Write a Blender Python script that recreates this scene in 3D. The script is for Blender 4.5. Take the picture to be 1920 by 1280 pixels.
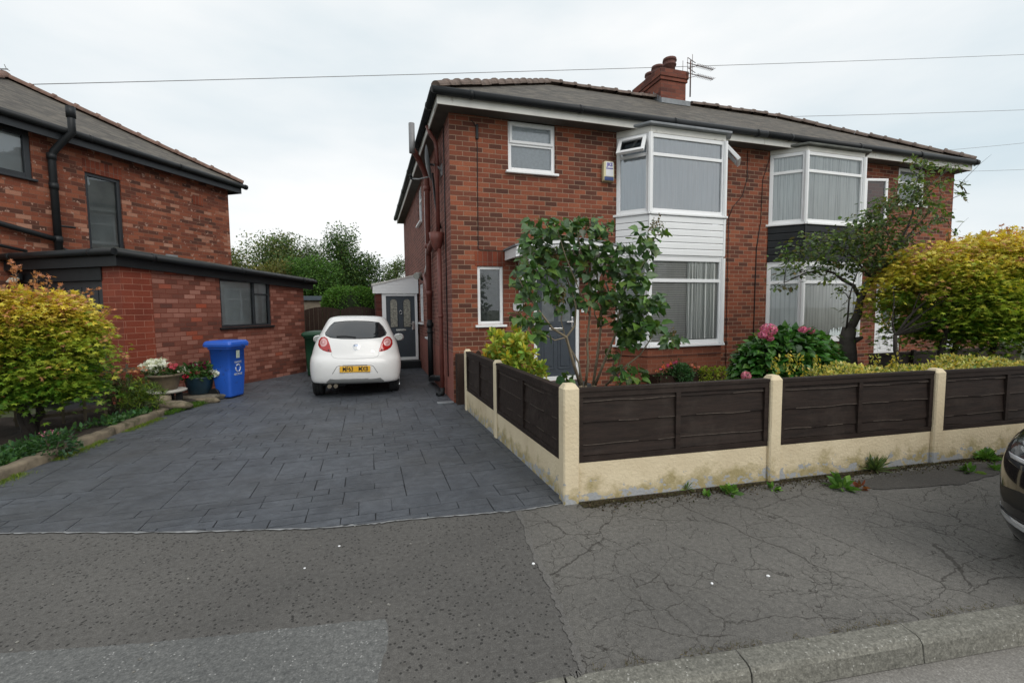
import bpy, bmesh, math, random
import numpy as np
from mathutils import Vector, Matrix, Euler
from mathutils.bvhtree import BVHTree
for o in list(bpy.data.objects): bpy.data.objects.remove(o)
S = bpy.context.scene
COL = S.collection
R_ = math.radians
rng = np.random.default_rng(7)
random.seed(7)

# ------------------------------------------------------------------ camera, sky, sun, exposure
CAMP = Vector((0, 0, 1.6))
CR = Matrix(((0.9536579, -0.3007389, -0.0096290), (-0.0307046, -0.0654316, -0.9973845), (0.2993223, 0.9514593, -0.0716334)))
FPX = 853.333
cd = bpy.data.cameras.new('camera'); cam = bpy.data.objects.new('camera', cd); COL.objects.link(cam)
cd.sensor_width = 36.0; cd.lens = 16.0; cd.clip_end = 2000; cd.clip_start = 0.05
cam.matrix_world = Matrix.Translation(CAMP) @ Matrix((CR[0], -CR[1], -CR[2])).transposed().to_4x4()
S.camera = cam
S.render.engine = 'CYCLES'
S.cycles.use_denoising = True
S.cycles.max_bounces = 7; S.cycles.transparent_max_bounces = 10
S.cycles.sample_clamp_indirect = 6
S.view_settings.view_transform = 'Standard'; S.view_settings.look = 'None'
S.view_settings.gamma = 1; S.view_settings.exposure = 0.14
S.view_settings.use_curve_mapping = False

SUN_EL, SUN_AZ = 46, 158      # azimuth clockwise from +Y
world = bpy.data.worlds.new('World'); S.world = world; world.use_nodes = True
wt = world.node_tree; wt.nodes.clear()
wo = wt.nodes.new('ShaderNodeOutputWorld'); bg = wt.nodes.new('ShaderNodeBackground')
bg.inputs['Strength'].default_value = 0.1
sky = wt.nodes.new('ShaderNodeTexSky'); sky.sky_type = 'NISHITA'; sky.sun_disc = False
sky.sun_elevation = R_(SUN_EL); sky.sun_rotation = R_(SUN_AZ); sky.dust_density = 3.0
tc = wt.nodes.new('ShaderNodeTexCoord'); mp = wt.nodes.new('ShaderNodeMapping')
mp.inputs['Scale'].default_value = (1, 1, 3.2)
nz = wt.nodes.new('ShaderNodeTexNoise'); nz.inputs['Scale'].default_value = 1.2; nz.inputs['Detail'].default_value = 6; nz.inputs['Roughness'].default_value = .5
rp = wt.nodes.new('ShaderNodeValToRGB')
rp.color_ramp.elements[0].position = .30; rp.color_ramp.elements[0].color = (6.3, 7.35, 7.9, 1)
rp.color_ramp.elements[1].position = .62; rp.color_ramp.elements[1].color = (9.7, 9.75, 9.7, 1)
mx = wt.nodes.new('ShaderNodeMix'); mx.data_type = 'RGBA'; mx.inputs[0].default_value = .93
wt.links.new(tc.outputs['Generated'], mp.inputs['Vector']); wt.links.new(mp.outputs['Vector'], nz.inputs['Vector'])
wt.links.new(nz.outputs['Fac'], rp.inputs['Fac'])
wt.links.new(sky.outputs['Color'], mx.inputs[6]); wt.links.new(rp.outputs['Color'], mx.inputs[7])
wt.links.new(mx.outputs[2], bg.inputs['Color']); wt.links.new(bg.outputs['Background'], wo.inputs['Surface'])

sd = bpy.data.lights.new('sun', 'SUN'); sd.energy = 1.5; sd.angle = R_(40); sd.color = (1, .96, .9)
sun = bpy.data.objects.new('sun', sd); COL.objects.link(sun)
_d = Vector((math.sin(R_(SUN_AZ)) * math.cos(R_(SUN_EL)), math.cos(R_(SUN_AZ)) * math.cos(R_(SUN_EL)), math.sin(R_(SUN_EL))))
sun.rotation_euler = _d.to_track_quat('Z', 'Y').to_euler()
sun.location = (0, 0, 30)

def ray(px, py):
    return CR.transposed() @ Vector(((px - 960) / FPX, (py - 640) / FPX, 1.0))
def at(px, py, Y):
    d = ray(px, py); return CAMP + d * ((Y - CAMP.y) / d.y)
def gz(px, py, z=0.0):
    d = ray(px, py); return CAMP + d * ((z - CAMP.z) / d.z)

# ------------------------------------------------------------------ material helpers
class NT:
    def __init__(s, name):
        s.m = bpy.data.materials.new(name); s.m.use_nodes = True; s.t = s.m.node_tree; s.t.nodes.clear()
        s.out = s.n('ShaderNodeOutputMaterial')
    def n(s, t, **k):
        x = s.t.nodes.new(t)
        for a, b in k.items():
            if a[0] == '_': setattr(x, a[1:], b)
            else: x.inputs[a.replace('_', ' ')].default_value = b
        return x
    def l(s, a, b): s.t.links.new(a, b)
    def uv(s, scale=(1, 1, 1), loc=(0, 0, 0)):
        u = s.n('ShaderNodeUVMap'); m = s.n('ShaderNodeMapping'); m.inputs['Scale'].default_value = scale; m.inputs['Location'].default_value = loc
        s.l(u.outputs[0], m.inputs[0]); return m.outputs[0]
    def ob(s, scale=(1, 1, 1)):
        u = s.n('ShaderNodeTexCoord'); m = s.n('ShaderNodeMapping'); m.inputs['Scale'].default_value = scale
        s.l(u.outputs['Object'], m.inputs[0]); return m.outputs[0]
    def noise(s, v, scale, detail=4, rough=.55):
        x = s.n('ShaderNodeTexNoise', Scale=scale, Detail=detail, Roughness=rough); s.l(v, x.inputs['Vector']); return x.outputs['Fac']
    def ramp(s, f, stops, mode='LINEAR'):
        r = s.n('ShaderNodeValToRGB'); r.color_ramp.interpolation = mode; e = r.color_ramp.elements
        while len(e) < len(stops): e.new(.5)
        for x, (p, c) in zip(e, stops):
            x.position = p; x.color = (*c, 1) if len(c) == 3 else c
        s.l(f, r.inputs[0]); return r.outputs[0]
    def mix(s, f, a, b, mode='MIX'):
        x = s.n('ShaderNodeMix', _data_type='RGBA', _blend_type=mode)
        for sock, v in ((x.inputs[0], f), (x.inputs[6], a), (x.inputs[7], b)):
            if hasattr(v, 'is_linked') or isinstance(v, bpy.types.NodeSocket): s.l(v, sock)
            elif isinstance(v, (int, float)): sock.default_value = v
            else: sock.default_value = (*v, 1)
        return x.outputs[2]
    def math(s, op, a, b=0.0, c=0.0):
        x = s.n('ShaderNodeMath', _operation=op)
        for i, v in enumerate((a, b, c)):
            if isinstance(v, bpy.types.NodeSocket): s.l(v, x.inputs[i])
            else: x.inputs[i].default_value = v
        return x.outputs[0]
    def bump(s, h, strength=.5, dist=.01, prev=None):
        b = s.n('ShaderNodeBump', Strength=strength, Distance=dist); s.l(h, b.inputs['Height'])
        if prev is not None: s.l(prev, b.inputs['Normal'])
        return b.outputs[0]
    def bsdf(s, col, rough=.8, normal=None, metal=0.0, spec=.5, coat=0.0):
        p = s.n('ShaderNodeBsdfPrincipled')
        for k, v in (('Base Color', col), ('Roughness', rough), ('Metallic', metal), ('Specular IOR Level', spec), ('Coat Weight', coat)):
            if isinstance(v, bpy.types.NodeSocket): s.l(v, p.inputs[k])
            elif isinstance(v, (int, float)): p.inputs[k].default_value = v
            else: p.inputs[k].default_value = (*v, 1)
        if normal is not None: s.l(normal, p.inputs['Normal'])
        s.l(p.outputs[0], s.out.inputs['Surface']); return p

def plain(name, col, rough=.6, var=.12, scale=6, bump=0.0, bscale=60, metal=0.0, spec=.5, coat=0.0, dirt=None):
    n = NT(name); v = n.ob(); f = n.noise(v, scale, 5)
    lo = tuple(c * (1 - var) for c in col); hi = tuple(min(1, c * (1 + var)) for c in col)
    c = n.ramp(f, [(.3, lo), (.7, hi)])
    if dirt:
        d = n.noise(v, dirt[1], 6, .65); c = n.mix(n.ramp(d, [(dirt[2], (0, 0, 0)), (dirt[2] + .12, (1, 1, 1))]), c, dirt[0])
    nm = n.bump(n.noise(v, bscale, 4), bump, .01) if bump else None
    n.bsdf(c, rough, nm, metal, spec, coat); return n.m

def brick(name, stops, mortar, w=.235, h=.088, ms=.0045, bump=.7, rough=.88, stain=None, soldier=False, spots=None, mf=1.0):
    n = NT(name); v = n.uv()
    nzv = n.n('ShaderNodeTexNoise', Scale=9.0, Detail=2.0); n.l(v, nzv.inputs['Vector'])
    add = n.n('ShaderNodeVectorMath', _operation='MULTIPLY_ADD'); n.l(nzv.outputs['Color'], add.inputs[0]); add.inputs[1].default_value = (.006, .005, 0); n.l(v, add.inputs[2])
    vv = add.outputs[0]
    b = n.n('ShaderNodeTexBrick', Scale=1.0, Mortar_Size=ms, Mortar_Smooth=.3, Bias=0.0, Brick_Width=w, Row_Height=h, Color1=(0, 0, 0, 1), Color2=(1, 1, 1, 1), Mortar=(.5, .5, .5, 1))
    n.l(vv, b.inputs['Vector'])
    if soldier: b.offset = 0.0
    c = n.ramp(b.outputs['Color'], stops, 'LINEAR')
    fine = n.noise(v, 55, 5, .7)
    c = n.mix(n.ramp(fine, [(.25, (.62, .62, .62)), (.75, (1.25, 1.25, 1.25))]), c, c, 'MIX')
    c = n.mix(1.0, c, n.ramp(fine, [(.28, (.7, .68, .66)), (.72, (1.18, 1.18, 1.18))]), 'MULTIPLY')
    big = n.noise(v, .9, 4, .6)
    c = n.mix(1.0, c, n.ramp(big, [(.3, (.8, .79, .8)), (.7, (1.12, 1.1, 1.08))]), 'MULTIPLY')
    if spots:
        sp = n.noise(v, spots[1], 3, .6)
        sv = n.n('ShaderNodeSeparateColor'); n.l(b.outputs['Color'], sv.inputs[0])
        f = n.math('MULTIPLY', n.math('GREATER_THAN', sp, spots[2]), n.math('SUBTRACT', 1.0, b.outputs['Fac']))
        c = n.mix(f, c, spots[0])
    mcol = n.mix(n.noise(v, 20, 3), tuple(x * .75 for x in mortar), tuple(min(1, x * 1.2) for x in mortar))
    c = n.mix(n.math('MULTIPLY', b.outputs['Fac'], mf), c, mcol)
    if stain:
        st = n.noise(n.uv((1, .6, 1)), stain[1], 5, .6); c = n.mix(n.ramp(st, [(stain[2], (0, 0, 0)), (stain[2] + .2, (.75, .75, .75))]), c, stain[0])
    hgt = n.math('ADD', n.math('MULTIPLY', n.math('SUBTRACT', 1.0, b.outputs['Fac']), 1.0), n.math('MULTIPLY', fine, .35))
    n.bsdf(c, rough, n.bump(hgt, bump, .008), spec=.25); return n.m

def glassy(name, tint=(1, 1, 1), ior=1.75, rough=.01, wob=.0):
    n = NT(name)
    fr = n.n('ShaderNodeFresnel', IOR=ior); tr = n.n('ShaderNodeBsdfTransparent'); tr.inputs[0].default_value = (*tint, 1)
    gl = n.n('ShaderNodeBsdfAnisotropic') if False else n.n('ShaderNodeBsdfGlossy', Roughness=rough)
    gl.inputs['Color'].default_value = (.92, .96, 1, 1)
    nb = n.bump(n.noise(n.ob(), 1.3, 2), .03 + wob, .02); n.l(nb, gl.inputs['Normal'])
    mixs = n.n('ShaderNodeMixShader'); n.l(fr.outputs[0], mixs.inputs[0]); n.l(tr.outputs[0], mixs.inputs[1]); n.l(gl.outputs[0], mixs.inputs[2])
    n.l(mixs.outputs[0], n.out.inputs['Surface']); return n.m

def leafmat(name, rough=.45, transl=.3, spec=.4):
    n = NT(name); a = n.n('ShaderNodeVertexColor'); a.layer_name = 'Col'
    v = n.ob(); c = n.mix(1.0, a.outputs[0], n.ramp(n.noise(v, 35, 2), [(.3, (.78, .8, .78)), (.7, (1.18, 1.16, 1.1))]), 'MULTIPLY')
    p = n.n('ShaderNodeBsdfPrincipled', Roughness=rough); p.inputs['Specular IOR Level'].default_value = spec; n.l(c, p.inputs['Base Color'])
    t = n.n('ShaderNodeBsdfTranslucent'); n.l(n.mix(1.0, c, (1.25, 1.3, .7), 'MULTIPLY'), t.inputs[0])
    m = n.n('ShaderNodeMixShader'); m.inputs[0].default_value = transl
    n.l(p.outputs[0], m.inputs[1]); n.l(t.outputs[0], m.inputs[2]); n.l(m.outputs[0], n.out.inputs['Surface']); return n.m

# ------------------------------------------------------------------ mesh helpers
class MB:
    def __init__(s): s.v = []; s.f = []; s.m = []; s.M = Matrix(); s.mi = 0; s.sm = []; s.smooth = False
    def av(s, p): s.v.append((s.M @ Vector(p))[:]); return len(s.v) - 1
    def poly(s, pts):
        i = [s.av(p) for p in pts]; s.f.append(i); s.m.append(s.mi); s.sm.append(s.smooth)
    def face(s, idx): s.f.append(list(idx)); s.m.append(s.mi); s.sm.append(s.smooth)
    def box(s, x0, x1, y0, y1, z0, z1):
        i = [s.av(p) for p in ((x0, y0, z0), (x1, y0, z0), (x1, y1, z0), (x0, y1, z0), (x0, y0, z1), (x1, y0, z1), (x1, y1, z1), (x0, y1, z1))]
        for q in ((0, 3, 2, 1), (4, 5, 6, 7), (0, 1, 5, 4), (1, 2, 6, 5), (2, 3, 7, 6), (3, 0, 4, 7)): s.face([i[k] for k in q])
    def frame_box(s, P, Rv, N, u0, u1, n0, n1, z0, z1):
        # box in a wall frame: u along Rv, n outward along N, z up from P.z
        P = Vector(P); Rv = Vector(Rv); N = Vector(N)
        old = s.M; s.M = old @ Matrix(((Rv.x, N.x, 0, P.x), (Rv.y, N.y, 0, P.y), (0, 0, 1, P.z), (0, 0, 0, 1)))
        # keep right-handed winding: Rv x N = -z  -> flip
        i = [s.av(p) for p in ((u0, n0, z0), (u1, n0, z0), (u1, n1, z0), (u0, n1, z0), (u0, n0, z1), (u1, n0, z1), (u1, n1, z1), (u0, n1, z1))]
        for q in ((0, 1, 2, 3), (7, 6, 5, 4), (4, 5, 1, 0), (5, 6, 2, 1), (6, 7, 3, 2), (7, 4, 0, 3)): s.face([i[k] for k in q])
        s.M = old
    def extr(s, pts, vec):
        vec = Vector(vec); a = [s.av(p) for p in pts]; b = [s.av(Vector(p) + vec) for p in pts]; n = len(pts)
        s.face(a[::-1]); s.face(b)
        for k in range(n): s.face((a[k], a[(k + 1) % n], b[(k + 1) % n], b[k]))
    def tube(s, pts, r, n=8, caps=True):
        pts = [Vector(p) for p in pts]; rs = r if isinstance(r, (list, tuple)) else [r] * len(pts)
        rings = []; prev = None
        for k, p in enumerate(pts):
            d = (pts[min(k + 1, len(pts) - 1)] - pts[max(k - 1, 0)]).normalized()
            if prev is None: a = d.orthogonal().normalized()
            else:
                a = prev - d * prev.dot(d)
                a = a.normalized() if a.length > 1e-5 else d.orthogonal().normalized()
            prev = a; b = d.cross(a)
            rings.append([s.av(p + (a * math.cos(2 * math.pi * j / n) + b * math.sin(2 * math.pi * j / n)) * rs[k]) for j in range(n)])
        sm = s.smooth; s.smooth = True
        for k in range(len(rings) - 1):
            for j in range(n): s.face((rings[k][j], rings[k][(j + 1) % n], rings[k + 1][(j + 1) % n], rings[k + 1][j]))
        s.smooth = sm
        if caps: s.face(rings[0][::-1]); s.face(rings[-1])
    def lathe(s, prof, c=(0, 0, 0), n=24, sx=1, sy=1):
        c = Vector(c); rings = [[s.av(c + Vector((r * sx * math.cos(2 * math.pi * j / n), r * sy * math.sin(2 * math.pi * j / n), z))) for j in range(n)] for r, z in prof]
        sm = s.smooth; s.smooth = True
        for k in range(len(rings) - 1):
            for j in range(n): s.face((rings[k][j], rings[k][(j + 1) % n], rings[k + 1][(j + 1) % n], rings[k + 1][j]))
        s.smooth = sm
        s.face(rings[0][::-1]); s.face(rings[-1])
    def build(s, name, mat, parent=None, world=True, bevel=0.0, jitter=0.0, seg=2):
        me = bpy.data.meshes.new(name); me.from_pydata(s.v, [], s.f)
        mats = mat if isinstance(mat, (list, tuple)) else [mat]
        for m in mats: me.materials.append(m)
        me.polygons.foreach_set('material_index', s.m); me.polygons.foreach_set('use_smooth', s.sm)
        autouv(me); me.update()
        return link(name, me, parent, world, bevel, seg)

def autouv(me):
    uv = me.uv_layers.new(name='UVMap'); co = me.vertices
    for p in me.polygons:
        n = p.normal
        if abs(n.z) < .95 and n.length > .5:
            t = Vector((-n.y, n.x, 0)).normalized(); b = n.cross(t)
        else: t = Vector((1, 0, 0)); b = Vector((0, 1, 0))
        for li in p.loop_indices:
            c = co[me.loops[li].vertex_index].co; uv.data[li].uv = (c.dot(t), c.dot(b))

def wm(o):
    m = Matrix.LocRotScale(o.location, o.rotation_euler, o.scale)
    return (wm(o.parent) @ o.matrix_parent_inverse @ m) if o.parent else m
def link(name, me, parent=None, world=True, bevel=0.0, seg=2):
    o = bpy.data.objects.new(name, me); COL.objects.link(o)
    if parent is not None:
        o.parent = parent
        if world: o.matrix_parent_inverse = wm(parent).inverted()
    if bevel:
        b = o.modifiers.new('bevel', 'BEVEL'); b.width = bevel; b.segments = seg; b.limit_method = 'ANGLE'; b.angle_limit = R_(40)
    return o
def tag(o, label=None, cat=None, group=None, kind=None):
    if label: o['label'] = label
    if cat: o['category'] = cat
    if group: o['group'] = group
    if kind: o['kind'] = kind
    return o
def thing(name, label, cat, loc=(0, 0, 0), rz=0.0, group=None):
    o = bpy.data.objects.new(name, None); COL.objects.link(o); o.location = loc; o.rotation_euler = (0, 0, rz)
    return tag(o, label, cat, group)
def dup(root, loc, rz=0.0, label=None, scale=None):
    r = root.copy(); COL.objects.link(r); r.location = loc; r.rotation_euler = (0, 0, rz)
    if label: r['label'] = label
    if scale: r.scale = (scale,) * 3
    for ch in list(root.children):
        c = ch.copy(); COL.objects.link(c); c.parent = r
        for g in list(ch.children):
            d = g.copy(); COL.objects.link(d); d.parent = c
    return r
def text(name, s, size, P, Rv, N, mat, parent, bold=0.0, sx=1.0, depth=.0015, world=True, align='CENTER'):
    cu = bpy.data.curves.new(name, 'FONT'); cu.body = s; cu.size = size; cu.align_x = align; cu.align_y = 'CENTER'; cu.offset = bold; cu.extrude = depth; cu.resolution_u = 3
    t = bpy.data.objects.new(name + '_tmp', cu); COL.objects.link(t)
    dg = bpy.context.evaluated_depsgraph_get(); me = bpy.data.meshes.new_from_object(t.evaluated_get(dg)); bpy.data.objects.remove(t)
    Rv = Vector(Rv).normalized(); N = Vector(N).normalized(); U = N.cross(Rv)
    me.transform(Matrix(((Rv.x * sx, U.x, N.x, P[0]), (Rv.y * sx, U.y, N.y, P[1]), (Rv.z * sx, U.z, N.z, P[2]), (0, 0, 0, 1))))
    me.materials.clear(); me.materials.append(mat); me.name = name
    return link(name, me, parent, world)

# leaf templates: (verts (a along, b across, c out), faces)
LT = {
 'ell': ([(0, 0, 0), (.35, .22, .03), (.72, .18, .02), (1, 0, -.06), (.72, -.18, .02), (.35, -.22, .03), (.5, 0, -.03)], [(0, 1, 6), (1, 2, 6), (2, 3, 6), (3, 4, 6), (4, 5, 6), (5, 0, 6)]),
 'heart': ([(0, 0, 0), (.05, .30, .05), (.35, .40, .07), (.7, .23, .03), (1.05, 0, -.12), (.7, -.23, .03), (.35, -.40, .07), (.05, -.30, .05), (.4, 0, -.03)], [(0, 1, 8), (1, 2, 8), (2, 3, 8), (3, 4, 8), (4, 5, 8), (5, 6, 8), (6, 7, 8), (7, 0, 8)]),
 'star': ([(0, 0, 0), (.18, .12, .01), (.12, .48, -.06), (.36, .2, .0), (.72, .42, -.06), (.55, .1, .01), (1, 0, -.08), (.55, -.1, .01), (.72, -.42, -.06), (.36, -.2, 0), (.12, -.48, -.06), (.18, -.12, .01)], [(0, 1, 11), (1, 2, 3), (1, 3, 9, 11), (3, 4, 5), (3, 5, 7, 9), (5, 6, 7), (7, 8, 9), (9, 10, 11)]),
 'blade': ([(0, .04, 0), (.5, .05, .05), (1, 0, -.05), (.5, -.05, .05), (0, -.04, 0)], [(0, 1, 3, 4), (1, 2, 3)]),
 'quad': ([(0, 0, 0), (.5, .3, .05), (1, 0, -.05), (.5, -.3, .05)], [(0, 1, 2, 3)]),
 'petal': ([(0, 0, 0), (.5, .45, .08), (1, .25, .0), (1, -.25, 0), (.5, -.45, .08)], [(0, 1, 2, 3, 4)]),
}
def leaves(name, pos, axis, nrm, size, cols, tmpl, mat, parent=None, world=True):
    tv, tf = LT[tmpl]; tv = np.array(tv); N = len(pos)
    pos = np.asarray(pos, float); a = np.asarray(axis, float); n = np.asarray(nrm, float); size = np.broadcast_to(np.asarray(size, float), (N,))
    a = a / (np.linalg.norm(a, axis=1, keepdims=True) + 1e-9)
    n = n - a * (n * a).sum(1, keepdims=True); n = n / (np.linalg.norm(n, axis=1, keepdims=True) + 1e-9)
    b = np.cross(n, a)
    V = pos[:, None] + size[:, None, None] * (tv[None, :, 0, None] * a[:, None] + tv[None, :, 1, None] * b[:, None] + tv[None, :, 2, None] * n[:, None])
    k = len(tv); me = bpy.data.meshes.new(name)
    lens = np.array([len(f) for f in tf]); flat = np.concatenate([np.array(f) for f in tf])
    nl = len(flat); loops = (flat[None] + (np.arange(N) * k)[:, None]).ravel().astype(np.int32)
    me.vertices.add(N * k); me.vertices.foreach_set('co', V.ravel())
    me.loops.add(len(loops)); me.loops.foreach_set('vertex_index', loops)
    st = np.concatenate([[0], np.cumsum(lens)[:-1]]); starts = (st[None] + (np.arange(N) * nl)[:, None]).ravel().astype(np.int32)
    me.polygons.add(len(starts)); me.polygons.foreach_set('loop_start', starts)
    me.polygons.foreach_set('loop_total', np.tile(lens, N).astype(np.int32))
    me.update(calc_edges=True); me.validate()
    ca = me.color_attributes.new('Col', 'FLOAT_COLOR', 'POINT')
    cc = np.concatenate([np.repeat(np.asarray(cols, float), k, axis=0), np.ones((N * k, 1))], 1)
    ca.data.foreach_set('color', cc.ravel()); me.materials.append(mat)
    return link(name, me, parent, world)
def rdir(n, up=0.0, flat=1.0):
    d = rng.normal(size=(n, 3)); d[:, 2] = d[:, 2] * flat + up
    return d / np.linalg.norm(d, axis=1, keepdims=True)
def pick(n, cols, w=None, jit=.18):
    cols = np.array(cols); w = np.array(w if w else [1] * len(cols), float); w /= w.sum()
    c = cols[rng.choice(len(cols), n, p=w)]
    return np.clip(c * (1 + rng.normal(0, jit, (n, 1))) * (1 + rng.normal(0, .06, (n, 3))), .002, 1)
def blob(n, c, r, shell=.35):
    """points in an ellipsoid, most of them near its skin"""
    d = rdir(n); t = (1 - shell * rng.random((n, 1)) ** 1.5)
    return np.array(c) + d * t * np.array(r), d
# ------------------------------------------------------------------ materials
M = {}
M['brick_front'] = brick('brick_front', [(0, (0.095, 0.042, 0.031)), (.3, (0.140, 0.050, 0.033)), (.55, (0.216, 0.069, 0.041)), (.8, (0.266, 0.083, 0.046)), (1, (0.301, 0.104, 0.057))], (0.301, 0.205, 0.144), bump=.6, ms=.0058, w=.225, h=.081)
M['brick_side'] = brick('brick_side', [(0, (.15, .066, .055)), (.5, (.21, .088, .07)), (1, (.27, .112, .088))], (.36, .21, .175), bump=1.0, w=.225, h=.081, ms=.0065)
M['brick_low'] = brick('brick_low', [(0, (0.176, 0.061, 0.037)), (.5, (0.228, 0.075, 0.043)), (1, (0.269, 0.093, 0.054))], (0.242, 0.129, 0.086), bump=.5, w=.225, h=.081)
M['brick_soldier'] = brick('brick_soldier', [(0, (0.138, 0.036, 0.022)), (.6, (0.206, 0.052, 0.028)), (1, (0.249, 0.067, 0.034))], (0.172, 0.112, 0.086), w=.086, h=.24, soldier=True)
M['brick_left'] = brick('brick_left', [(0, (0.086, 0.040, 0.029)), (.3, (0.167, 0.055, 0.035)), (.6, (0.233, 0.073, 0.041)), (.84, (0.284, 0.096, 0.054)), (.9, (0.404, 0.219, 0.155)), (1, (0.303, 0.115, 0.067))], (0.192, 0.104, 0.073), bump=.6, spots=((0.343, 0.209, 0.159), 9.0, .63), ms=.0045, w=.225, h=.081)
M['brick_pier'] = brick('brick_pier', [(0, (0.187, 0.044, 0.026)), (.5, (0.224, 0.051, 0.029)), (1, (0.260, 0.065, 0.037))], (0.336, 0.158, 0.110), bump=.4, rough=.6, ms=.0045, w=.29, h=.104)
M['brick_garage'] = brick('brick_garage', [(0, (0.113, 0.048, 0.037)), (.4, (0.206, 0.076, 0.053)), (.8, (0.304, 0.137, 0.103)), (.95, (0.369, 0.182, 0.140)), (1, (0.325, 0.070, 0.034))], (0.174, 0.045, 0.029), bump=.8, ms=.007, stain=((0.109, 0.074, 0.037), 1.1, .62), mf=.85)
M['brick_porch'] = brick('brick_porch', [(0, (.08, .025, .02)), (1, (.13, .038, .028))], (.10, .06, .05))
M['brick_chim'] = brick('brick_chim', [(0, (0.095, 0.039, 0.032)), (.5, (0.175, 0.061, 0.043)), (1, (0.237, 0.084, 0.056))], (0.132, 0.084, 0.069), stain=((0.057, 0.049, 0.045), 2.2, .58))
M['white'] = plain('white_upvc', (.82, .83, .84), .35, .03, 3)
M['white_old'] = plain('white_paint_old', (.66, .65, .61), .55, .08, 4, dirt=((.35, .32, .27), 5, .62))
M['black_pl'] = plain('black_plastic', (.012, .014, .016), .5, .2, 5, bump=.05, spec=.3)
M['charcoal'] = plain('charcoal_frame', (.022, .026, .031), .45, .12, 5)
M['door'] = plain('charcoal_door', (.045, .056, .071), .5, .08, 14, bump=.12, bscale=110)
M['slate_lead'] = plain('lead', (.20, .215, .23), .55, .25, 6)
M['chrome'] = plain('chrome', (.7, .7, .7), .18, .02, metal=1.0)
M['brass'] = plain('brass', (.62, .38, .12), .3, .08, metal=.9)
M['pipe_red'] = plain('pipe_red_brown', (.17, .052, .04), .5, .18, 7, dirt=((.09, .045, .04), 8, .6))
M['grey_pl'] = plain('grey_plastic', (.20, .20, .205), .5, .1)
M['frost'] = plain('frosted_glass', (.34, .37, .38), .22, .16, 9, bump=.25, bscale=140)
M['frost_dark'] = plain('frosted_glass_dark', (.13, .145, .15), .22, .3, 7, bump=.3, bscale=120)
M['glass'] = glassy('window_glass', ior=1.9); M['glass_low'] = glassy('window_glass_low', ior=1.5)
M['glass_up'] = glassy('window_glass_sky', ior=3.1)
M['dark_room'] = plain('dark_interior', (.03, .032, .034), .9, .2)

def curtain_mat(name, c0, c1, freq, vert=True):
    n = NT(name); u = n.n('ShaderNodeUVMap'); s = n.n('ShaderNodeSeparateXYZ'); n.l(u.outputs[0], s.inputs[0])
    w = n.math('SINE', n.math('ADD', n.math('MULTIPLY', s.outputs[0 if vert else 1], freq), n.math('MULTIPLY', n.noise(n.uv((2.2, .25, 1) if vert else (.3, .3, 1)), 1.6, 3), 9.0 if vert else 0.0)))
    c = n.ramp(n.math('MULTIPLY_ADD', w, .5, .5), [(0, c0), (.35, c1), (1, c1)])
    c = n.mix(.5, c, n.mix(1.0, c, n.ramp(n.noise(n.uv((3, .4, 1)), 3, 3), [(.3, (.75, .75, .75)), (.7, (1.15, 1.15, 1.15))]), 'MULTIPLY'))
    n.bsdf(c, .9, None, spec=.1); return n.m
M['net'] = curtain_mat('net_curtain', (.82, .87, .90), (.88, .92, .94), 23)
M['vblind'] = curtain_mat('vertical_blind', (.62, .65, .64), (.90, .93, .91), 66)
M['vblind_dk'] = curtain_mat('vertical_blind_low', (.70, .72, .71), (.90, .92, .91), 70)
M['venetian'] = curtain_mat('venetian_blind', (.22, .225, .22), (.46, .46, .445), 150, False)
M['voile'] = curtain_mat('voile', (.34, .36, .35), (.62, .64, .62), 70)

def tiles(name, c0, c1, c2, moss=None):
    n = NT(name); v = n.uv()
    b = n.n('ShaderNodeTexBrick', Scale=1.0, Mortar_Size=.0025, Mortar_Smooth=.1, Brick_Width=.17, Row_Height=.105, Color1=(0, 0, 0, 1), Color2=(1, 1, 1, 1)); n.l(v, b.inputs['Vector'])
    s = n.n('ShaderNodeSeparateXYZ'); n.l(v, s.inputs[0])
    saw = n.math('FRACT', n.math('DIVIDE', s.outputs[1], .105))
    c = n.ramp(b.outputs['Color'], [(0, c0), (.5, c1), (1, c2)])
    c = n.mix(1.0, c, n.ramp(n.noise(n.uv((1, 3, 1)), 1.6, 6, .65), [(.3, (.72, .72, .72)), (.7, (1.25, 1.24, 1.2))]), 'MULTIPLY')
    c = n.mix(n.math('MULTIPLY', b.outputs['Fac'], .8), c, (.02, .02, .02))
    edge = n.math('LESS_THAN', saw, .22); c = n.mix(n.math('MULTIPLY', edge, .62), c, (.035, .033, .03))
    if moss: c = n.mix(n.ramp(n.noise(v, moss[1], 7, .7), [(moss[2], (0, 0, 0)), (moss[2] + .1, (.85, .85, .85))]), c, moss[0])
    h = n.math('ADD', n.math('SUBTRACT', 1.0, saw), n.math('MULTIPLY', n.noise(v, 30, 4), .3))
    n.bsdf(c, .75, n.bump(h, .8, .014), spec=.3); return n.m
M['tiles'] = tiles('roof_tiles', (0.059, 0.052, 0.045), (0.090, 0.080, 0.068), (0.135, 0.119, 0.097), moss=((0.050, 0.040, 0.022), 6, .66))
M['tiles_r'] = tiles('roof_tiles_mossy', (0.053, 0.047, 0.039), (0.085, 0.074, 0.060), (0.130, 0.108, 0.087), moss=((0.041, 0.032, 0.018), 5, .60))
M['ridge'] = plain('ridge_tile', (.135, .10, .083), .85, .35, 9, bump=.4, dirt=((.06, .055, .045), 7, .58))
M['ridge_red'] = plain('ridge_tile_red', (.16, .095, .072), .85, .35, 9, bump=.4, dirt=((.07, .06, .05), 7, .6))
M['felt'] = plain('roof_felt', (.10, .105, .095), .9, .35, 5, bump=.4, dirt=((.06, .075, .03), 6, .62))
M['cream'] = plain('cream_paint', (.70, .60, .42), .75, .06, 5, bump=.35, bscale=45)
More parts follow.
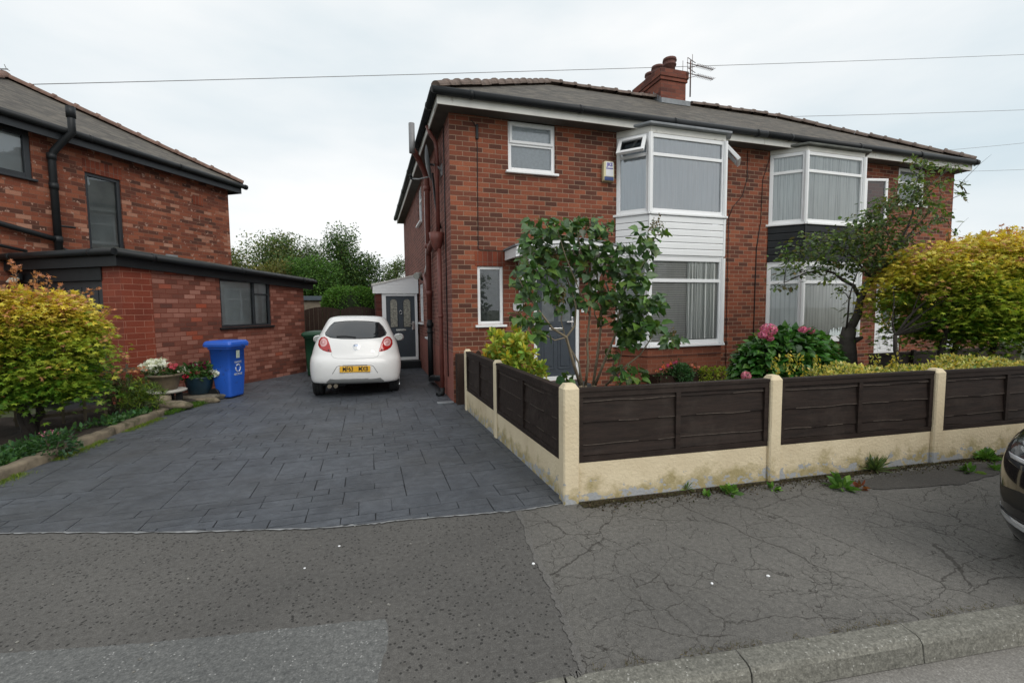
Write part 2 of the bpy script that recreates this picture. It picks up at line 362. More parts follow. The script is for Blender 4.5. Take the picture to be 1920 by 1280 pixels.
def cream_mat():
    n = NT('cream_masonry_paint'); v = n.ob(); s = n.n('ShaderNodeSeparateXYZ'); n.l(v, s.inputs[0])
    c = n.ramp(n.noise(v, 3, 4), [(.3, (.60, .50, .34)), (.7, (.70, .60, .42))])
    low = n.math('SUBTRACT', 1.0, n.math('MULTIPLY', s.outputs[2], 3.1))
    st = n.math('ADD', n.math('MULTIPLY', low, .42), n.noise(v, 5.5, 6, .65))
    c = n.mix(n.ramp(st, [(.68, (0, 0, 0)), (.9, (.75, .75, .75))]), c, (.27, .22, .085))
    st2 = n.math('ADD', n.math('MULTIPLY', low, .34), n.noise(n.ob((1.3, 1.3, 1.6)), 9, 5, .6))
    c = n.mix(n.ramp(st2, [(.80, (0, 0, 0)), (.83, (1, 1, 1))]), c, (.36, .37, .38))
    st3 = n.noise(n.ob((2, 2, .5)), 6, 5, .7); c = n.mix(n.ramp(st3, [(.64, (0, 0, 0)), (.75, (.5, .5, .5))]), c, (.33, .27, .18))
    h = n.noise(v, 38, 4, .6); n.bsdf(c, .8, n.bump(h, .55, .012), spec=.2); return n.m
M['cream_wall'] = cream_mat()
def wood(name, c0, c1, axis=0, rough=.7, spec=.3):
    n = NT(name); sc = [18, 18, 18]; sc[axis] = 1.2; v = n.ob(tuple(sc)); f = n.noise(v, 1.6, 6, .7)
    c = n.ramp(f, [(.25, c0), (.75, c1)])
    c = n.mix(n.ramp(n.noise(n.ob(), 3.0, 5, .7), [(.52, (0, 0, 0)), (.8, (.6, .6, .6))]), c, (.055, .042, .034))
    c = n.mix(n.ramp(n.noise(v, 5.0, 4, .75), [(.66, (0, 0, 0)), (.74, (.55, .55, .55))]), c, (.085, .066, .052))
    n.bsdf(c, rough, n.bump(f, .5, .006), spec=spec); return n.m
M['fence'] = wood('fence_brown', (.008, .005, .0038), (.034, .021, .016))
M['fence_v'] = wood('fence_brown_upright', (.010, .006, .0045), (.026, .015, .011), 2)
M['gate'] = wood('gate_brown', (.017, .009, .006), (.042, .022, .014), 2)
M['wood_grey'] = wood('weathered_wood', (.07, .06, .04), (.16, .13, .09), 2, .9)
M['fence_worn'] = plain('fence_worn_edge', (.075, .058, .046), .85, .4, 20)
M['bark'] = plain('bark', (.085, .065, .048), .95, .35, 14, bump=.9, bscale=40)
M['bark_pale'] = plain('bark_pale', (.21, .17, .115), .9, .3, 12, bump=.5, bscale=40)
M['bark_dark'] = plain('bark_dark', (.03, .024, .02), .95, .3, 12, bump=.8, bscale=40)
M['leaf'] = leafmat('leaf', .5, .3, .35)
M['leaf_gloss'] = leafmat('leaf_glossy', .38, .2, .55)
M['leaf_dull'] = leafmat('leaf_far', .6, .3, .25)
M['petal'] = leafmat('petal', .7, .35, .15)
M['soil'] = plain('soil', (.035, .026, .019), .95, .45, 9, bump=1.0, bscale=30, dirt=((.09, .07, .05), 18, .66))
M['stone'] = plain('edging_stone', (0.163, 0.133, 0.092), .9, .35, 7, bump=.8, bscale=26, dirt=((0.067, 0.063, 0.033), 5, .55))
M['slab'] = plain('paving_slab', (0.136, 0.120, 0.092), .9, .3, 7, bump=.6, bscale=30, dirt=((0.056, 0.052, 0.036), 5, .55))

def tarmac(name, c0, c1, cracks=False, speck=.5, pale=(.17, .165, .16), scale=1.0, holes=.0, spec=.35):
    n = NT(name); v = n.uv()
    fine = n.noise(v, 150 * scale, 3, .7); mid = n.noise(v, 34, 4, .7); big = n.noise(v, .8, 5, .55)
    c = n.ramp(mid, [(.3, c0), (.7, c1)])
    c = n.mix(1.0, c, n.ramp(big, [(.3, (.80, .80, .80)), (.7, (1.18, 1.17, 1.15))]), 'MULTIPLY')
    c = n.mix(1.0, c, n.ramp(fine, [(.3, (.62, .62, .62)), (.55, (1, 1, 1)), (.72, (1.45, 1.44, 1.4))]), 'MULTIPLY')
    vo = n.n('ShaderNodeTexVoronoi', Scale=95.0 * scale); n.l(v, vo.inputs['Vector'])
    sp = n.math('MULTIPLY', n.math('LESS_THAN', vo.outputs['Distance'], .22), n.math('GREATER_THAN', n.noise(v, 17, 2), .56))
    c = n.mix(n.math('MULTIPLY', sp, speck), c, pale)
    h = n.math('ADD', n.math('MULTIPLY', fine, .6), n.math('MULTIPLY', mid, .6))
    if holes:
        v2 = n.n('ShaderNodeTexVoronoi', Scale=32.0); n.l(v, v2.inputs['Vector'])
        hh = n.math('MULTIPLY', n.math('LESS_THAN', v2.outputs['Distance'], .24), n.math('GREATER_THAN', n.noise(v, 5, 3), .40))
        c = n.mix(n.math('MULTIPLY', hh, holes), c, (.018, .017, .016)); h = n.math('SUBTRACT', h, n.math('MULTIPLY', hh, .5))
    if cracks:
        dn = n.n('ShaderNodeTexNoise', Scale=2.6, Detail=6.0, Roughness=.65); n.l(v, dn.inputs['Vector'])
        ad = n.n('ShaderNodeVectorMath', _operation='MULTIPLY_ADD'); n.l(dn.outputs['Color'], ad.inputs[0]); ad.inputs[1].default_value = (.26, .26, 0); n.l(v, ad.inputs[2])
        for sc, th, lo, ms in ((.95, .0038, .30, .9), (2.2, .0052, .40, 1.4), (4.4, .008, .46, 1.6), (8.5, .012, .55, 1.6)):
            cv = n.n('ShaderNodeTexVoronoi', Scale=sc, _feature='DISTANCE_TO_EDGE'); n.l(ad.outputs[0], cv.inputs['Vector'])
            wid = n.math('MULTIPLY', n.ramp(n.noise(v, ms * 1.7, 3), [(.3, (.3, .3, .3)), (.75, (1.5, 1.5, 1.5))]), th)
            ln = n.math('MULTIPLY', n.math('LESS_THAN', cv.outputs['Distance'], wid), n.math('GREATER_THAN', n.noise(n.uv((1, 1, 1), (sc * 3, 0, 0)), ms, 3), lo))
            c = n.mix(n.math('MULTIPLY', ln, .60), c, (.018, .015, .012)); h = n.math('SUBTRACT', h, n.math('MULTIPLY', ln, 1.2))
        ed = n.ramp(n.noise(v, 5, 6, .7), [(.64, (0, 0, 0)), (.72, (.5, .5, .5))]); c = n.mix(ed, c, (.05, .047, .04))
    n.bsdf(c, .85, n.bump(h, .55, .006), spec=spec); return n.m
M['tarmac_old'] = tarmac('tarmac_cracked', (0.090, 0.087, 0.081), (0.159, 0.152, 0.141), True, .6)
M['tarmac_new'] = tarmac('tarmac_crossover', (0.072, 0.069, 0.065), (0.120, 0.116, 0.110), False, .4, holes=.8)
M['tarmac_pale'] = tarmac('tarmac_pale', (0.079, 0.082, 0.082), (0.163, 0.166, 0.163), False, .85, (0.307, 0.307, 0.298), .62)
M['road'] = tarmac('road', (.17, .162, .15), (.25, .24, .225), False, .6, (.36, .35, .33), .7)
M['kerbstone'] = tarmac('kerb_concrete', (0.109, 0.107, 0.093), (0.234, 0.229, 0.202), False, .8, (0.371, 0.365, 0.338), .55, spec=.2)

def drive_mat():
    n = NT('imprinted_concrete'); a = n.n('ShaderNodeVertexColor'); a.layer_name = 'Col'; v = n.uv()
    c = n.ramp(n.noise(v, 2.0, 6, .65), [(.3, (.054, .061, .072)), (.7, (.098, .109, .126))])
    c = n.mix(1.0, c, a.outputs[0], 'MULTIPLY')
    c = n.mix(n.ramp(n.noise(v, .6, 4), [(.45, (0, 0, 0)), (.75, (.6, .6, .6))]), c, (.058, .056, .052))
    c = n.mix(n.ramp(n.noise(n.uv((1, 2.2, 1)), 2.2, 6, .7), [(.66, (0, 0, 0)), (.80, (.4, .4, .4))]), c, (.17, .165, .155))
    f = n.noise(v, 130, 3, .7); c = n.mix(1.0, c, n.ramp(f, [(.3, (.72, .72, .72)), (.7, (1.3, 1.3, 1.3))]), 'MULTIPLY')
    rl = n.noise(n.uv((1, 1.6, 1)), 9, 9, .72); c = n.mix(1.0, c, n.ramp(rl, [(.35, (.74, .74, .75)), (.65, (1.2, 1.2, 1.2))]), 'MULTIPLY')
    h = n.math('ADD', n.math('MULTIPLY', rl, 1.3), n.math('MULTIPLY', f, .3))
    n.bsdf(c, n.ramp(n.noise(v, 3, 4), [(.3, (.42, .42, .42)), (.7, (.72, .72, .72))]), n.bump(h, .9, .02), spec=.45); return n.m
M['drive'] = drive_mat()
M['joint'] = plain('drive_joint', (.016, .017, .020), .95, .2)
M['edge_pale'] = plain('drive_edge', (.22, .225, .23), .9, .35, 16, bump=.6)

# ------------------------------------------------------------------ ground, road, pavement, driveway
KS = -0.126                                    # the kerb runs slightly across the house line
def kerb_y(x): return 1.72 + KS * (x - .77)
def fence_y(x): return 3.375 - .075 * (x - 1.55)
b = MB(); b.poly([(-400, -400, -.16), (400, -400, -.16), (400, 400, -.16), (-400, 400, -.16)])
tag(b.build('ground', plain('ground_grass', (.06, .075, .035), .95, .3, .8)), kind='structure')
b = MB(); b.poly([(-60, -9, -.115), (60, -12, -.115), (60, kerb_y(60) - .1, -.115), (-60, kerb_y(-60) - .1, -.115)])
tag(b.build('road', M['road']), kind='structure')
# pavement: three surfaces laid edge to edge
PE = [(975, 965), (985, 990), (1000, 1035), (1032, 1095), (1055, 1150), (1078, 1215), (1092, 1260), (1102, 1285)]
pe = [gz(*p) for p in PE]; pe[0] = Vector((1.10, 3.42, 0)); pe[-1] = Vector((.80, kerb_y(.8), 0))
pb = [gz(*p) for p in ((705, 1285), (716, 1240), (728, 1205), (727, 1170), (722, 1160))]
pt = [gz(*p) for p in ((722, 1160), (640, 1166), (480, 1184), (300, 1202), (170, 1213), (0, 1223))]
def wiggle(pts, n, a):
    rr = random.Random(5); out = []
    for p, q in zip(pts, pts[1:]):
        for k in range(n):
            e = min(a, .28 * (q - p).length / n); c = p.lerp(q, k / n); out.append(c + Vector((rr.uniform(-e, e), rr.uniform(-e, e), 0)) if k else c)
    return out + [pts[-1]]
pe_s = list(pe); pb = wiggle(pb, 8, .012); pt = wiggle(pt, 22, .012); pe = wiggle(pe, 6, .008)
pl = Vector((-9, 3.55, 0))
b = MB(); b.poly([tuple(p) for p in pe][::-1] + [(1.10, 3.95, 0), (30, 2.6, 0), (30, kerb_y(30) - .03, 0), (.84, kerb_y(.84) - .03, 0)])
tag(b.build('pavement', M['tarmac_old']), kind='structure')
b = MB(); b.poly([(pb[0].x, kerb_y(pb[0].x), 0), (.80, kerb_y(.8), 0)] + [tuple(p) for p in pe[::-1][1:]] + [(1.10, 4.2, 0), (-3.2, 4.75, 0), (-9, 5.6, 0), (-9, 3.55, 0)] + [tuple(p) for p in pt[::-1]] + [tuple(p) for p in pb[::-1][1:]])
b.poly([(-9, kerb_y(-9) + .001, -.12), (.8, kerb_y(.8) + .001, -.12), (.8, kerb_y(.8) + .001, 0), (-9, kerb_y(-9) + .001, 0)])
tag(b.build('crossover', M['tarmac_new']), kind='structure')
pass
b = MB(); b.poly([(-9, kerb_y(-9), 0), (pb[0].x, kerb_y(pb[0].x), 0)] + [tuple(p) for p in pb[1:]] + [tuple(p) for p in pt[1:]] + [(-9, 3.55, 0)])
tag(b.build('crossover_patch', M['tarmac_pale']), kind='structure')
# a thin worn pale line where old and new tarmac meet
def ribbon(pts, w, z):
    b = MB(); L = []; Rr = []
    for i, p in enumerate(pts):
        d = (pts[min(i + 1, len(pts) - 1)] - pts[max(i - 1, 0)]).normalized(); nn = Vector((-d.y, d.x, 0)); ww = w * (.35 + 1.2 * random.random())
        L.append(p + nn * ww * .5); Rr.append(p - nn * ww * .5)
    for i in range(len(pts) - 1): b.poly([(L[i].x, L[i].y, z), (Rr[i].x, Rr[i].y, z), (Rr[i + 1].x, Rr[i + 1].y, z), (L[i + 1].x, L[i + 1].y, z)])
    return b
def resample(pts, n, jit=0.0):
    out = []
    for i in range(len(pts) - 1):
        for k in range(n):
            p = pts[i].lerp(pts[i + 1], k / n); out.append(p + Vector((random.uniform(-jit, jit), random.uniform(-jit, jit), 0)))
    return out + [pts[-1]]
tag(ribbon(resample(pe_s, 12, .002), .034, .004).build('tarmac_seam', tarmac('seam', (.10, .096, .09), (.15, .145, .138), False, .5, (.24, .23, .22), .8)), kind='structure')

def dirt_strip():
    # moss and washed-out soil lying along the fence foot, and a darker tarmac repair by the third post
    r2 = random.Random(12); b = MB(); xs = [1.60 + .05 * k for k in range(150)]; w = .10; pts = []
    for x in xs:
        w += r2.uniform(-.022, .022); w = min(.21, max(.045, w)); pts.append((x, fence_y(x) - .05, fence_y(x) - .06 - w))
    for p, q in zip(pts, pts[1:]): b.poly([(p[0], p[2], .004), (q[0], q[2], .004), (q[0], q[1], .004), (p[0], p[1], .004)])
    n = NT('moss_dirt'); v = n.uv(); f = n.noise(v, 22, 6, .7)
    c = n.ramp(f, [(.3, (.018, .014, .010)), (.5, (.045, .036, .022)), (.62, (.05, .05, .018)), (.75, (.12, .10, .075))]); n.bsdf(c, .95, n.bump(f, 1.0, .02), spec=.15)
    tag(b.build('dirt_strip', n.m), kind='structure')
    o = [gz(*p) for p in ((1600, 905), (1640, 918), (1700, 916), (1760, 911), (1800, 908), (1850, 895), (1900, 880), (1905, 868), (1860, 868), (1780, 874), (1700, 884), (1640, 893))]
    o = resample(o + o[:1], 5, .012)[:-1]; b = MB(); b.poly([(p.x, p.y, .006) for p in o]); tag(b.build('tarmac_repair', tarmac('tarmac_repair', (.046, .043, .040), (.078, .073, .067), False, .4)), kind='structure')
dirt_strip()
# kerb: stones laid end to end, each with a rounded arris
def kerb_run():
    tk = tag(MB().build('kerb', M['kerbstone']), kind='structure')
    b = MB(); x = .74; tdir = Vector((1, KS, 0)).normalized(); nrm = Vector((tdir.y, -tdir.x, 0))
    prof = [(0, 0), (.075, -.002), (.098, -.010), (.112, -.030), (.125, -.115), (.0, -.115)]
    stones = [(-8.4, -.25, -.08), (-.245, .76, -.05), (.77, 1.585, 0)] + [(1.592 + .915 * k, 1.592 + .915 * k + .909, 0) for k in range(30)]
    for x0, x1, dz in stones:
        p0 = Vector((x0, kerb_y(x0), 0)); p1 = Vector((x1, kerb_y(x1), 0)); dzz = random.uniform(.003, .008)
        a = []
        for e, p in enumerate((p0, p1)):
            dd = dz if (dz == 0 or e == 0 or x1 < .5) else 0.0
            a.append([p + nrm * u + Vector((0, 0, (z + (dd if z > -.1 else 0) + dzz))) for u, z in prof])
        ia = [b.av(p) for p in a[0]]; ib = [b.av(p) for p in a[1]]; k = len(prof)
        b.face(ia); b.face(ib[::-1])
        for j in range(k): b.face((ia[(j + 1) % k], ia[j], ib[j], ib[(j + 1) % k]))
    o = b.build('kerb', M['kerbstone'], bevel=.006); bpy.data.objects.remove(tk); tag(o, kind='structure')
kerb_run()

# driveway: imprinted concrete, random ashlar slabs with sunk joints
def driveway():
    G = .128; x0, x1, y0, y1 = -4.6, 1.50, 3.0, 15.2
    nx, ny = int((x1 - x0) / G) + 1, int((y1 - y0) / G) + 1
    used = np.zeros((nx, ny), bool); rr = random.Random(3)
    sizes = [(4, 2), (3, 2), (4, 3), (2, 2), (3, 3), (2, 1), (3, 1), (2, 3), (5, 3), (3, 4), (2, 4)]
    b = MB(); cols = []
    front = [gz(*p) for p in ((-300, 990), (-120, 996), (0, 1000), (120, 998), (300, 998), (470, 994), (600, 990), (690, 983), (750, 975), (860, 966), (975, 957), (1046, 945))]
    def fy(x):
        for p, q in zip(front, front[1:]):
            if p.x <= x <= q.x: return p.y + (q.y - p.y) * (x - p.x) / (q.x - p.x)
        return front[0].y if x < front[0].x else front[-1].y
    def side(y):
        for (ya, xa), (yb, xb) in zip(BED, BED[1:]):
            if ya <= y <= yb: return xa + (xb - xa) * (y - ya) / (yb - ya)
        return BED[0][1] if y < BED[0][0] else BED[-1][1]
    BED = [(3.9, -3.55), (5.5, -3.36), (6.6, -3.2), (7.7, -3.05), (8.6, -2.85), (9.4, -2.6), (10.3, -3.3), (11.5, -2.6), (13, -1.75), (15.2, -.6)]
    for i in range(nx):
        for j in range(ny):
            if used[i, j]: continue
            rr.shuffle(sizes)
            for w, h in sizes + [(1, 1)]:
                if i + w <= nx and j + h <= ny and not used[i:i + w, j:j + h].any():
                    used[i:i + w, j:j + h] = True
                    q = .003 + .0015 * rr.random()
                    X0, X1, Y0, Y1 = x0 + i * G + q, x0 + (i + w) * G - q, y0 + j * G + q, y0 + (j + h) * G - q
                    # keep within the outline
                    cx = (X0 + X1) / 2; lx = side((Y0 + Y1) / 2)
                    if X1 < lx - .3 or Y1 < min(fy(X0), fy(X1)) or X0 > 1.5: break
                    if Y0 > 7.6 and X1 > 1.36: X1 = 1.36
                    if X1 - X0 < .02: break
                    n = max(2, int((X1 - X0) / .08)); xs = [X0 + (X1 - X0) * k / n for k in range(n + 1)]
                    lo = [max(Y0, fy(x)) for x in xs]
                    t = rr.uniform(.92, 1.07); dz = rr.uniform(-.001, .001)
                    top = [(x, Y1) for x in xs]; wob = lambda: rr.uniform(-.003, .003)
                    if min(Y1 - l for l in lo) < .004:
                        keep = [k for k in range(n + 1) if Y1 - lo[k] > .006]
                        if len(keep) < 2: break
                        xs = [xs[k] for k in keep]; lo = [lo[k] for k in keep]
                    ring = [(x + wob(), l + wob()) for x, l in zip(xs, lo)] + [(x + wob(), Y1 + wob()) for x in xs[::-1]]
                    b.mi = 0; b.poly([(x, y, .012 + dz) for x, y in ring])
                    k = len(ring)
                    for a in range(k):
                        p, q2 = ring[a], ring[(a + 1) % k]; b.poly([(p[0], p[1], .004), (q2[0], q2[1], .004), (q2[0], q2[1], .012 + dz), (p[0], p[1], .012 + dz)])
                    cols.append((len(b.v), t)); break
    nfront = [p for p in front if -4.6 < p.x]
    b.mi = 1; b.poly([(-5.2, 5.2, .005)] + [(p.x, p.y + .012, .005) for p in nfront] + [(1.5, 15.2, .005), (-4.8, 15.2, .005)])
    o = b.build('driveway', [M['drive'], M['joint']])
    ca = o.data.color_attributes.new('Col', 'FLOAT_COLOR', 'POINT'); arr = np.ones((len(b.v), 4)); s0 = 0
    for e, t in cols: arr[s0:e, :3] = t; s0 = e
    ca.data.foreach_set('color', arr.ravel()); tag(o, kind='structure')
    tag(ribbon(resample([p + Vector((0, -.006, 0)) for p in front[1:]], 14, .006), .022, .008).build('driveway_edge', M['edge_pale']), kind='structure')
    return fy, side
drive_front, drive_side = driveway()
# garden soil behind the fence, and the raised bed on the left
b = MB(); b.poly([(1.56, 3.45, .02), (30, 1.4, .02), (30, 7.6, .02), (1.56, 7.6, .02)])
tag(b.build('garden_soil', M['soil']), kind='structure')
def bumpy(name, outline, z, mat, n=40, amp=.03, seed=1):
    xs = [p[0] for p in outline]; ys = [p[1] for p in outline]; r2 = np.random.default_rng(seed)
    bm = bmesh.new(); vs = [bm.verts.new((*p, z)) for p in outline]; f = bm.faces.new(vs)
    bmesh.ops.triangulate(bm, faces=[f]); 
    for _ in range(4): bmesh.ops.subdivide_edges(bm, edges=[e for e in bm.edges if e.calc_length() > .16], cuts=1, use_grid_fill=True)
    for v in bm.verts: v.co.z += r2.normal(0, amp) * (.4 if v.is_boundary else 1)
    bmesh.ops.recalc_face_normals(bm, faces=bm.faces[:])
    me = bpy.data.meshes.new(name); bm.to_mesh(me); bm.free(); me.materials.append(mat); autouv(me)
    for p in me.polygons: p.use_smooth = True
    return link(name, me)
bedline = [(3.9, -3.66), (5.5, -3.46), (6.6, -3.29), (7.7, -3.15), (8.55, -2.99)]
bed = bumpy('flower_bed', [(x, y) for y, x in bedline] + [(-2.75, 9.35), (-3.2, 10.2), (-3.95, 9.3), (-6.3, 7.8), (-8, 6.8), (-8, 3.9)], .07, M['soil'])
tag(bed, kind='structure')
# ------------------------------------------------------------------ house helpers
def wall_holes(b, P, Rv, u0, u1, z0, z1, holes, depth=.11):
    """a wall face along Rv with rectangular openings and their reveals"""
    P = Vector((*P, 0)); Rv = Vector((*Rv, 0)); N = Vector((Rv.y, -Rv.x, 0))
    us = sorted({u0, u1, *[h for a in holes for h in a[:2]]}); zs = sorted({z0, z1, *[h for a in holes for h in a[2:]]})
    pt = lambda u, z, n=0.0: tuple(P + Rv * u + N * n + Vector((0, 0, z)))
    for a, c in zip(us, us[1:]):
        for d, e in zip(zs, zs[1:]):
            mu, mz = (a + c) / 2, (d + e) / 2
            if any(h[0] < mu < h[1] and h[2] < mz < h[3] for h in holes): continue
            b.poly([pt(a, d), pt(c, d), pt(c, e), pt(a, e)])
    for h in holes:
        a, c, d, e = h; q = -depth
        b.poly([pt(a, d), pt(a, e), pt(a, e, q), pt(a, d, q)]); b.poly([pt(c, d), pt(c, d, q), pt(c, e, q), pt(c, e)])
        b.poly([pt(a, e), pt(c, e), pt(c, e, q), pt(a, e, q)]); b.poly([pt(a, d), pt(a, d, q), pt(c, d, q), pt(c, d)])

def glazed(parent, P, Rv, w, z0, z1, name='window', frame=None, fw=.065, vb=(), hb=(), proud=-.055, glass=None, back=None, backd=.10, sill=0.0, wavy=0.0, label=None, world=True, sash=None, sillmat=None, skip=()):
    """window part > pane, sill, blind.  P = lower left corner in plan, Rv = along the wall, N = outwards"""
    frame = frame or M['white']; Rv3 = Vector((*Rv, 0)); N3 = Vector((Rv3.y, -Rv3.x, 0)); P3 = Vector((P[0], P[1], 0))
    b = MB(); t = .07
    def bar(u0, u1, a, c, n0=proud, n1=None): b.frame_box(P3, Rv3, N3, u0, u1, n0 - t, (n0 if n1 is None else n1), a, c)
    bar(0, fw, z0, z1); bar(w - fw, w, z0, z1); bar(fw, w - fw, z0, z0 + fw); bar(fw, w - fw, z1 - fw, z1)
    xs = [fw] + [v for v in vb] + [w - fw]
    for v in vb: bar(v - fw * .5, v + fw * .5, z0 + fw, z1 - fw, proud - .002)
    for i, hz in enumerate(hb):
        if isinstance(hz, tuple): bar(hz[1], hz[2], hz[0] - fw * .42, hz[0] + fw * .42, proud - .004)
        else: bar(fw, w - fw, hz - fw * .42, hz + fw * .42, proud - .004)
    if sash:                                               # opening light standing proud: (u0, u1, z0, z1)
        for (a, c, d, e) in sash:
            q = .05
            for (x0, x1, y0, y1) in ((a, a + q, d, e), (c - q, c, d, e), (a + q, c - q, d, d + q), (a + q, c - q, e - q, e)): b.frame_box(P3, Rv3, N3, x0, x1, proud - .05, proud + .018, y0, y1)
    wo = b.build(name, frame, parent, world, bevel=.006)
    if label: wo['label'] = label
    g = MB()
    gp = [P3 + Rv3 * u + N3 * (proud - .032) + Vector((0, 0, z)) for u, z in ((fw * .8, z0 + fw * .8), (w - fw * .8, z0 + fw * .8), (w - fw * .8, z1 - fw * .8), (fw * .8, z1 - fw * .8))]
    g.poly(gp)
    g.build('pane', glass or M['glass'], wo, world)
    if back is not None:
        c = MB(); n = max(2, int(w / .03)) if wavy else 2; off = proud - backd
        pts = [(fw * .5 + (w - fw) * k / n, off + wavy * math.sin(k * 1.35 + math.sin(k * .37) * 1.2)) for k in range(n + 1)]
        c.smooth = bool(wavy)
        ids = [[c.av(P3 + Rv3 * u + N3 * q + Vector((0, 0, z))) for u, q in pts] for z in (z0 + .02, z1 - .02)]
        for k in range(n): c.face((ids[0][k], ids[0][k + 1], ids[1][k + 1], ids[1][k]))
        c.build('blind', back, wo, world)
    if sill:
        s = MB(); s.frame_box(P3, Rv3, N3, -.05, w + .05, -.05, sill, z0 - .045, z0 - .003)
        s.build('sill', sillmat or frame, wo, world, bevel=.008)
    return wo

def hip_tiles(b, p, q, pitch=.32, r=.105):
    """half-round ridge tiles with a raised collar, laid from p to q"""
    p, q = Vector(p), Vector(q); n = max(1, int((q - p).length / pitch)); d = (q - p) / n
    for k in range(n):
        s = p + d * k; j = random.uniform(-.012, .012); up = Vector((0, 0, j))
        side = d.cross(Vector((0, 0, 1))).normalized(); upv = side.cross(d.normalized())
        prof = [(s + up, r * .86), (s + d * .80 + up, r * .92), (s + d * .86 + up, r * 1.09), (s + d * 1.0 + up, r * 1.10)]
        rings = [[b.av(c + side * (rr * math.cos(a)) + upv * (rr * math.sin(a))) for a in [math.pi * (i / 8) for i in range(9)]] for c, rr in prof]
        for i in range(3):
            for m in range(8): b.face((rings[i][m], rings[i][m + 1], rings[i + 1][m + 1], rings[i + 1][m]))
        b.face(rings[0][::-1]); b.face(rings[-1])

def gutter(b, p, q, r=.062, sag=0.0):
    b.tube([p, q], r, 10)
    d = (Vector(q) - Vector(p)); L = d.length; d.normalize(); k = .6
    while k < L:
        c = Vector(p) + d * k; b.tube([c - d * .03, c + d * .03], r * 1.12, 10); k += 1.9

Y0 = 7.62; PX = 7.58                            # front wall plane, party line
EZ = 4.80                                       # soffit
house = thing('semi_detached_house', 'red brick semi-detached house with white clad bay window and charcoal front door', 'house', (1.35, 7.62, 0))
house2 = thing('semi_detached_house', 'right-hand brick half of the pair with black clad bay and white panelled door', 'house', (PX, 7.62, 0))

BAY = {0: ((4.45, Y0), (4.86, 7.17), (6.50, 7.17), (6.91, Y0)), 1: ((8.05, Y0), (8.52, 7.17), (10.12, 7.17), (10.56, Y0))}
# walls
b = MB()
holes = [(1.01, 1.88, 3.96, EZ), (.44, .90, 1.33, 2.33), (1.46, 2.36, .28, 2.36), (3.10, 5.56, .0, EZ)]
wall_holes(b, (1.35, Y0), (1, 0), 0, PX - 1.35, 0, EZ, holes)
wf = b.build('front_wall', M['brick_front'], house)
b = MB()
# side wall runs back from the front corner: along -Y as seen from the drive, outward = -X
sh = [(17.5 - 12.50, 17.5 - 11.70, 3.82, 4.74), (17.5 - 12.72, 17.5 - 11.85, 1.26, 2.28), (17.5 - 11.05, 17.5 - 10.55, .95, 1.9)]
wall_holes(b, (1.35, 17.5), (0, -1), 0, 17.5 - Y0, .86, EZ, [(a, c, max(d, .86), e) for a, c, d, e in sh])
b.poly([(1.35, 17.5, .86), (1.35, 17.5, EZ), (6, 17.5, EZ), (6, 17.5, .86)]) ; b.poly([(1.6, 17.4, 0), (1.6, 17.4, EZ), (1.6, 7.8, EZ), (1.6, 7.8, 0)])
b.build('side_wall', M['brick_side'], house)
b = MB(); b.poly([(1.35, 17.5, 0), (1.35, Y0, 0), (1.35, Y0, .86), (1.35, 17.5, .86)])
b.build('painted_plinth', plain('masonry_paint_red', (.27, .095, .072), .8, .12, 5, bump=.5, bscale=25, dirt=((.16, .06, .045), 4, .58)), house)
# soldier course over the small window
b = MB(); b.frame_box((1.35, Y0, 0), (1, 0, 0), (0, -1, 0), .40, .94, 0, .004, 2.335, 2.58); b.build('lintel', M['brick_soldier'], house)
b = MB()
holes2 = [(8.05 - PX, 10.56 - PX, 0, EZ), (11.86 - PX, 12.78 - PX, 3.95, EZ), (11.32 - PX, 12.20 - PX, .30, 2.30)]
wall_holes(b, (PX, Y0), (1, 0), 0, 13.81 - PX, 0, EZ, holes2)
b.poly([(13.81, Y0, 0), (13.81, 17.5, 0), (13.81, 17.5, EZ), (13.81, Y0, EZ)])
b.build('front_wall', M['brick_front'], house2)

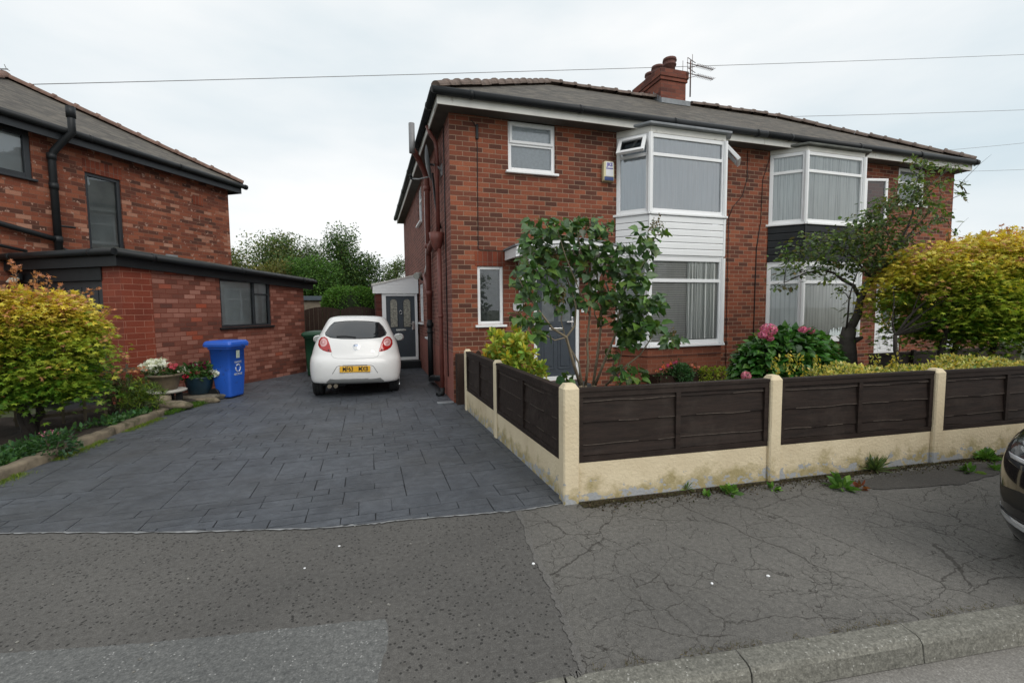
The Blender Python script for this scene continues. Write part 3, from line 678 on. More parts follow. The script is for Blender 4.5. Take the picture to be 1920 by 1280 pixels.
def bay(parent, k, clad_mat, glass_u, up_back, low_back, zs, sill_mat):
    A, B, C, D = BAY[k]; z_sill, z_lt, z_c0, z_us, z_ut = zs
    segs = [(A, B), (B, C), (C, D)]
    # brick base under the bay and its dark inside
    b = MB()
    for p, q in segs:
        b.poly([(*p, 0), (*q, 0), (*q, z_sill), (*p, z_sill)])
    b.poly([(*A, z_sill - .01), (*B, z_sill - .01), (*C, z_sill - .01), (*D, z_sill - .01)])
    b.build('bay_base', M['brick_low'], parent)
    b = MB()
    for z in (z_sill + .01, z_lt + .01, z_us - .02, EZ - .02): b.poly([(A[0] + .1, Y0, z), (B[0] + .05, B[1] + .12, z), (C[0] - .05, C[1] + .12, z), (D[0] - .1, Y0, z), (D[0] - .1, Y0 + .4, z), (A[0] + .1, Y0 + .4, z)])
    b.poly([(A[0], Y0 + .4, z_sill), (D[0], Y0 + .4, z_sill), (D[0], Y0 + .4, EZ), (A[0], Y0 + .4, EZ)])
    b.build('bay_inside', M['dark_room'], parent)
    for si, (p, q) in enumerate(segs):
        d = Vector((q[0] - p[0], q[1] - p[1])); w = d.length; Rv = (d.x / w, d.y / w)
        # lower window
        tr = [2.09]
        low = low_back if not isinstance(low_back, tuple) else low_back[si]
        glazed(parent, p, Rv, w, z_sill, z_lt, hb=tr, fw=.075, proud=0.0, glass=M['glass_low'], back=low, backd=.055, sill=.05)
        glazed(parent, p, Rv, w, z_us, z_ut, hb=[4.33], fw=.07, proud=0.0, glass=glass_u, back=up_back if not isinstance(up_back, tuple) else up_back[si], backd=.075, sill=.05, wavy=.010 if k == 0 else .005)
        # cladding boards, shiplap
        b = MB(); n = 6 if k == 0 else 5; P3 = Vector((*p, 0)); R3 = Vector((*Rv, 0)); N3 = Vector((R3.y, -R3.x, 0)); hgt = (z_us - .045 - z_c0) / n
        for j in range(n):
            za, zb = z_c0 + j * hgt, z_c0 + (j + 1) * hgt
            pr = [(0.0, za + .004), (.022, za + .004), (.022, zb - hgt * .18), (.008, zb - .002), (0.0, zb - .002)]
            b.extr([P3 + N3 * nn + Vector((0, 0, z)) for nn, z in pr], R3 * w)
        if si == 1:
            for u in (0, w): b.frame_box(P3, R3, N3, u - .022, u + .022, -.02, .03, z_c0, z_us - .05)
        b.build('cladding', clad_mat, parent, bevel=.002)
        # top board under the bay roof
        b = MB(); b.frame_box(P3, R3, N3, 0, w, -.03, .006, z_ut + .002, EZ + .0)
        b.build('bay_head', M['white_old'], parent)
        b = MB(); b.frame_box(P3, R3, N3, -.0, w, -.03, .004, z_lt + .002, z_c0 - .001); b.build('bay_band', M['white'], parent)
    # corner posts between the faces
    for p in (B, C):
        for za, zb in ((z_sill, z_lt), (z_us, z_ut)):
            b = MB(); b.extr([(p[0] + .046 * math.cos(R_(a)), p[1] + .046 * math.sin(R_(a)), za + .002) for a in range(22, 382, 45)], (0, 0, zb - za - .004)); b.build('corner_post', M['white'], parent)
    b = MB(); e = .10
    out = [(A[0] - .06, Y0), (B[0] - .06, B[1] - e), (C[0] + .06, C[1] - e), (D[0] + .06, Y0)]
    b.extr([(x, y, EZ + .005) for x, y in out], (0, 0, .045)); b.build('bay_roof', M['slate_lead'] if k == 0 else M['felt'], parent, bevel=.01)
bay(house, 0, M['white'], M['glass_up'], (M['net'], M['net'], M['net']), (M['venetian'], M['venetian'], M['venetian']), (.905, 2.52, 2.55, 3.31, 4.69), M['white'])
b = MB(); b.smooth = True; n = 60
pts = [(5.72 + .66 * k / n, 7.17 + .040 + .010 * math.sin(k * 1.1 + math.sin(k * .4))) for k in range(n + 1)]
ids = [[b.av((x, y, z)) for x, y in pts] for z in (1.0, 2.44)]
for k in range(n): b.face((ids[0][k], ids[0][k + 1], ids[1][k + 1], ids[1][k]))
b.build('curtain', M['voile'], house)
bay(house2, 1, M['black_pl'], M['glass'], M['vblind'], M['vblind_dk'], (.885, 2.49, 2.52, 3.30, 4.71), M['white'])
# opened top lights
def casement(parent, P, Rv, w, h, z, ang, hinge, label):
    Rv3 = Vector((*Rv, 0)); N3 = Vector((Rv3.y, -Rv3.x, 0)); b = MB(); q = .055; g = MB()
    if hinge == 'top':
        ax = Matrix.Rotation(ang, 4, Rv3); base = Vector((P[0], P[1], z)) + N3 * .02
        b.M = g.M = Matrix.Translation(base) @ ax
        lo = -h
        for u0, u1, a, c in ((0, q, lo, 0), (w - q, w, lo, 0), (q, w - q, lo, lo + q), (q, w - q, -q, 0)): b.frame_box((0, 0, 0), Rv3, N3, u0, u1, -.03, .03, a, c)
        g.poly([Rv3 * u + Vector((0, 0, z)) for u, z in ((q * .8, lo + q * .8), (w - q * .8, lo + q * .8), (w - q * .8, -q * .8), (q * .8, -q * .8))])
    else:
        ax = Matrix.Rotation(ang, 4, Vector((0, 0, 1))); base = Vector((P[0], P[1], z)) + N3 * .02
        b.M = g.M = Matrix.Translation(base) @ ax
        for u0, u1, a, c in ((0, q, 0, h), (w - q, w, 0, h), (q, w - q, 0, q), (q, w - q, h - q, h)): b.frame_box((0, 0, 0), Rv3, N3, u0, u1, -.03, .03, a, c)
        g.poly([Rv3 * u + Vector((0, 0, z)) for u, z in ((q * .8, q * .8), (w - q * .8, q * .8), (w - q * .8, h - q * .8), (q * .8, h - q * .8))])
    o = b.build('opened_sash', M['white'], parent, bevel=.006); o['label'] = label
    g.build('pane', glassy('sash_glass', (.25, .27, .28), 1.7), o)
def seg_rv(p, q):
    d = Vector((q[0] - p[0], q[1] - p[1])); return (d.x / d.length, d.y / d.length), d.length
A, B, C, D = BAY[0]; rv, L = seg_rv(A, B); casement(house, (A[0] + rv[0] * .06, A[1] + rv[1] * .06), rv, L - .12, .36, 4.64, R_(-33), 'top', 'white top sash propped open on the bay')
rv, L = seg_rv(C, D); casement(house, (C[0] + rv[0] * .06, C[1] + rv[1] * .06), rv, L - .12, .36, 4.64, R_(-38), 'top', 'white top sash propped open on the bay, far side')
A, B, C, D = BAY[1]; rv, L = seg_rv(C, D); casement(house2, (C[0] + rv[0] * .05, C[1] + rv[1] * .05), rv, L - .1, .93, 3.36, R_(-58), 'side', 'tall white sash swung open at the bay side')
# flat windows
glazed(house, (2.36, Y0), (1, 0), .87, 3.96, EZ - .005, hb=[4.42], proud=-.03, glass=M['glass'], back=plain('obscure_glass', (.60, .65, .68), .3, .12, 20, bump=.3, bscale=90), backd=.05, sill=.06, sash=[(.03, .84, 4.43, EZ - .03)])
glazed(house, (1.79, Y0), (1, 0), .46, 1.33, 2.33, proud=-.03, glass=M['glass'], back=M['frost_dark'], backd=.05, sill=.05, fw=.055)
glazed(house2, (11.86, Y0), (1, 0), .92, 3.95, EZ - .005, hb=[4.42], proud=-.03, glass=M['glass'], back=plain('obscure_glass_grey', (.36, .37, .37), .3, .12, 20), backd=.05, sill=.06, sash=[(.03, .89, 4.43, EZ - .03)])
for a, c, d, e in sh:
    glazed(house, (1.35, 17.5 - a), (0, -1), c - a, d, e, proud=-.03, glass=M['glass'], back=M['net'], backd=.06, sill=.07, fw=.06, hb=[e - .32] if e > 2 else [], vb=[(c - a) / 2] if e < 2.5 and d > 1 else [])
# front door (charcoal) in a white frame
def front_door(parent, x0, x1, z0, z1, mat, style):
    w = x1 - x0; b = MB(); P = Vector((x0, Y0, 0)); Rv = Vector((1, 0, 0)); N = Vector((0, -1, 0)); f = .068; n0, n1 = -.10, -.025
    for u0, u1, a, c in ((0, f, z0, z1), (w - f, w, z0, z1), (f, w - f, z1 - f, z1), (f, w - f, z0, z0 + .075)): b.frame_box(P, Rv, N, u0, u1, n0, n1, a, c)
    b.build('door_frame', M['white'], parent, bevel=.005)
    a0, a1, c0, c1 = f + .004, w - f - .004, z0 + .079, z1 - f - .004
    b = MB(); b.frame_box(P, Rv, N, a0, a1, -.10, -.055, c0, c1)
    W = a1 - a0
    def panel(u0, u1, p0, p1):
        q = .022
        for (s0, s1, t0, t1) in ((u0, u0 + q, p0, p1), (u1 - q, u1, p0, p1), (u0 + q, u1 - q, p0, p0 + q), (u0 + q, u1 - q, p1 - q, p1)): b.frame_box(P, Rv, N, s0, s1, -.056, -.047, t0, t1)
        b.frame_box(P, Rv, N, u0 + .055, u1 - .055, -.056, -.046, p0 + .055, p1 - .055)
    if style == 'two':
        for k in (0, 1): panel(a0 + W * (.11 + .43 * k), a0 + W * (.46 + .43 * k), c0 + .13, c0 + .74)
    else: panel(a0 + .14, a1 - .14, c0 + .12, c0 + .58)
    d = b.build('door', mat, parent, bevel=.003)
    if style == 'two':
        for k in (0, 1):
            g = MB(); u0, u1 = a0 + W * (.13 + .43 * k), a0 + W * (.44 + .43 * k); zt = c1 - .22
            arc = [(u0 + (u1 - u0) / 2 * (1 - math.cos(t)), zt + (u1 - u0) / 2 * math.sin(t)) for t in [math.pi * i / 10 for i in range(11)]]
            pts = [(u1, c0 + 1.0), (u0, c0 + 1.0)] + arc
            g.extr([P + Rv * u + N * -.054 + Vector((0, 0, z)) for u, z in pts], N * .004); g.build('door_glass', M['frost_dark'], d)
    else:
        g = MB(); cx, cz, rx, rz = (a0 + a1) / 2, c0 + 1.25, .17, .47
        pts = [(cx + rx * math.cos(t), cz + rz * math.sin(t)) for t in [2 * math.pi * i / 28 for i in range(28)]]
        g.extr([P + Rv * u + N * -.053 + Vector((0, 0, z)) for u, z in pts], N * .004); g.build('door_glass', M['frost_dark'], d)
        g = MB(); pp = [P + Rv * (cx + rx * 1.08 * math.cos(t)) + N * -.048 + Vector((0, 0, cz + rz * 1.05 * math.sin(t))) for t in [2 * math.pi * i / 28 for i in range(29)]]
        g.tube(pp, .016, 6); g.build('glass_bead', M['brass'], d)
    g = MB(); lz = c0 + (.86 if style == 'two' else .69); g.frame_box(P, Rv, N, (a0 + a1) / 2 - .14, (a0 + a1) / 2 + .14, -.056, -.044, lz - .025, lz + .025); g.build('letterbox', M['chrome'] if style == 'two' else M['brass'], d, bevel=.004)
    g = MB(); hx = a1 - .06; g.frame_box(P, Rv, N, hx - .018, hx + .018, -.056, -.045, c0 + .84, c0 + 1.08); g.frame_box(P, Rv, N, hx - .12, hx + .01, -.02, -.006, c0 + .98, c0 + 1.0); g.frame_box(P, Rv, N, hx - .008, hx + .008, -.046, -.018, c0 + .982, c0 + .998); g.build('handle', M['chrome'], d, bevel=.003)
    s = MB(); s.box(x0 - .08, x1 + .08, Y0 - .32, Y0 + .0, 0, z0 - .03); s.box(x0 - .02, x1 + .02, Y0 - .05, Y0 + .1, z0 - .028, z0 - .002); s.build('doorstep', M['slab'] if style != 'two' else plain('dark_step', (.04, .042, .045), .7, .2), parent, bevel=.012)
front_door(house, 2.81, 3.71, .28, 2.36, M['door'], 'two')
front_door(house2, 11.32, 12.20, .30, 2.30, M['white'], 'oval')
# moulded canopy over the front door: arched fascia, lead top, two brackets
def canopy():
    xc, hw, yf = 3.28, 1.0, 6.98
    b = MB(); n = 16; lo = [(xc + hw * (2 * i / n - 1), 2.43 + .14 * (1 - (2 * i / n - 1) ** 2)) for i in range(n + 1)]
    for (dy, add, h) in ((0, 0.0, .05), (.02, .05, .05), (.05, .10, .06)):
        up = [(x, z + add + h) for x, z in lo[::-1]]; lw = [(x, z + add) for x, z in lo]
        b.extr([(x, yf + dy, z) for x, z in lw + up], (0, Y0 - yf - dy - .002, 0)) if False else b.extr([(x, yf - .03 + (.05 - dy), z) for x, z in lw + up], (0, Y0 - yf + .03 - (.05 - dy) - .002, 0))
    c = b.build('door_canopy', M['white'], house, bevel=.004)
    b = MB(); lw = [(x * 1.0 + (x - xc) * .03, z + .162) for x, z in lo]; up = [(x, z + .03) for x, z in lw[::-1]]
    b.extr([(x, yf - .05, z) for x, z in lw + up], (0, Y0 - yf + .048, 0)); b.build('lead_top', M['slate_lead'], c)
    for s in (-1, 1):
        b = MB(); x = xc + s * .70
        prof = [(Y0 - .002, 1.88), (Y0 - .08, 1.90), (Y0 - .12, 2.0), (Y0 - .16, 2.15), (Y0 - .30, 2.30), (Y0 - .5, 2.38), (Y0 - .5, 2.47), (Y0 - .002, 2.47)]
        b.extr([(x - .05, y, z) for y, z in prof], (.10, 0, 0)); b.build('canopy_bracket', M['white'], house, bevel=.006)
canopy()
b = MB(); b.extr([(11.0, Y0, 2.5), (11.0, Y0 - .62, 2.42), (11.0, Y0 - .62, 2.50), (11.0, Y0, 2.72)], (1.5, 0, 0)); b.build('door_canopy', M['felt'], house2)

# eaves: soffit, fascia, gutter
OV = .06; EX = 1.35 - .21; EY = Y0 - .28
def eaves(parent, x0, x1, side):
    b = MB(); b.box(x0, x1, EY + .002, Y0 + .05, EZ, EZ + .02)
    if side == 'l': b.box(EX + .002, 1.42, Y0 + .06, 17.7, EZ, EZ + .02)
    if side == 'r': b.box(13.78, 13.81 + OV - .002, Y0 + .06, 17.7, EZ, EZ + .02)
    b.build('soffit', plain('soffit_dull', (.085, .075, .065), .85, .2, 4), parent)  # dark colour holds dirt plus the shade under the eaves, painted in
    b = MB(); b.box(x0, x1, EY - .02, EY, EZ - .01, EZ + .17)
    if side == 'l': b.box(EX - .02, EX, EY, 17.7, EZ - .01, EZ + .17)
    if side == 'r': b.box(13.81 + OV, 13.81 + OV + .02, EY, 17.7, EZ - .01, EZ + .17)
    b.build('fascia', M['white_old'], parent, bevel=.003)
    b = MB(); gutter(b, (x0 - (.07 if side == 'l' else 0), EY - .075, EZ + .165), (x1 + (.08 if side == 'r' else 0), EY - .075, EZ + .165))
    if side == 'l': gutter(b, (EX - .075, EY - .1, EZ + .165), (EX - .075, 17.75, EZ + .165))
    b.build('gutter', M['black_pl'], parent)
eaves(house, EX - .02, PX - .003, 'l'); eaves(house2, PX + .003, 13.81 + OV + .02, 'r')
# roof: hipped over the pair, ridge at Y 10.2
RY, RZ = 10.28, 6.83; RXL, RXR = 4.15, 11.05; e0 = (EX - .07, EY - .07); ez = EZ + .20; eR = 13.81 + OV + .07
def slab_poly(b, pts, th=.05):
    n = (Vector(pts[1]) - Vector(pts[0])).cross(Vector(pts[2]) - Vector(pts[0])).normalized()
    b.extr([Vector(p) - n * th for p in pts], n * th)
b = MB(); slab_poly(b, [(e0[0], e0[1], ez), (PX, e0[1], ez), (PX, RY, RZ), (RXL, RY, RZ)])
yb = 2 * RY - e0[1]
slab_poly(b, [(e0[0], yb, ez), (e0[0], e0[1], ez), (RXL, RY, RZ)])
slab_poly(b, [(PX, yb, ez), (e0[0], yb, ez), (RXL, RY, RZ), (PX, RY, RZ)])
slab_poly(b, [(e0[0], 17.75, ez), (e0[0], 12.0, ez), (2.9, 12.0, ez + 1.1), (2.9, 16.2, ez + 1.1)])
slab_poly(b, [(5.0, 17.75, ez), (e0[0], 17.75, ez), (2.9, 16.2, ez + 1.1)])
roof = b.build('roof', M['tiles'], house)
b = MB(); hip_tiles(b, (e0[0] + .03, e0[1] + .03, ez + .02), (RXL, RY, RZ + .02)); hip_tiles(b, (RXL, RY, RZ + .02), (PX - .5, RY, RZ + .02), .36)
b.build('ridge_tiles', M['ridge'], roof)
b = MB(); slab_poly(b, [(PX + .001, e0[1], ez), (eR, e0[1], ez), (RXR, RY, RZ), (PX + .001, RY, RZ)])
slab_poly(b, [(eR, e0[1], ez), (eR, yb, ez), (RXR, RY, RZ)])
slab_poly(b, [(eR, yb, ez), (PX + .001, yb, ez), (PX + .001, RY, RZ), (RXR, RY, RZ)])
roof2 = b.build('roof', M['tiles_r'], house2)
b = MB(); hip_tiles(b, (eR - .03, e0[1] + .03, ez + .02), (RXR, RY, RZ + .02)); hip_tiles(b, (PX + .6, RY, RZ + .02), (RXR, RY, RZ + .02), .36)
b.build('ridge_tiles', M['ridge'], roof2)
# chimney stack on the party wall
def chimney():
    x0, x1, y0, y1 = 7.03, 7.87, 9.98, 11.25
    b = MB(); b.box(x0 + .05, x1 - .05, y0 + .05, y1 - .05, 6.2, 7.22); b.box(x0 + .02, x1 - .02, y0 + .02, y1 - .02, 7.222, 7.30); b.box(x0, x1, y0, y1, 7.302, 7.49)
    c = b.build('chimney', M['brick_chim'], roof, bevel=.008)
    b = MB(); b.box(x0 + .07, x1 - .07, y0 + .07, y1 - .07, 7.491, 7.525); b.build('flaunching', M['slab'], c, bevel=.02)
    for (px, py) in ((7.48, 10.24), (7.42, 10.64), (7.46, 11.0)):
        b = MB(); pr = [(.135, 7.52), (.14, 7.68), (.165, 7.69), (.165, 7.72), (.15, 7.73), (.155, 7.79), (.175, 7.80), (.165, 7.86), (.12, 7.86), (.11, 7.70)]
        b.lathe([(r, z - .0) for r, z in pr], (px, py, 0), 18); b.build('chimney_pot', plain('terracotta_old', (.13, .055, .045), .85, .3, 8, dirt=((.05, .04, .04), 8, .55)), c)
    b = MB(); zr = lambda y: ez + (RZ - ez) * (y - e0[1]) / (RY - e0[1])
    for k in range(4):
        y = y0 + .06 - .02 + k * .085; z = min(zr(y), RZ) ; b.poly([(x0 + .046, y, z - .02), (x0 + .046, y + .10, z - .0), (x0 + .046, y + .05, z + .17 + .02 * k), (x0 + .046, y, z + .15)][::-1])
    z = zr(y0 + .05); b.box(x0, x1, y0 - .07, y0 + .048, z - .06, z + .06); b.build('flashing', M['slate_lead'], c)
    return c
chim = chimney()

# pipes on the side wall
def pipe(name, pts, r, mat, parent, rings=()):
    b = MB(); b.tube(pts, r, 12)
    for p, q in rings: b.tube([p, q], r * 1.25, 12)
    return b.build(name, mat, parent)
sx = 1.35 - .085
V = Vector
pipe('soil_pipe', [(sx, 9.92, 1.38), (sx, 9.92, 4.35), (sx - .06, 9.85, 4.5), (1.0, 9.5, 4.72), (.93, 9.44, 4.78)], .058, M['pipe_red'], house, [((sx, 9.92, z), (sx, 9.92, z + .1)) for z in (2.9, 1.9, 4.1)])
pipe('soil_pipe', [(sx, 9.92, .05), (sx, 9.92, 1.38)], .058, M['black_pl'], house, [((sx, 9.92, 1.22), (sx, 9.92, 1.32)), ((sx, 9.92, 1.10), (sx, 9.92, 1.13))])
pipe('vent_pipe', [(.93, 9.44, 4.70), (.93, 9.44, 4.82), (.93, 9.44, 5.27)], .06, M['grey_pl'], house)
pipe('rain_pipe', [(EX - .04, 8.42, 4.86), (EX + .02, 8.42, 4.72), (sx - .02, 8.45, 4.62), (sx, 8.45, 4.5), (sx, 8.45, 3.02)], .036, M['pipe_red'], house, [((sx, 8.45, 4.2), (sx, 8.45, 4.26))])
b = MB(); b.lathe([(.05, 2.66), (.09, 2.74), (.125, 2.86), (.14, 2.99), (.12, 2.99), (.10, 2.9)], (1.35 - .12, 8.42, 0), 12); b.build('rain_hopper', M['pipe_red'], house)
pipe('rain_pipe', [(sx, 8.38, 2.70), (sx, 8.36, 1.5), (sx, 8.34, .14)], .040, M['pipe_red'], house, [((sx, 8.36, 1.45), (sx, 8.36, 1.5))])
pipe('pipe_shoe', [(sx, 8.34, .16), (sx, 8.34, .06), (sx - .10, 8.30, .03)], .05, M['black_pl'], house)
pipe('branch_pipe', [(sx - .01, 9.90, 2.78), (sx, 9.6, 2.90), (sx, 9.1, 2.97), (sx, 8.56, 2.99), (1.25, 8.46, 2.95)], .055, M['pipe_red'], house)
pipe('waste_pipe', [(1.31, 10.62, 4.3), (1.31, 10.62, 2.62), (1.30, 10.75, 2.52), (1.30, 10.9, 2.44)], .022, M['white'], house)
pipe('branch_pipe', [(1.29, 11.0, 2.42), (1.28, 10.5, 2.15), (1.27, 10.05, 1.85)], .045, M['pipe_red'], house)
pipe('drain_branch', [(sx, 9.92, .10), (sx - .02, 9.5, .18), (sx, 8.85, .26), (1.33, 8.6, .30)], .06, M['black_pl'], house)
pipe('cable', [(1.33, 9.5, 4.35), (1.33, 9.2, 3.75), (1.32, 8.75, 3.22), (1.31, 8.5, 3.1)], .022, M['black_pl'], house)
pipe('cable', [(1.33, 8.06, 4.75), (1.333, 8.06, 3), (1.333, 8.07, .4)], .010, M['black_pl'], house)
# thin cables on the front
def cable(parent, pts, r=.006): 
    b = MB(); b.tube(pts, r, 6); return b.build('cable', M['black_pl'], parent)
yf = Y0 - .012
cable(house, [(1.72, yf, 4.72), (1.76, yf, 4.68), (1.81, yf, 4.6), (1.82, yf, 4.3), (1.815, yf, 3.6), (1.81, yf, 2.62), (1.84, yf, 2.60), (2.4, yf, 2.59)])
b = MB(); b.box(1.795, 1.84, Y0 - .03, Y0, 4.42, 4.66); b.build('cable_box', M['black_pl'], house, bevel=.008)
cable(house, [(7.02, yf, 3.55), (7.02, yf, 2), (7.03, yf, .4)])
cable(house, [(7.45, yf, 4.75), (7.46, yf, 4.2), (7.35, yf, 3.85), (7.12, yf, 3.62), (7.02, yf, 3.4)])
cable(house2, [(7.83, yf, 3.3), (7.75, yf, 2.8), (7.74, yf, 2.0), (7.73, yf, .3)], .009)
cable(house2, [(8.04, yf, 4.7), (7.95, yf, 4.45), (7.86, yf, 4.2), (7.84, yf, 3.3)])
cable(house, [(4.2, yf - .0, .62), (4.45, yf, .63)]); 
b = MB(); b.tube([(4.50, Y0 - .065, .70), (4.87, 7.145, .70), (6.48, 7.15, .71), (6.5, 7.15, .71)], .006, 6); b.build('cable', M['black_pl'], house)

# side porch (lean-to) with its own charcoal door
porch = thing('side_porch', 'lean-to side porch with white boarded gable and charcoal door behind the car', 'porch', (.75, 12.8, 0))
PY = 12.8
b = MB(); b.box(.20, .30, PY + .02, 15.5, 0, 2.05); b.box(.20, .36, PY, PY + .12, 0, 2.04); b.build('wall', M['brick_porch'], porch)
b = MB(); n = 5; lo, hl, hr = 2.045, 2.27, 2.545
b.extr([(.13, PY - .05, lo), (1.33, PY - .05, lo), (1.33, PY - .05, hr), (.13, PY - .05, hl)], (0, .10, 0))
for k in range(1, 6):
    z = lo + k * .082; xl = .13 if z < hl else .13 + 1.2 * (z - hl) / (hr - hl)
    b.box(xl + .01, 1.325, PY - .056, PY - .049, z - .004, z + .004)
b.build('gable_boards', M['white'], porch)
b = MB(); slab_poly(b, [(.10, PY - .08, hl + .02), (1.33, PY - .08, hr + .03), (1.33, 15.6, hr + .03), (.10, 15.6, hl + .02)], .04); b.build('roof', M['white_old'], porch)
b = MB(); f = .075
for x0_, x1_, z0_, z1_ in ((.36, .36 + f + .03, .22, 2.04), (1.23, 1.30, .22, 2.04), (.465, 1.23, 1.975, 2.04), (.465, 1.23, .22, .30)): b.box(x0_, x1_, PY - .0, PY + .08, z0_, z1_)
b.build('door_frame', M['white'], porch, bevel=.004)
b = MB(); b.box(.467, 1.228, PY + .03, PY + .07, .302, 1.973)
P, Rv, N = V((.467, PY + .03, 0)), V((1, 0, 0)), V((0, -1, 0))
for k in (0, 1):
    u0, u1 = .085 + .33 * k, .345 + .33 * k; q = .018
    for (s0, s1, t0, t1) in ((u0, u0 + q, .40, .95), (u1 - q, u1, .40, .95), (u0 + q, u1 - q, .40, .418), (u0 + q, u1 - q, .932, .95)): b.frame_box(P, Rv, N, s0, s1, -.001, .009, t0, t1)
pd = b.build('door', M['door'], porch, bevel=.002)
for k in (0, 1):
    g = MB(); u0, u1 = .10 + .35 * k, .30 + .35 * k
    arc = [(u0 + (u1 - u0) / 2 * (1 - math.cos(t)), 1.80 + (u1 - u0) / 2 * math.sin(t)) for t in [math.pi * i / 10 for i in range(11)]]
    g.extr([P + Rv * u + V((0, 0, z)) for u, z in [(u1, 1.13), (u0, 1.13)] + arc], N * .005); g.build('door_glass', plain('leaded_glass', (.26, .25, .21), .2, .45, 22, bump=.5, bscale=60), pd)
    g = MB(); pp = [P + Rv * u + N * .006 + V((0, 0, z)) for u, z in [(u1, 1.13), (u0, 1.13)] + arc + [(u1, 1.13)]]; g.tube(pp, .009, 5); g.build('glass_bead', M['door'], pd)
g = MB(); g.frame_box(P, Rv, N, .25, .51, 0, .012, 1.03, 1.075); g.build('letterbox', M['chrome'], pd)
g = MB(); g.lathe([(.025, -.006), (.03, .006)], P + V((.38, -.01, 1.58)), 10); g.tube([P + V((.38 + .035 * math.cos(t), -.02, 1.53 + .055 * math.sin(t))) for t in [2 * math.pi * i / 12 for i in range(13)]], .008, 6); g.build('knocker', M['chrome'], pd)
g = MB(); g.box(1.14, 1.21, PY + .0, PY + .028, 1.05, 1.28); g.box(1.05, 1.19, PY - .03, PY - .015, 1.19, 1.215); g.build('handle', M['chrome'], pd, bevel=.004)
b = MB(); b.box(.40, 1.33, PY - .28, PY + .02, 0, .215); b.build('doorstep', M['black_pl'], porch, bevel=.01)

# things fixed to the main house
alarm = thing('alarm_box', 'cream burglar alarm box with purple lettering and blue base left of white bay', 'alarm box', (4.25, Y0, 4.07))
b = MB(); pr = [(4.145, 3.90), (4.355, 3.90), (4.36, 4.0), (4.355, 4.22), (4.33, 4.25), (4.17, 4.25), (4.145, 4.22), (4.14, 4.0)]
b.extr([(x, Y0 - .085, z) for x, z in pr], (0, .085, 0)); b.build('case', plain('alarm_cream', (.66, .60, .36), .45, .04), alarm, bevel=.012)
b = MB(); b.box(4.185, 4.335, Y0 - .089, Y0 - .086, 3.985, 4.235); b.build('label_plate', plain('alarm_white', (.72, .73, .76), .4, .03), alarm)
b = MB(); b.box(4.155, 4.345, Y0 - .093, Y0 - .02, 3.905, 3.975); b.build('base_cover', plain('alarm_blue', (.018, .045, .17), .3, .1), alarm, bevel=.008)
pur = plain('alarm_purple', (.10, .08, .36), .5, .05)
text('lettering', 'JKS', .085, (4.26, Y0 - .090, 4.185), (1, 0, 0), (0, -1, 0), pur, alarm, bold=.003, sx=.95)
b = MB(); b.box(4.19, 4.33, Y0 - .091, Y0 - .0895, 4.11, 4.128); b.build('label_band', pur, alarm)
text('lettering', '24 HR', .026, (4.26, Y0 - .090, 4.045), (1, 0, 0), (0, -1, 0), M['grey_pl'], alarm) if False else None
plq = thing('house_number', 'small pale oblong number plaque on the brick left of the charcoal front door', 'number plaque', (2.53, Y0, 1.63))
b = MB(); b.extr([(x, Y0 - .016, z) for x, z in ((2.42, 1.585), (2.435, 1.565), (2.525, 1.555), (2.615, 1.565), (2.63, 1.585), (2.63, 1.685), (2.615, 1.70), (2.435, 1.70), (2.42, 1.685))], (0, .016, 0)); b.build('plate', plain('slate_pale', (.48, .49, .50), .5, .12, 12), plq, bevel=.003)
text('digits', '32', .11, (2.515, Y0 - .017, 1.63), (1, 0, 0), (0, -1, 0), plain('digit_grey', (.10, .11, .12), .5, .1), plq)
bell = thing('doorbell', 'small white doorbell beside the charcoal front door frame', 'doorbell', (3.76, Y0, 1.58))
b = MB(); b.box(3.735, 3.785, Y0 - .022, Y0, 1.52, 1.64); b.build('case', M['white'], bell, bevel=.006); b = MB(); b.lathe([(.012, 0), (.012, .004)], (0, 0, 0), 10); 
b.v = [((3.76 + x), Y0 - .022 - z, 1.56 + y) for x, y, z in b.v]; b.build('button', M['grey_pl'], bell)
dish = thing('satellite_dish', 'black satellite dish on the side wall under the gutter, seen edge-on', 'satellite dish', (1.35, 8.75, 4.2))
b = MB(); b.M = Matrix.Translation((1.12, 8.62, 4.28)) @ Matrix.Rotation(R_(85), 4, 'Z') @ Matrix.Rotation(R_(82), 4, 'X')
b.lathe([(.0, -.035), (.12, -.028), (.22, -.008), (.28, .018), (.285, .022), (.22, .0), (.12, -.02), (.001, -.028)], (0, 0, 0), 24, 1, 1.1); b.build('reflector', M['black_pl'], dish)
b = MB(); b.tube([(1.12, 8.60, 4.02), (1.0, 9.0, 4.08), (.90, 9.3, 4.16)], .014, 6); b.build('arm', M['grey_pl'], dish)
b = MB(); b.tube([(.92, 9.28, 4.15), (.88, 9.36, 4.20)], .03, 8); b.tube([(.89, 9.3, 4.19), (.86, 9.3, 4.25)], .025, 8); b.build('receiver', M['black_pl'], dish)
b = MB(); b.tube([(1.14, 8.6, 4.25), (1.24, 8.45, 4.2), (1.345, 8.4, 4.1)], .02, 8); b.box(1.33, 1.35, 8.32, 8.46, 4.0, 4.2); b.build('bracket', M['grey_pl'], dish)
lamp = thing('security_light', 'small round floodlight on the side wall beside the porch gable', 'security light', (1.35, 11.4, 2.42))
b = MB(); b.tube([(1.26, 11.3, 2.44), (1.16, 11.2, 2.41), (1.12, 11.15, 2.40)], [.07, .085, .08], 12); b.build('head', plain('lamp_grey', (.35, .36, .33), .35, .1), lamp)
b = MB(); b.tube([(1.35, 11.3, 2.32), (1.27, 11.3, 2.34), (1.24, 11.29, 2.40)], .035, 8); b.build('mount', M['black_pl'], lamp)

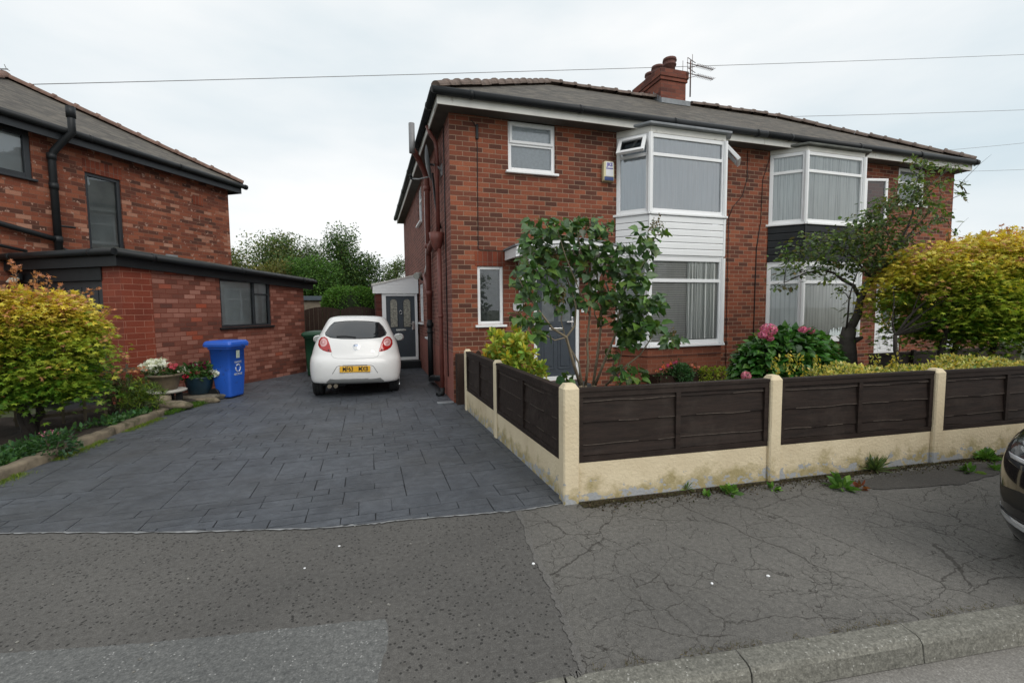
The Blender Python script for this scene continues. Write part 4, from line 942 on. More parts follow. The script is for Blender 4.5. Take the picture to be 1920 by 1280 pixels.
def aerial(name, label, base, h, arms, parent_mat, dirv, n=11, ln=.75):
    t = thing(name, label, 'aerial', base); bx, by, bz = base
    b = MB(); b.tube([(bx, by, bz), (bx, by, bz + h)], .018, 6); b.build('mast', M['grey_pl'] if parent_mat is None else parent_mat, t)
    d = Vector(dirv).normalized(); s = Vector((-d.y, d.x, 0))
    for k, z in enumerate(arms):
        b = MB(); o = Vector((bx, by, bz + z)); b.tube([o - d * .12, o + d * ln], .010, 5)
        for i in range(n):
            c = o + d * (.2 + (ln - .2) * i / (n - 1)); b.tube([c - s * .085 , c + s * .085 ], .005, 4); b.tube([c + V((0, 0, -.02)), c + V((0, 0, .05)) + d * .02], .004, 4)
        for u in (-.16, 0, .16):
            b.tube([o - d * .10 + s * u + V((0, 0, -.13)), o - d * .10 + s * u + V((0, 0, .13))], .006, 4)
        b.tube([o - d * .1 + V((0, 0, .13)) , o + d * .16 + V((0, 0, .05))], .008, 4); b.tube([o - d * .1 + V((0, 0, -.13)), o + d * .16 + V((0, 0, -.03))], .008, 4)
        b.build('yagi', parent_mat or M['grey_pl'], t)
    return t
rust = plain('rusty_metal', (.10, .06, .05), .8, .3, 12)
aerial('tv_aerial', 'mast with two comb-like aerials strapped to the right of the chimney stack', (7.905, 9.97, 6.88), .88, (.80, .56), rust, (.98, .1, 0))
aerial('tv_aerial', 'small tangled aerial poking over the ridge left of the chimney', (7.3, 14.0, 7.6), 1.0, (.8, .45), M['grey_pl'], (.3, .9, 0), 9, .5)

# ------------------------------------------------------------------ house and garage on the left
LP = gz(575, 697); LP.z = 0; LA = R_(-31.795)
lh = thing('neighbouring_house', 'brick house on the left with black gutters and tall charcoal side window', 'house', LP, LA)
loc = dict(world=False)
XW = -2.55; YB = .32; YF = -5.45; HZ = 4.93
b = MB()
wall_holes(b, (XW, YB + 0), (0, 1), YF - YB, 0, 0, HZ, []) if False else None
# side wall: seen from the drive (outward +x): along +y
lh_holes = [(-3.13, -2.45, 2.5, 4.46), (-5.25, -3.98, 4.08, HZ)]
wall_holes(b, (XW, 0), (0, 1), YF, YB, 0, HZ, lh_holes)
b.poly([(XW, YB, 0), (XW - 12, YB, 0), (XW - 12, YB, HZ), (XW, YB, HZ)]); b.poly([(XW, YF, 0), (XW, YF, HZ), (XW - 12, YF, HZ), (XW - 12, YF, 0)])
b.build('wall', M['brick_left'], lh, **loc)
glazed(lh, (XW, -3.13), (0, 1), .68, 2.5, 4.46, frame=M['charcoal'], proud=-.03, glass=M['glass'], back=plain('blind_grey', (.42, .46, .45), .8, .35, 1.2), backd=.08, world=False)
glazed(lh, (XW, -5.25), (0, 1), 1.27, 4.08, HZ - .005, frame=M['charcoal'], proud=-.02, glass=M['glass'], back=plain('blind_pale', (.58, .63, .64), .8, .1, 1.0), backd=.08, sill=.06, world=False, fw=.09)
b = MB(); b.frame_box((XW, -3.13, 0), (0, 1, 0), (1, 0, 0), -.03, .72, 0, .004, 4.465, 4.72); b.build('lintel', M['brick_soldier'], lh, **loc)
for (y, z, w, h, m) in ((-.75, 4.33, .27, .24, M['brick_soldier']), (-1.55, 2.72, .30, .26, M['slate_lead'])):
    b = MB(); b.box(XW, XW + .012, y, y + w, z, z + h); b.box(XW + .012, XW + .018, y + .03, y + w - .03, z + .03, z + h - .03); b.build('air_brick', [m][0], lh, **loc)
b = MB(); ov = .22; b.box(XW - .05, XW + ov, YF - ov, YB + ov, HZ, HZ + .03); b.build('soffit', M['charcoal'], lh, **loc)
b = MB(); b.box(XW + ov, XW + ov + .022, YF - ov, YB + ov, HZ - .06, HZ + .17); b.box(XW - 8, XW + ov, YB + ov, YB + ov + .02, HZ - .06, HZ + .17); b.build('fascia', M['charcoal'], lh, **loc)
b = MB(); gutter(b, (XW + ov + .08, YF - ov, HZ + .13), (XW + ov + .08, YB + ov + .10, HZ + .13)); b.build('gutter', M['black_pl'], lh, **loc)
cx, cy, cz = XW + ov + .07, YB + ov + .07, HZ + .19; hh = 3.25; sl = .55
b = MB(); ax, ay, az = cx - hh, cy - hh, cz + hh * sl; fy_ = cy - 2 * hh
slab_poly(b, [(cx, fy_, cz), (cx, cy, cz), (ax, ay, az)]); slab_poly(b, [(cx, cy, cz), (cx - 14, cy, cz), (cx - 14, ay, az), (ax, ay, az)]); slab_poly(b, [(cx - 14, fy_, cz), (cx, fy_, cz), (ax, ay, az), (cx - 14, ay, az)])
lroof = b.build('roof', M['tiles'], lh, **loc)
b = MB(); hip_tiles(b, (cx - .03, cy - .03, cz + .02), (ax, ay, az + .02), .40, .11); hip_tiles(b, (ax, ay, az + .02), (ax - 6, ay, az + .02), .33, .13); hip_tiles(b, (cx - .03, fy_ + .03, cz + .02), (ax, ay, az + .02), .40, .11)
b.build('ridge_tiles', M['ridge_red'], lroof, **loc)
px_, py_ = XW + .09, -3.72
b = MB(); b.tube([(px_, py_, 2.55), (px_, py_, 4.55), (px_ + .03, py_ + .02, 4.66), (XW + ov + .06, py_ + .12, 4.90), (XW + ov + .20, py_ + .16, 5.02), (XW + ov + .20, py_ + .16, 5.50)], .062, 12)
for z in (2.95, 3.95, 4.5): b.tube([(px_, py_, z), (px_, py_, z + .12)], .074, 12)
b.tube([(XW + ov + .20, py_ + .16, 5.30), (XW + ov + .20, py_ + .16, 5.50)], .075, 12)
b.build('soil_pipe', M['black_pl'], lh, **loc)
for pts_, r__ in (([(px_, py_, 3.0), (px_ - .01, -4.2, 3.10), (px_ - .01, -5.5, 3.36)], .05), ([(px_ - .02, py_ + .05, 2.86), (px_ - .02, -3.2, 2.72)], .02), ([(px_ - .02, -5.4, 2.93), (px_ - .02, -4.2, 2.73)], .028), ([(px_, py_, 3.27), (px_, py_ + .3, 3.28)], .02)):
    b = MB(); b.tube(pts_, r__, 10); b.build('waste_pipe', M['black_pl'], lh, **loc)

gar = thing('garage', 'flat-roofed brick side garage with black fascia and charcoal garage door', 'garage', LP, LA)
GF = -4.39; GZ = 2.40
b = MB(); wall_holes(b, (0, 0), (0, 1), GF + .50, 0, -.05, GZ, [(-2.50, -1.13, 1.27, 2.28)]); b.poly([(0, 0, 0), (XW, 0, 0), (XW, 0, GZ), (0, 0, GZ)])
b.build('wall', M['brick_garage'], gar, **loc)
b = MB(); b.extr([(-.42, GF, -.05), (.0, GF, -.05), (.012, GF + .22, -.05), (.012, GF + .5, -.05), (-.20, GF + .5, -.05), (-.20, GF + .22, -.05), (-.42, GF + .22, -.05)], (0, 0, GZ + .05)); b.build('pier', M['brick_pier'], gar, **loc)
b = MB(); b.box(XW, XW + .14, GF, GF + .22, 0, GZ); b.build('pier', M['brick_pier'], gar, **loc)
glazed(gar, (0, -2.50), (0, 1), 1.37, 1.27, 2.28, frame=M['charcoal'], proud=-.02, fw=.045, vb=[.90], hb=[(1.98, .92, 1.33)], glass=M['glass'], back=plain('garage_window_back', (.72, .80, .80), .8, .2, 1.6), backd=.08, sill=.05, world=False, sillmat=M['black_pl'])
b = MB(); b.box(XW + .16, -.44, GF + .06, GF + .11, 0, 2.14)
for k in range(10): b.box(XW + .22 + k * .19, XW + .24 + k * .19, GF + .05, GF + .062, .1, 2.04)
b.build('garage_door', M['charcoal'], gar, **loc)
b = MB(); b.box(XW + .14, -.40, GF - .02, GF + .2, 2.145, 2.36); b.box(-.445, -.42, GF + .02, GF + .11, 0, 2.14); b.build('door_head', M['black_pl'], gar, **loc)
b = MB(); b.extr([(.06, GF - .08, 2.36), (.06, .28, 2.15), (.06, .28, 2.37), (.06, GF - .08, 2.60)], (.03, 0, 0)); b.box(XW, .09, GF - .11, GF - .08, 2.36, 2.60); b.build('fascia', M['black_pl'], gar, **loc)
b = MB(); gutter(b, (.15, GF - .16, 2.575), (.15, .30, 2.345), .058); gutter(b, (XW - .3, GF - .17, 2.59), (.15, GF - .17, 2.585), .058); b.build('gutter', M['black_pl'], gar, **loc)
b = MB(); b.extr([(XW, GF - .13, 2.605), (.11, GF - .13, 2.605), (.11, .29, 2.385), (XW, .29, 2.385)], (0, 0, .05)); b.build('roof', M['felt'], gar, **loc)
fl = thing('floodlight', 'twin-headed floodlight under the black fascia above the left garage door', 'floodlight', wm(gar) @ V((-2.28, GF - .1, 2.2)), LA)
b = MB(); b.box(-.10, .10, -.02, .04, -.02, .10); b.build('housing', M['black_pl'], fl, **loc, bevel=.01)
for k in (-1, 1):
    b = MB(); b.M = Matrix.Translation((k * .055, -.05, -.02)) @ Matrix.Rotation(R_(-35), 4, 'X'); b.box(-.05, .05, -.02, .02, -.05, .05); b.build('lens', plain('lens_pale', (.42, .42, .36), .25, .1), fl, **loc, bevel=.006)
la = thing('tv_aerial', 'aerial tip above the left house roof at the frame edge', 'aerial', at(-40, 190, 12.5))
b = MB(); p0 = at(-40, 128, 12.5); p1 = at(15, 130, 12.5); b.tube([at(-40, 190, 12.5), p0], .015, 6); b.tube([p0, p1], .012, 6)
for k in (.5, .72, .95):
    c = p0.lerp(p1, k); b.tube([c + V((-.03, 0, .09)), c, c + V((.05, 0, -.03))], .007, 4)
b.build('yagi', M['grey_pl'], la)
# ------------------------------------------------------------------ garden fences
def fence_panel(P, d, L, z0, z1, seed):
    """overlapping boards between two posts: P start (x, y), d unit direction; face looks along N"""
    rr = random.Random(seed); P3 = Vector((*P, 0)); R3 = Vector((*d, 0)); N3 = Vector((R3.y, -R3.x, 0)); b = MB()
    H = z1 - z0
    fr_ = [0, .17, .53, .86, 1.0]; nb = 4
    for k in range(nb):
        za = z0 + .05 + (H - .09) * fr_[k]; zb = z0 + .05 + (H - .09) * fr_[k + 1] + .03
        n = 10; u = [L * i / n for i in range(n + 1)]; w = [rr.uniform(-.006, .006) for _ in u]
        for i in range(n):
            lo0, lo1 = za + w[i], za + w[i + 1]
            q = [(u[i], .020, lo0), (u[i + 1], .020, lo1), (u[i + 1], .004, zb), (u[i], .004, zb)]
            pt = lambda c: P3 + R3 * c[0] + N3 * c[1] + Vector((0, 0, c[2]))
            b.poly([pt(c) for c in q]); b.poly([pt((q[1][0], 0, q[1][2])), pt((q[0][0], 0, q[0][2])), pt(q[3]) - N3 * .004, pt(q[2]) - N3 * .004])
            if k and rr.random() > .35: b.mi = 1; b.poly([pt((u[i], .0212, lo0 - .001)), pt((u[i + 1], .0212, lo1 - .001)), pt((u[i + 1], .0208, lo1 + .006)), pt((u[i], .0208, lo0 + .0055))]); b.mi = 0
            b.poly([pt((u[i], -.0, lo0)), pt((u[i + 1], -.0, lo1)), pt((u[i + 1], .020, lo1)), pt((u[i], .020, lo0))])
    for u0, u1, a, c, n1 in ((0, L, z0, z0 + .045, .034), (0, L, z1 - .075, z1 - .028, .034), (0, .045, z0 + .046, z1 - .076, .036), (L - .045, L, z0 + .046, z1 - .076, .036), (L / 2 - .022, L / 2 + .022, z0 + .046, z1 - .076, .036)):
        b.frame_box(P3, R3, N3, u0, u1, -.02, n1, a, c)
    b.frame_box(P3, R3, N3, 0, L, -.03, .042, z1 - .027, z1)
    return b
def post(P, d, w, h, apex=True, lean=0.0):
    P3 = Vector((*P, 0)); R3 = Vector((*d, 0)); N3 = Vector((R3.y, -R3.x, 0)); b = MB(); hw = w / 2
    q = [(-hw, -hw), (hw, -hw), (hw, hw), (-hw, hw)]; c = .012
    oct_ = [(-hw + c, hw), (hw - c, hw), (hw, hw - c), (hw, -hw + c), (hw - c, -hw), (-hw + c, -hw), (-hw, -hw + c), (-hw, hw - c)]
    def ring(z, s): return [b.av(P3 + R3 * (u * s + lean * z) + N3 * (n * s) + Vector((0, 0, z))) for u, n in oct_]
    a = ring(-.05, 1); m = ring(h - .05, 1); t = ring(h - .012, .62); k = 8
    for r0, r1 in ((a, m), (m, t)):
        for j in range(k): b.face((r0[(j + 1) % k], r0[j], r1[j], r1[(j + 1) % k]))
    b.face(t); b.face(a[::-1])
    return b
# front run
fd = Vector((1, -.075)).normalized(); fD = (fd.x, fd.y)
ff = thing('garden_fence', 'low front fence of dark brown boards with cream concrete posts and gravel boards', 'fence', (1.55, 3.375, 0))
fxs = [1.545, 3.515, 5.47, 7.42, 9.37, 11.32, 13.27]
def fpt(x, off=0.0): return (x - fd.y * 0 + fd.y * -off * -1 if False else x, fence_y(x))
for i, x in enumerate(fxs):
    post(fpt(x), fD, .135 if i == 0 else .125, [1.0, .985, .97, .97, .97, .97, .97][i], lean=[0, 0, .0, 0, 0, 0, 0][i]).build('post', M['cream_wall'], ff, bevel=0)
for i, (x0, x1) in enumerate(zip(fxs, fxs[1:])):
    s = Vector((x0, fence_y(x0))) + fd * .066; e = Vector((x1, fence_y(x1))) - fd * .064; L = (e - s).length
    b = MB(); b.frame_box((s.x, s.y, 0), (*fD, 0), (fD[1], -fD[0], 0), 0, L, -.03, .03, -.05, .325 - .004 * i); b.build('gravel_board', M['cream_wall'], ff, bevel=.006)
    fence_panel((s.x, s.y), fD, L, .33 - .004 * i, .945 - .006 * i, i).build('panel', [M['fence'], M['fence_worn']], ff)
# side run beside the drive, from the house end to the corner post
fs = thing('garden_fence', 'short side fence of dark boards stepping back along the driveway', 'fence', (1.47, 6.97, 0))
sp = [(1.47, 7.00), (1.50, 5.36), (1.535, 3.45)]
for i, (x, y) in enumerate(sp[:2]):
    d = (Vector(sp[i + 1]) - Vector(sp[i])).normalized(); post((x, y), (d.x, d.y), .10, .985).build('post', M['cream'], fs)
for i in range(2):
    s, e = Vector(sp[i]), Vector(sp[i + 1]); d = (e - s).normalized(); s = s + d * .053; e = e - d * (.053 if i == 0 else .02); L = (e - s).length
    b = MB(); b.frame_box((s.x, s.y, 0), (d.x, d.y, 0), (d.y, -d.x, 0), 0, L, -.03, .03, -.05, .325); b.build('gravel_board', M['cream_wall'], fs, bevel=.006)
    fence_panel((s.x, s.y), (d.x, d.y), L, .33, .945, 20 + i).build('panel', [M['fence'], M['fence_worn']], fs)
# dark brown gate pier and palings between the fence and the house corner
gp = thing('gate', 'small dark brown picket gate standing against the house corner', 'gate', (1.45, 7.5, 0))
b = MB(); b.box(1.375, 1.53, 7.42, 7.57, 0, .86); b.build('gate_post', M['gate'], gp, bevel=.01)
for k in range(4):
    b = MB(); x = 1.56 + k * .15; prof = [(x, .06), (x + .105, .06), (x + .105, .84), (x + .08, .885), (x + .052, .90), (x + .025, .885), (x, .84)]
    b.extr([(u, 7.50, z) for u, z in prof], (0, .025, 0)); b.build('paling', M['gate'], gp)
b = MB(); b.box(1.53, 2.15, 7.526, 7.56, .2, .29); b.box(1.53, 2.15, 7.526, 7.56, .62, .71); b.build('rail', M['gate'], gp)

# tall brown gates closing the drive at the back
bgate = thing('drive_gates', 'tall dark brown boarded double gates at the end of the drive', 'gate', (-.6, 14.6, 0))
for k, (x0, x1) in enumerate(((-1.78, -.80), (-.78, .20))):
    b = MB(); n = 8
    for i in range(n):
        a, c = x0 + (x1 - x0) * i / n, x0 + (x1 - x0) * (i + 1) / n - .006
        z = lambda x: 1.62 + .09 * (1 - ((x - (x0 + x1) / 2) / ((x1 - x0) / 2)) ** 2)
        b.extr([(a, 14.6, .05), (c, 14.6, .05), (c, 14.6, z(c)), (a, 14.6, z(a))], (0, .025, 0))
    b.build('gate_leaf', M['gate'], bgate)
for xa, xb, zz in ((-1.86, -1.79, 1.75), (.205, .28, 1.72)):
    b = MB(); b.box(xa, xb, 14.58, 14.66, 0, zz); b.build('gate_post', M['gate'], bgate)

# ------------------------------------------------------------------ wheelie bins
def bin_(name, label, loc, rz, mat, H=1.07, W=.58, D=.72, marks=None):
    t = thing(name, label, 'wheelie bin', loc, rz); b = MB(); kw = dict(world=False)
    # front face looks along -y; body tapers to the foot
    w0, w1, d0, d1 = W * .40, W * .46, D * .36, D * .44; zt = H * .89
    def ring(w, yf, yb, z, r=.05):
        out = []
        for cx, cy, a0 in ((w - r, yf + r, -90), (w - r, yb - r, 0), (-w + r, yb - r, 90), (-w + r, yf + r, 180)):
            for k in range(5): a = R_(a0 + 22.5 * k); out.append(b.av((cx + r * math.cos(a), cy + r * math.sin(a), z)))
        return out
    R = [ring(w0, -d0, d0 * .7, .03), ring(w0 + .004, -d0 - .004, d0 * .75, .06), ring(w0 + .03, -d0 - .03, d0 * .98, zt * .5), ring(w1, -d1, d1, zt - .05), ring(w1 + .018, -d1 - .018, d1 + .018, zt - .045), ring(w1 + .02, -d1 - .02, d1 + .02, zt)]
    for a, c in zip(R, R[1:]):
        for j in range(20): b.face((a[j], a[(j + 1) % 20], c[(j + 1) % 20], c[j]))
    b.face(R[0][::-1]); b.face(R[-1]); b.smooth = False
    bo = b.build('body', mat, t, **kw); bo.data.polygons.foreach_set('use_smooth', [len(p.vertices) == 4 for p in bo.data.polygons])
    b = MB(); L = []
    for s, z in ((1.0, zt + .002), (1.03, zt + .045), (.99, zt + .085), (.90, zt + .108), (.6, H)): 
        L.append(ring((w1 + .045) * s, -(d1 + .06) * s, (d1 + .075) * s, z, .06))
    for a, c in zip(L, L[1:]):
        for j in range(20): b.face((a[j], a[(j + 1) % 20], c[(j + 1) % 20], c[j]))
    b.face(L[0][::-1]); b.face(L[-1]); b.tube([(-w1 * .8, d1 + .12, zt + .02), (w1 * .8, d1 + .12, zt + .02)], .016, 8); b.build('lid', mat, t, **kw, bevel=0)
    for s in (-1, 1):
        b = MB(); b.tube([(s * (w0 + .0), d0 * .75, .10), (s * (w0 + .05), d0 * .75, .10)], .10, 18); b.build('wheel', M['black_pl'], t, **kw)
    return t, (w0, w1, d0, d1, zt)
blue = plain('bin_blue', (.018, .10, .50), .42, .06, 4, bump=.05, dirt=((.02, .03, .12), 7, .62))
gc = gz(432.5, 748.8); fr = gz(452.5, 742.5) - gc
rzb = math.atan2(fr.y, fr.x) - R_(6)
bt, (w0, w1, d0, d1, zt) = bin_('wheelie_bin', 'bright blue wheelie bin with white recycling print beside the brick garage', (0, 0, 0), rzb, blue, W=.46, D=.47)
bt.location = gc - Matrix.Rotation(rzb, 3, 'Z') @ Vector((-w0, -d0, 0)); bt.location.z = .006
_f = .46 / .58
bw = plain('bin_print', (.52, .56, .62), .6, .1)
def on_front(u, z): 
    f = (z - .06) / (zt - .11); y = -(d0 + .004 + (d1 - d0 - .004) * f) - .012; return Vector((u, y, z))
b = MB(); p = [on_front(u, z) for u, z in ((-.045, .74), (.045, .74), (.045, .88), (-.045, .88))]; b.poly(p); b.build('sticker', plain('bin_sticker', (.46, .52, .44), .5, .15, 20), bt, world=False)
Nf = Vector((0, -1, -.06)).normalized()
text('print', 'WASTE', .055, on_front(0, .66), (1, 0, 0), Nf, bw, bt, world=False); text('print', 'RECYCLE', .050, on_front(0, .44), (1, 0, 0), Nf, bw, bt, bold=.001, world=False)
b = MB()
for k in range(3):
    a0 = R_(90 + 120 * k); q = [on_front(.058 * math.cos(a0 + R_(t)), .55 + .066 * math.sin(a0 + R_(t))) for t in range(-48, 49, 12)]; b.tube(q, .011, 4)
b.build('emblem', bw, bt, world=False)
green = plain('bin_green', (.008, .05, .022), .45, .1, 4)
g2, dd = bin_('wheelie_bin', 'dark green wheelie bin half hidden behind the white car', (-1.16, 12.1, .006), R_(-10), green, H=1.10, W=.6)

# ------------------------------------------------------------------ white hatchback, seen from behind
def sub_eval(bm, cutters=()):
    me = bpy.data.meshes.new('tmp'); bm.to_mesh(me); o = bpy.data.objects.new('tmp', me); COL.objects.link(o)
    m = o.modifiers.new('s', 'SUBSURF'); m.levels = 2; m.render_levels = 2
    for c in cutters:
        q = o.modifiers.new('b', 'BOOLEAN'); q.object = c; q.operation = 'DIFFERENCE'; q.solver = 'EXACT'
    dg = bpy.context.evaluated_depsgraph_get(); out = bpy.data.meshes.new_from_object(o.evaluated_get(dg))
    bpy.data.objects.remove(o); return out
def stack_body(levels, p=2.6, n=9):
    """levels: (z, half width, y rear, y front, rear bow, front bow) -> closed quad cage"""
    bm = bmesh.new(); rings = []
    for z, w, yr, yf, dr, df in levels:
        q = []
        for k in range(n + 1):
            t = math.pi / 2 * k / n; q.append((w * math.sin(t) ** (2 / p), yr + dr * (1 - math.cos(t) ** (2 / p))))
        mid = [(w, yr + dr + (yf - df - yr - dr) * k / 5) for k in range(1, 5)]
        f = []
        for k in range(n + 1):
            t = math.pi / 2 * (1 - k / n); f.append((w * math.sin(t) ** (2 / p), yf - df * (1 - math.cos(t) ** (2 / p))))
        half = q + mid + f
        full = half + [(-x, y) for x, y in half[-2:0:-1]]
        rings.append([bm.verts.new((x, y, z)) for x, y in full])
    N = len(rings[0])
    for a, b in zip(rings, rings[1:]):
        for j in range(N): bm.faces.new((a[j], a[(j + 1) % N], b[(j + 1) % N], b[j]))
    H = N // 2
    for r, fl in ((rings[0], 1), (rings[-1], 0)):
        for j in range(H):
            a, b_, c, d = r[j], r[(j + 1) % N], r[N - j - 1] if j + 1 < N else r[0], r[(N - j) % N]
            vs = []
            for v in (a, b_, c, d):
                if v not in vs: vs.append(v)
            if len(vs) >= 3:
                try: bm.faces.new(vs[::-1] if fl else vs)
                except ValueError: pass
    bmesh.ops.recalc_face_normals(bm, faces=bm.faces[:]); return bm
class Skin:
    def __init__(s, me): s.bvh = BVHTree.FromPolygons([v.co[:] for v in me.vertices], [p.vertices[:] for p in me.polygons])
    def hit(s, o, d):
        h = s.bvh.ray_cast(Vector(o), Vector(d)); return (h[0], h[1]) if h[0] is not None else (None, None)
    def patch(s, pts, axis='y', off=.004, rings=7, thick=0.0, sub=4, start=None, c=None):
        """a plate following the skin; pts = outline in (x, z) (axis y) or (y, z) (axis x)"""
        o = []
        for a, b in zip(pts, pts[1:] + pts[:1]):
            for k in range(sub): o.append((a[0] + (b[0] - a[0]) * k / sub, a[1] + (b[1] - a[1]) * k / sub))
        if c is None: c = (sum(p[0] for p in o) / len(o), sum(p[1] for p in o) / len(o))
        mb = MB(); mb.smooth = True; R = []
        for r in range(rings + 1):
            f = r / rings; row = []
            for p in o:
                q = (c[0] + (p[0] - c[0]) * f, c[1] + (p[1] - c[1]) * f)
                if axis == 'y': org, d = (q[0], start if start is not None else -2, q[1]), (0, 1 if (start is None or start < 1) else -1, 0)
                else: org, d = (start, q[0], q[1]), (-1 if start > 0 else 1, 0, 0)
                h, n = s.hit(org, d)
                if h is None: h, n = Vector(org) + Vector(d) * 2.3, -Vector(d)
                if n.dot(Vector(d)) > 0: n = -n
                row.append(h + n * (off * (1 if r < rings else .25)))
                if r == 0: break
            R.append(row)
        ids = [[mb.av(p) for p in row] for row in R]; N = len(o)
        for j in range(N): mb.face((ids[0][0], ids[1][j], ids[1][(j + 1) % N]))
        for a, b_ in zip(ids[1:], ids[2:]):
            for j in range(N): mb.face((a[j], b_[j], b_[(j + 1) % N], a[(j + 1) % N]))
        return mb
    def line(s, pts, r=.004, off=.0, n=6, start=-2):
        o = []
        for a, b in zip(pts, pts[1:]):
            for k in range(n): o.append((a[0] + (b[0] - a[0]) * k / n, a[1] + (b[1] - a[1]) * k / n))
        o.append(pts[-1]); out = []
        for x, z in o:
            h, nn = s.hit((x, start, z), (0, 1, 0))
            if h is not None: out.append(h + nn * off)
        mb = MB(); mb.tube(out, r, 6); return mb
def fixn(o):
    bm = bmesh.new(); bm.from_mesh(o.data); bmesh.ops.recalc_face_normals(bm, faces=bm.faces[:]); bm.to_mesh(o.data); bm.free(); return o

def wheel(parent, c, r, w, side, tyre, rimmat, skip_rim=False):
    b = MB(); n = 28; prof = [(r * .62, -w * .46), (r * .80, -w * .5), (r * .95, -w * .48), (r, -w * .36), (r * 1.002, -.03), (r * .985, -.027), (r * .985, -.021), (r * 1.002, -.018), (r * 1.002, .018), (r * .985, .021), (r * .985, .027), (r * 1.002, .03), (r, w * .36), (r * .95, w * .48), (r * .80, w * .5), (r * .62, w * .46)]
    b.smooth = True
    R = [[b.av((c[0] + y, c[1] + rr * math.cos(2 * math.pi * j / n), c[2] + rr * math.sin(2 * math.pi * j / n))) for j in range(n)] for rr, y in prof]
    for a, d in zip(R, R[1:]):
        for j in range(n): b.face((a[j], a[(j + 1) % n], d[(j + 1) % n], d[j]))
    b.face(R[0][::-1]); b.face(R[-1]); b.smooth = False
    wh = fixn(b.build('wheel', tyre, parent, world=False))
    b = MB(); x = c[0] + side * (w * .47)
    b.tube([(x - side * .02, c[1], c[2]), (x + side * .006, c[1], c[2])], r * .66, 24)
    b.build('rim', rimmat, wh, world=False)
    b = MB()
    for k in range(7):
        a = 2 * math.pi * k / 7; b.extr([(x + side * .008, c[1] + q * math.cos(a) - s_ * math.sin(a), c[2] + q * math.sin(a) + s_ * math.cos(a)) for q, s_ in ((r * .12, -.025), (r * .6, -.035), (r * .6, .035), (r * .12, .025))], (side * .012, 0, 0))
    b.tube([(x + side * .006, c[1], c[2]), (x + side * .02, c[1], c[2])], .05, 12); b.build('spokes', M['chrome'], wh, world=False)

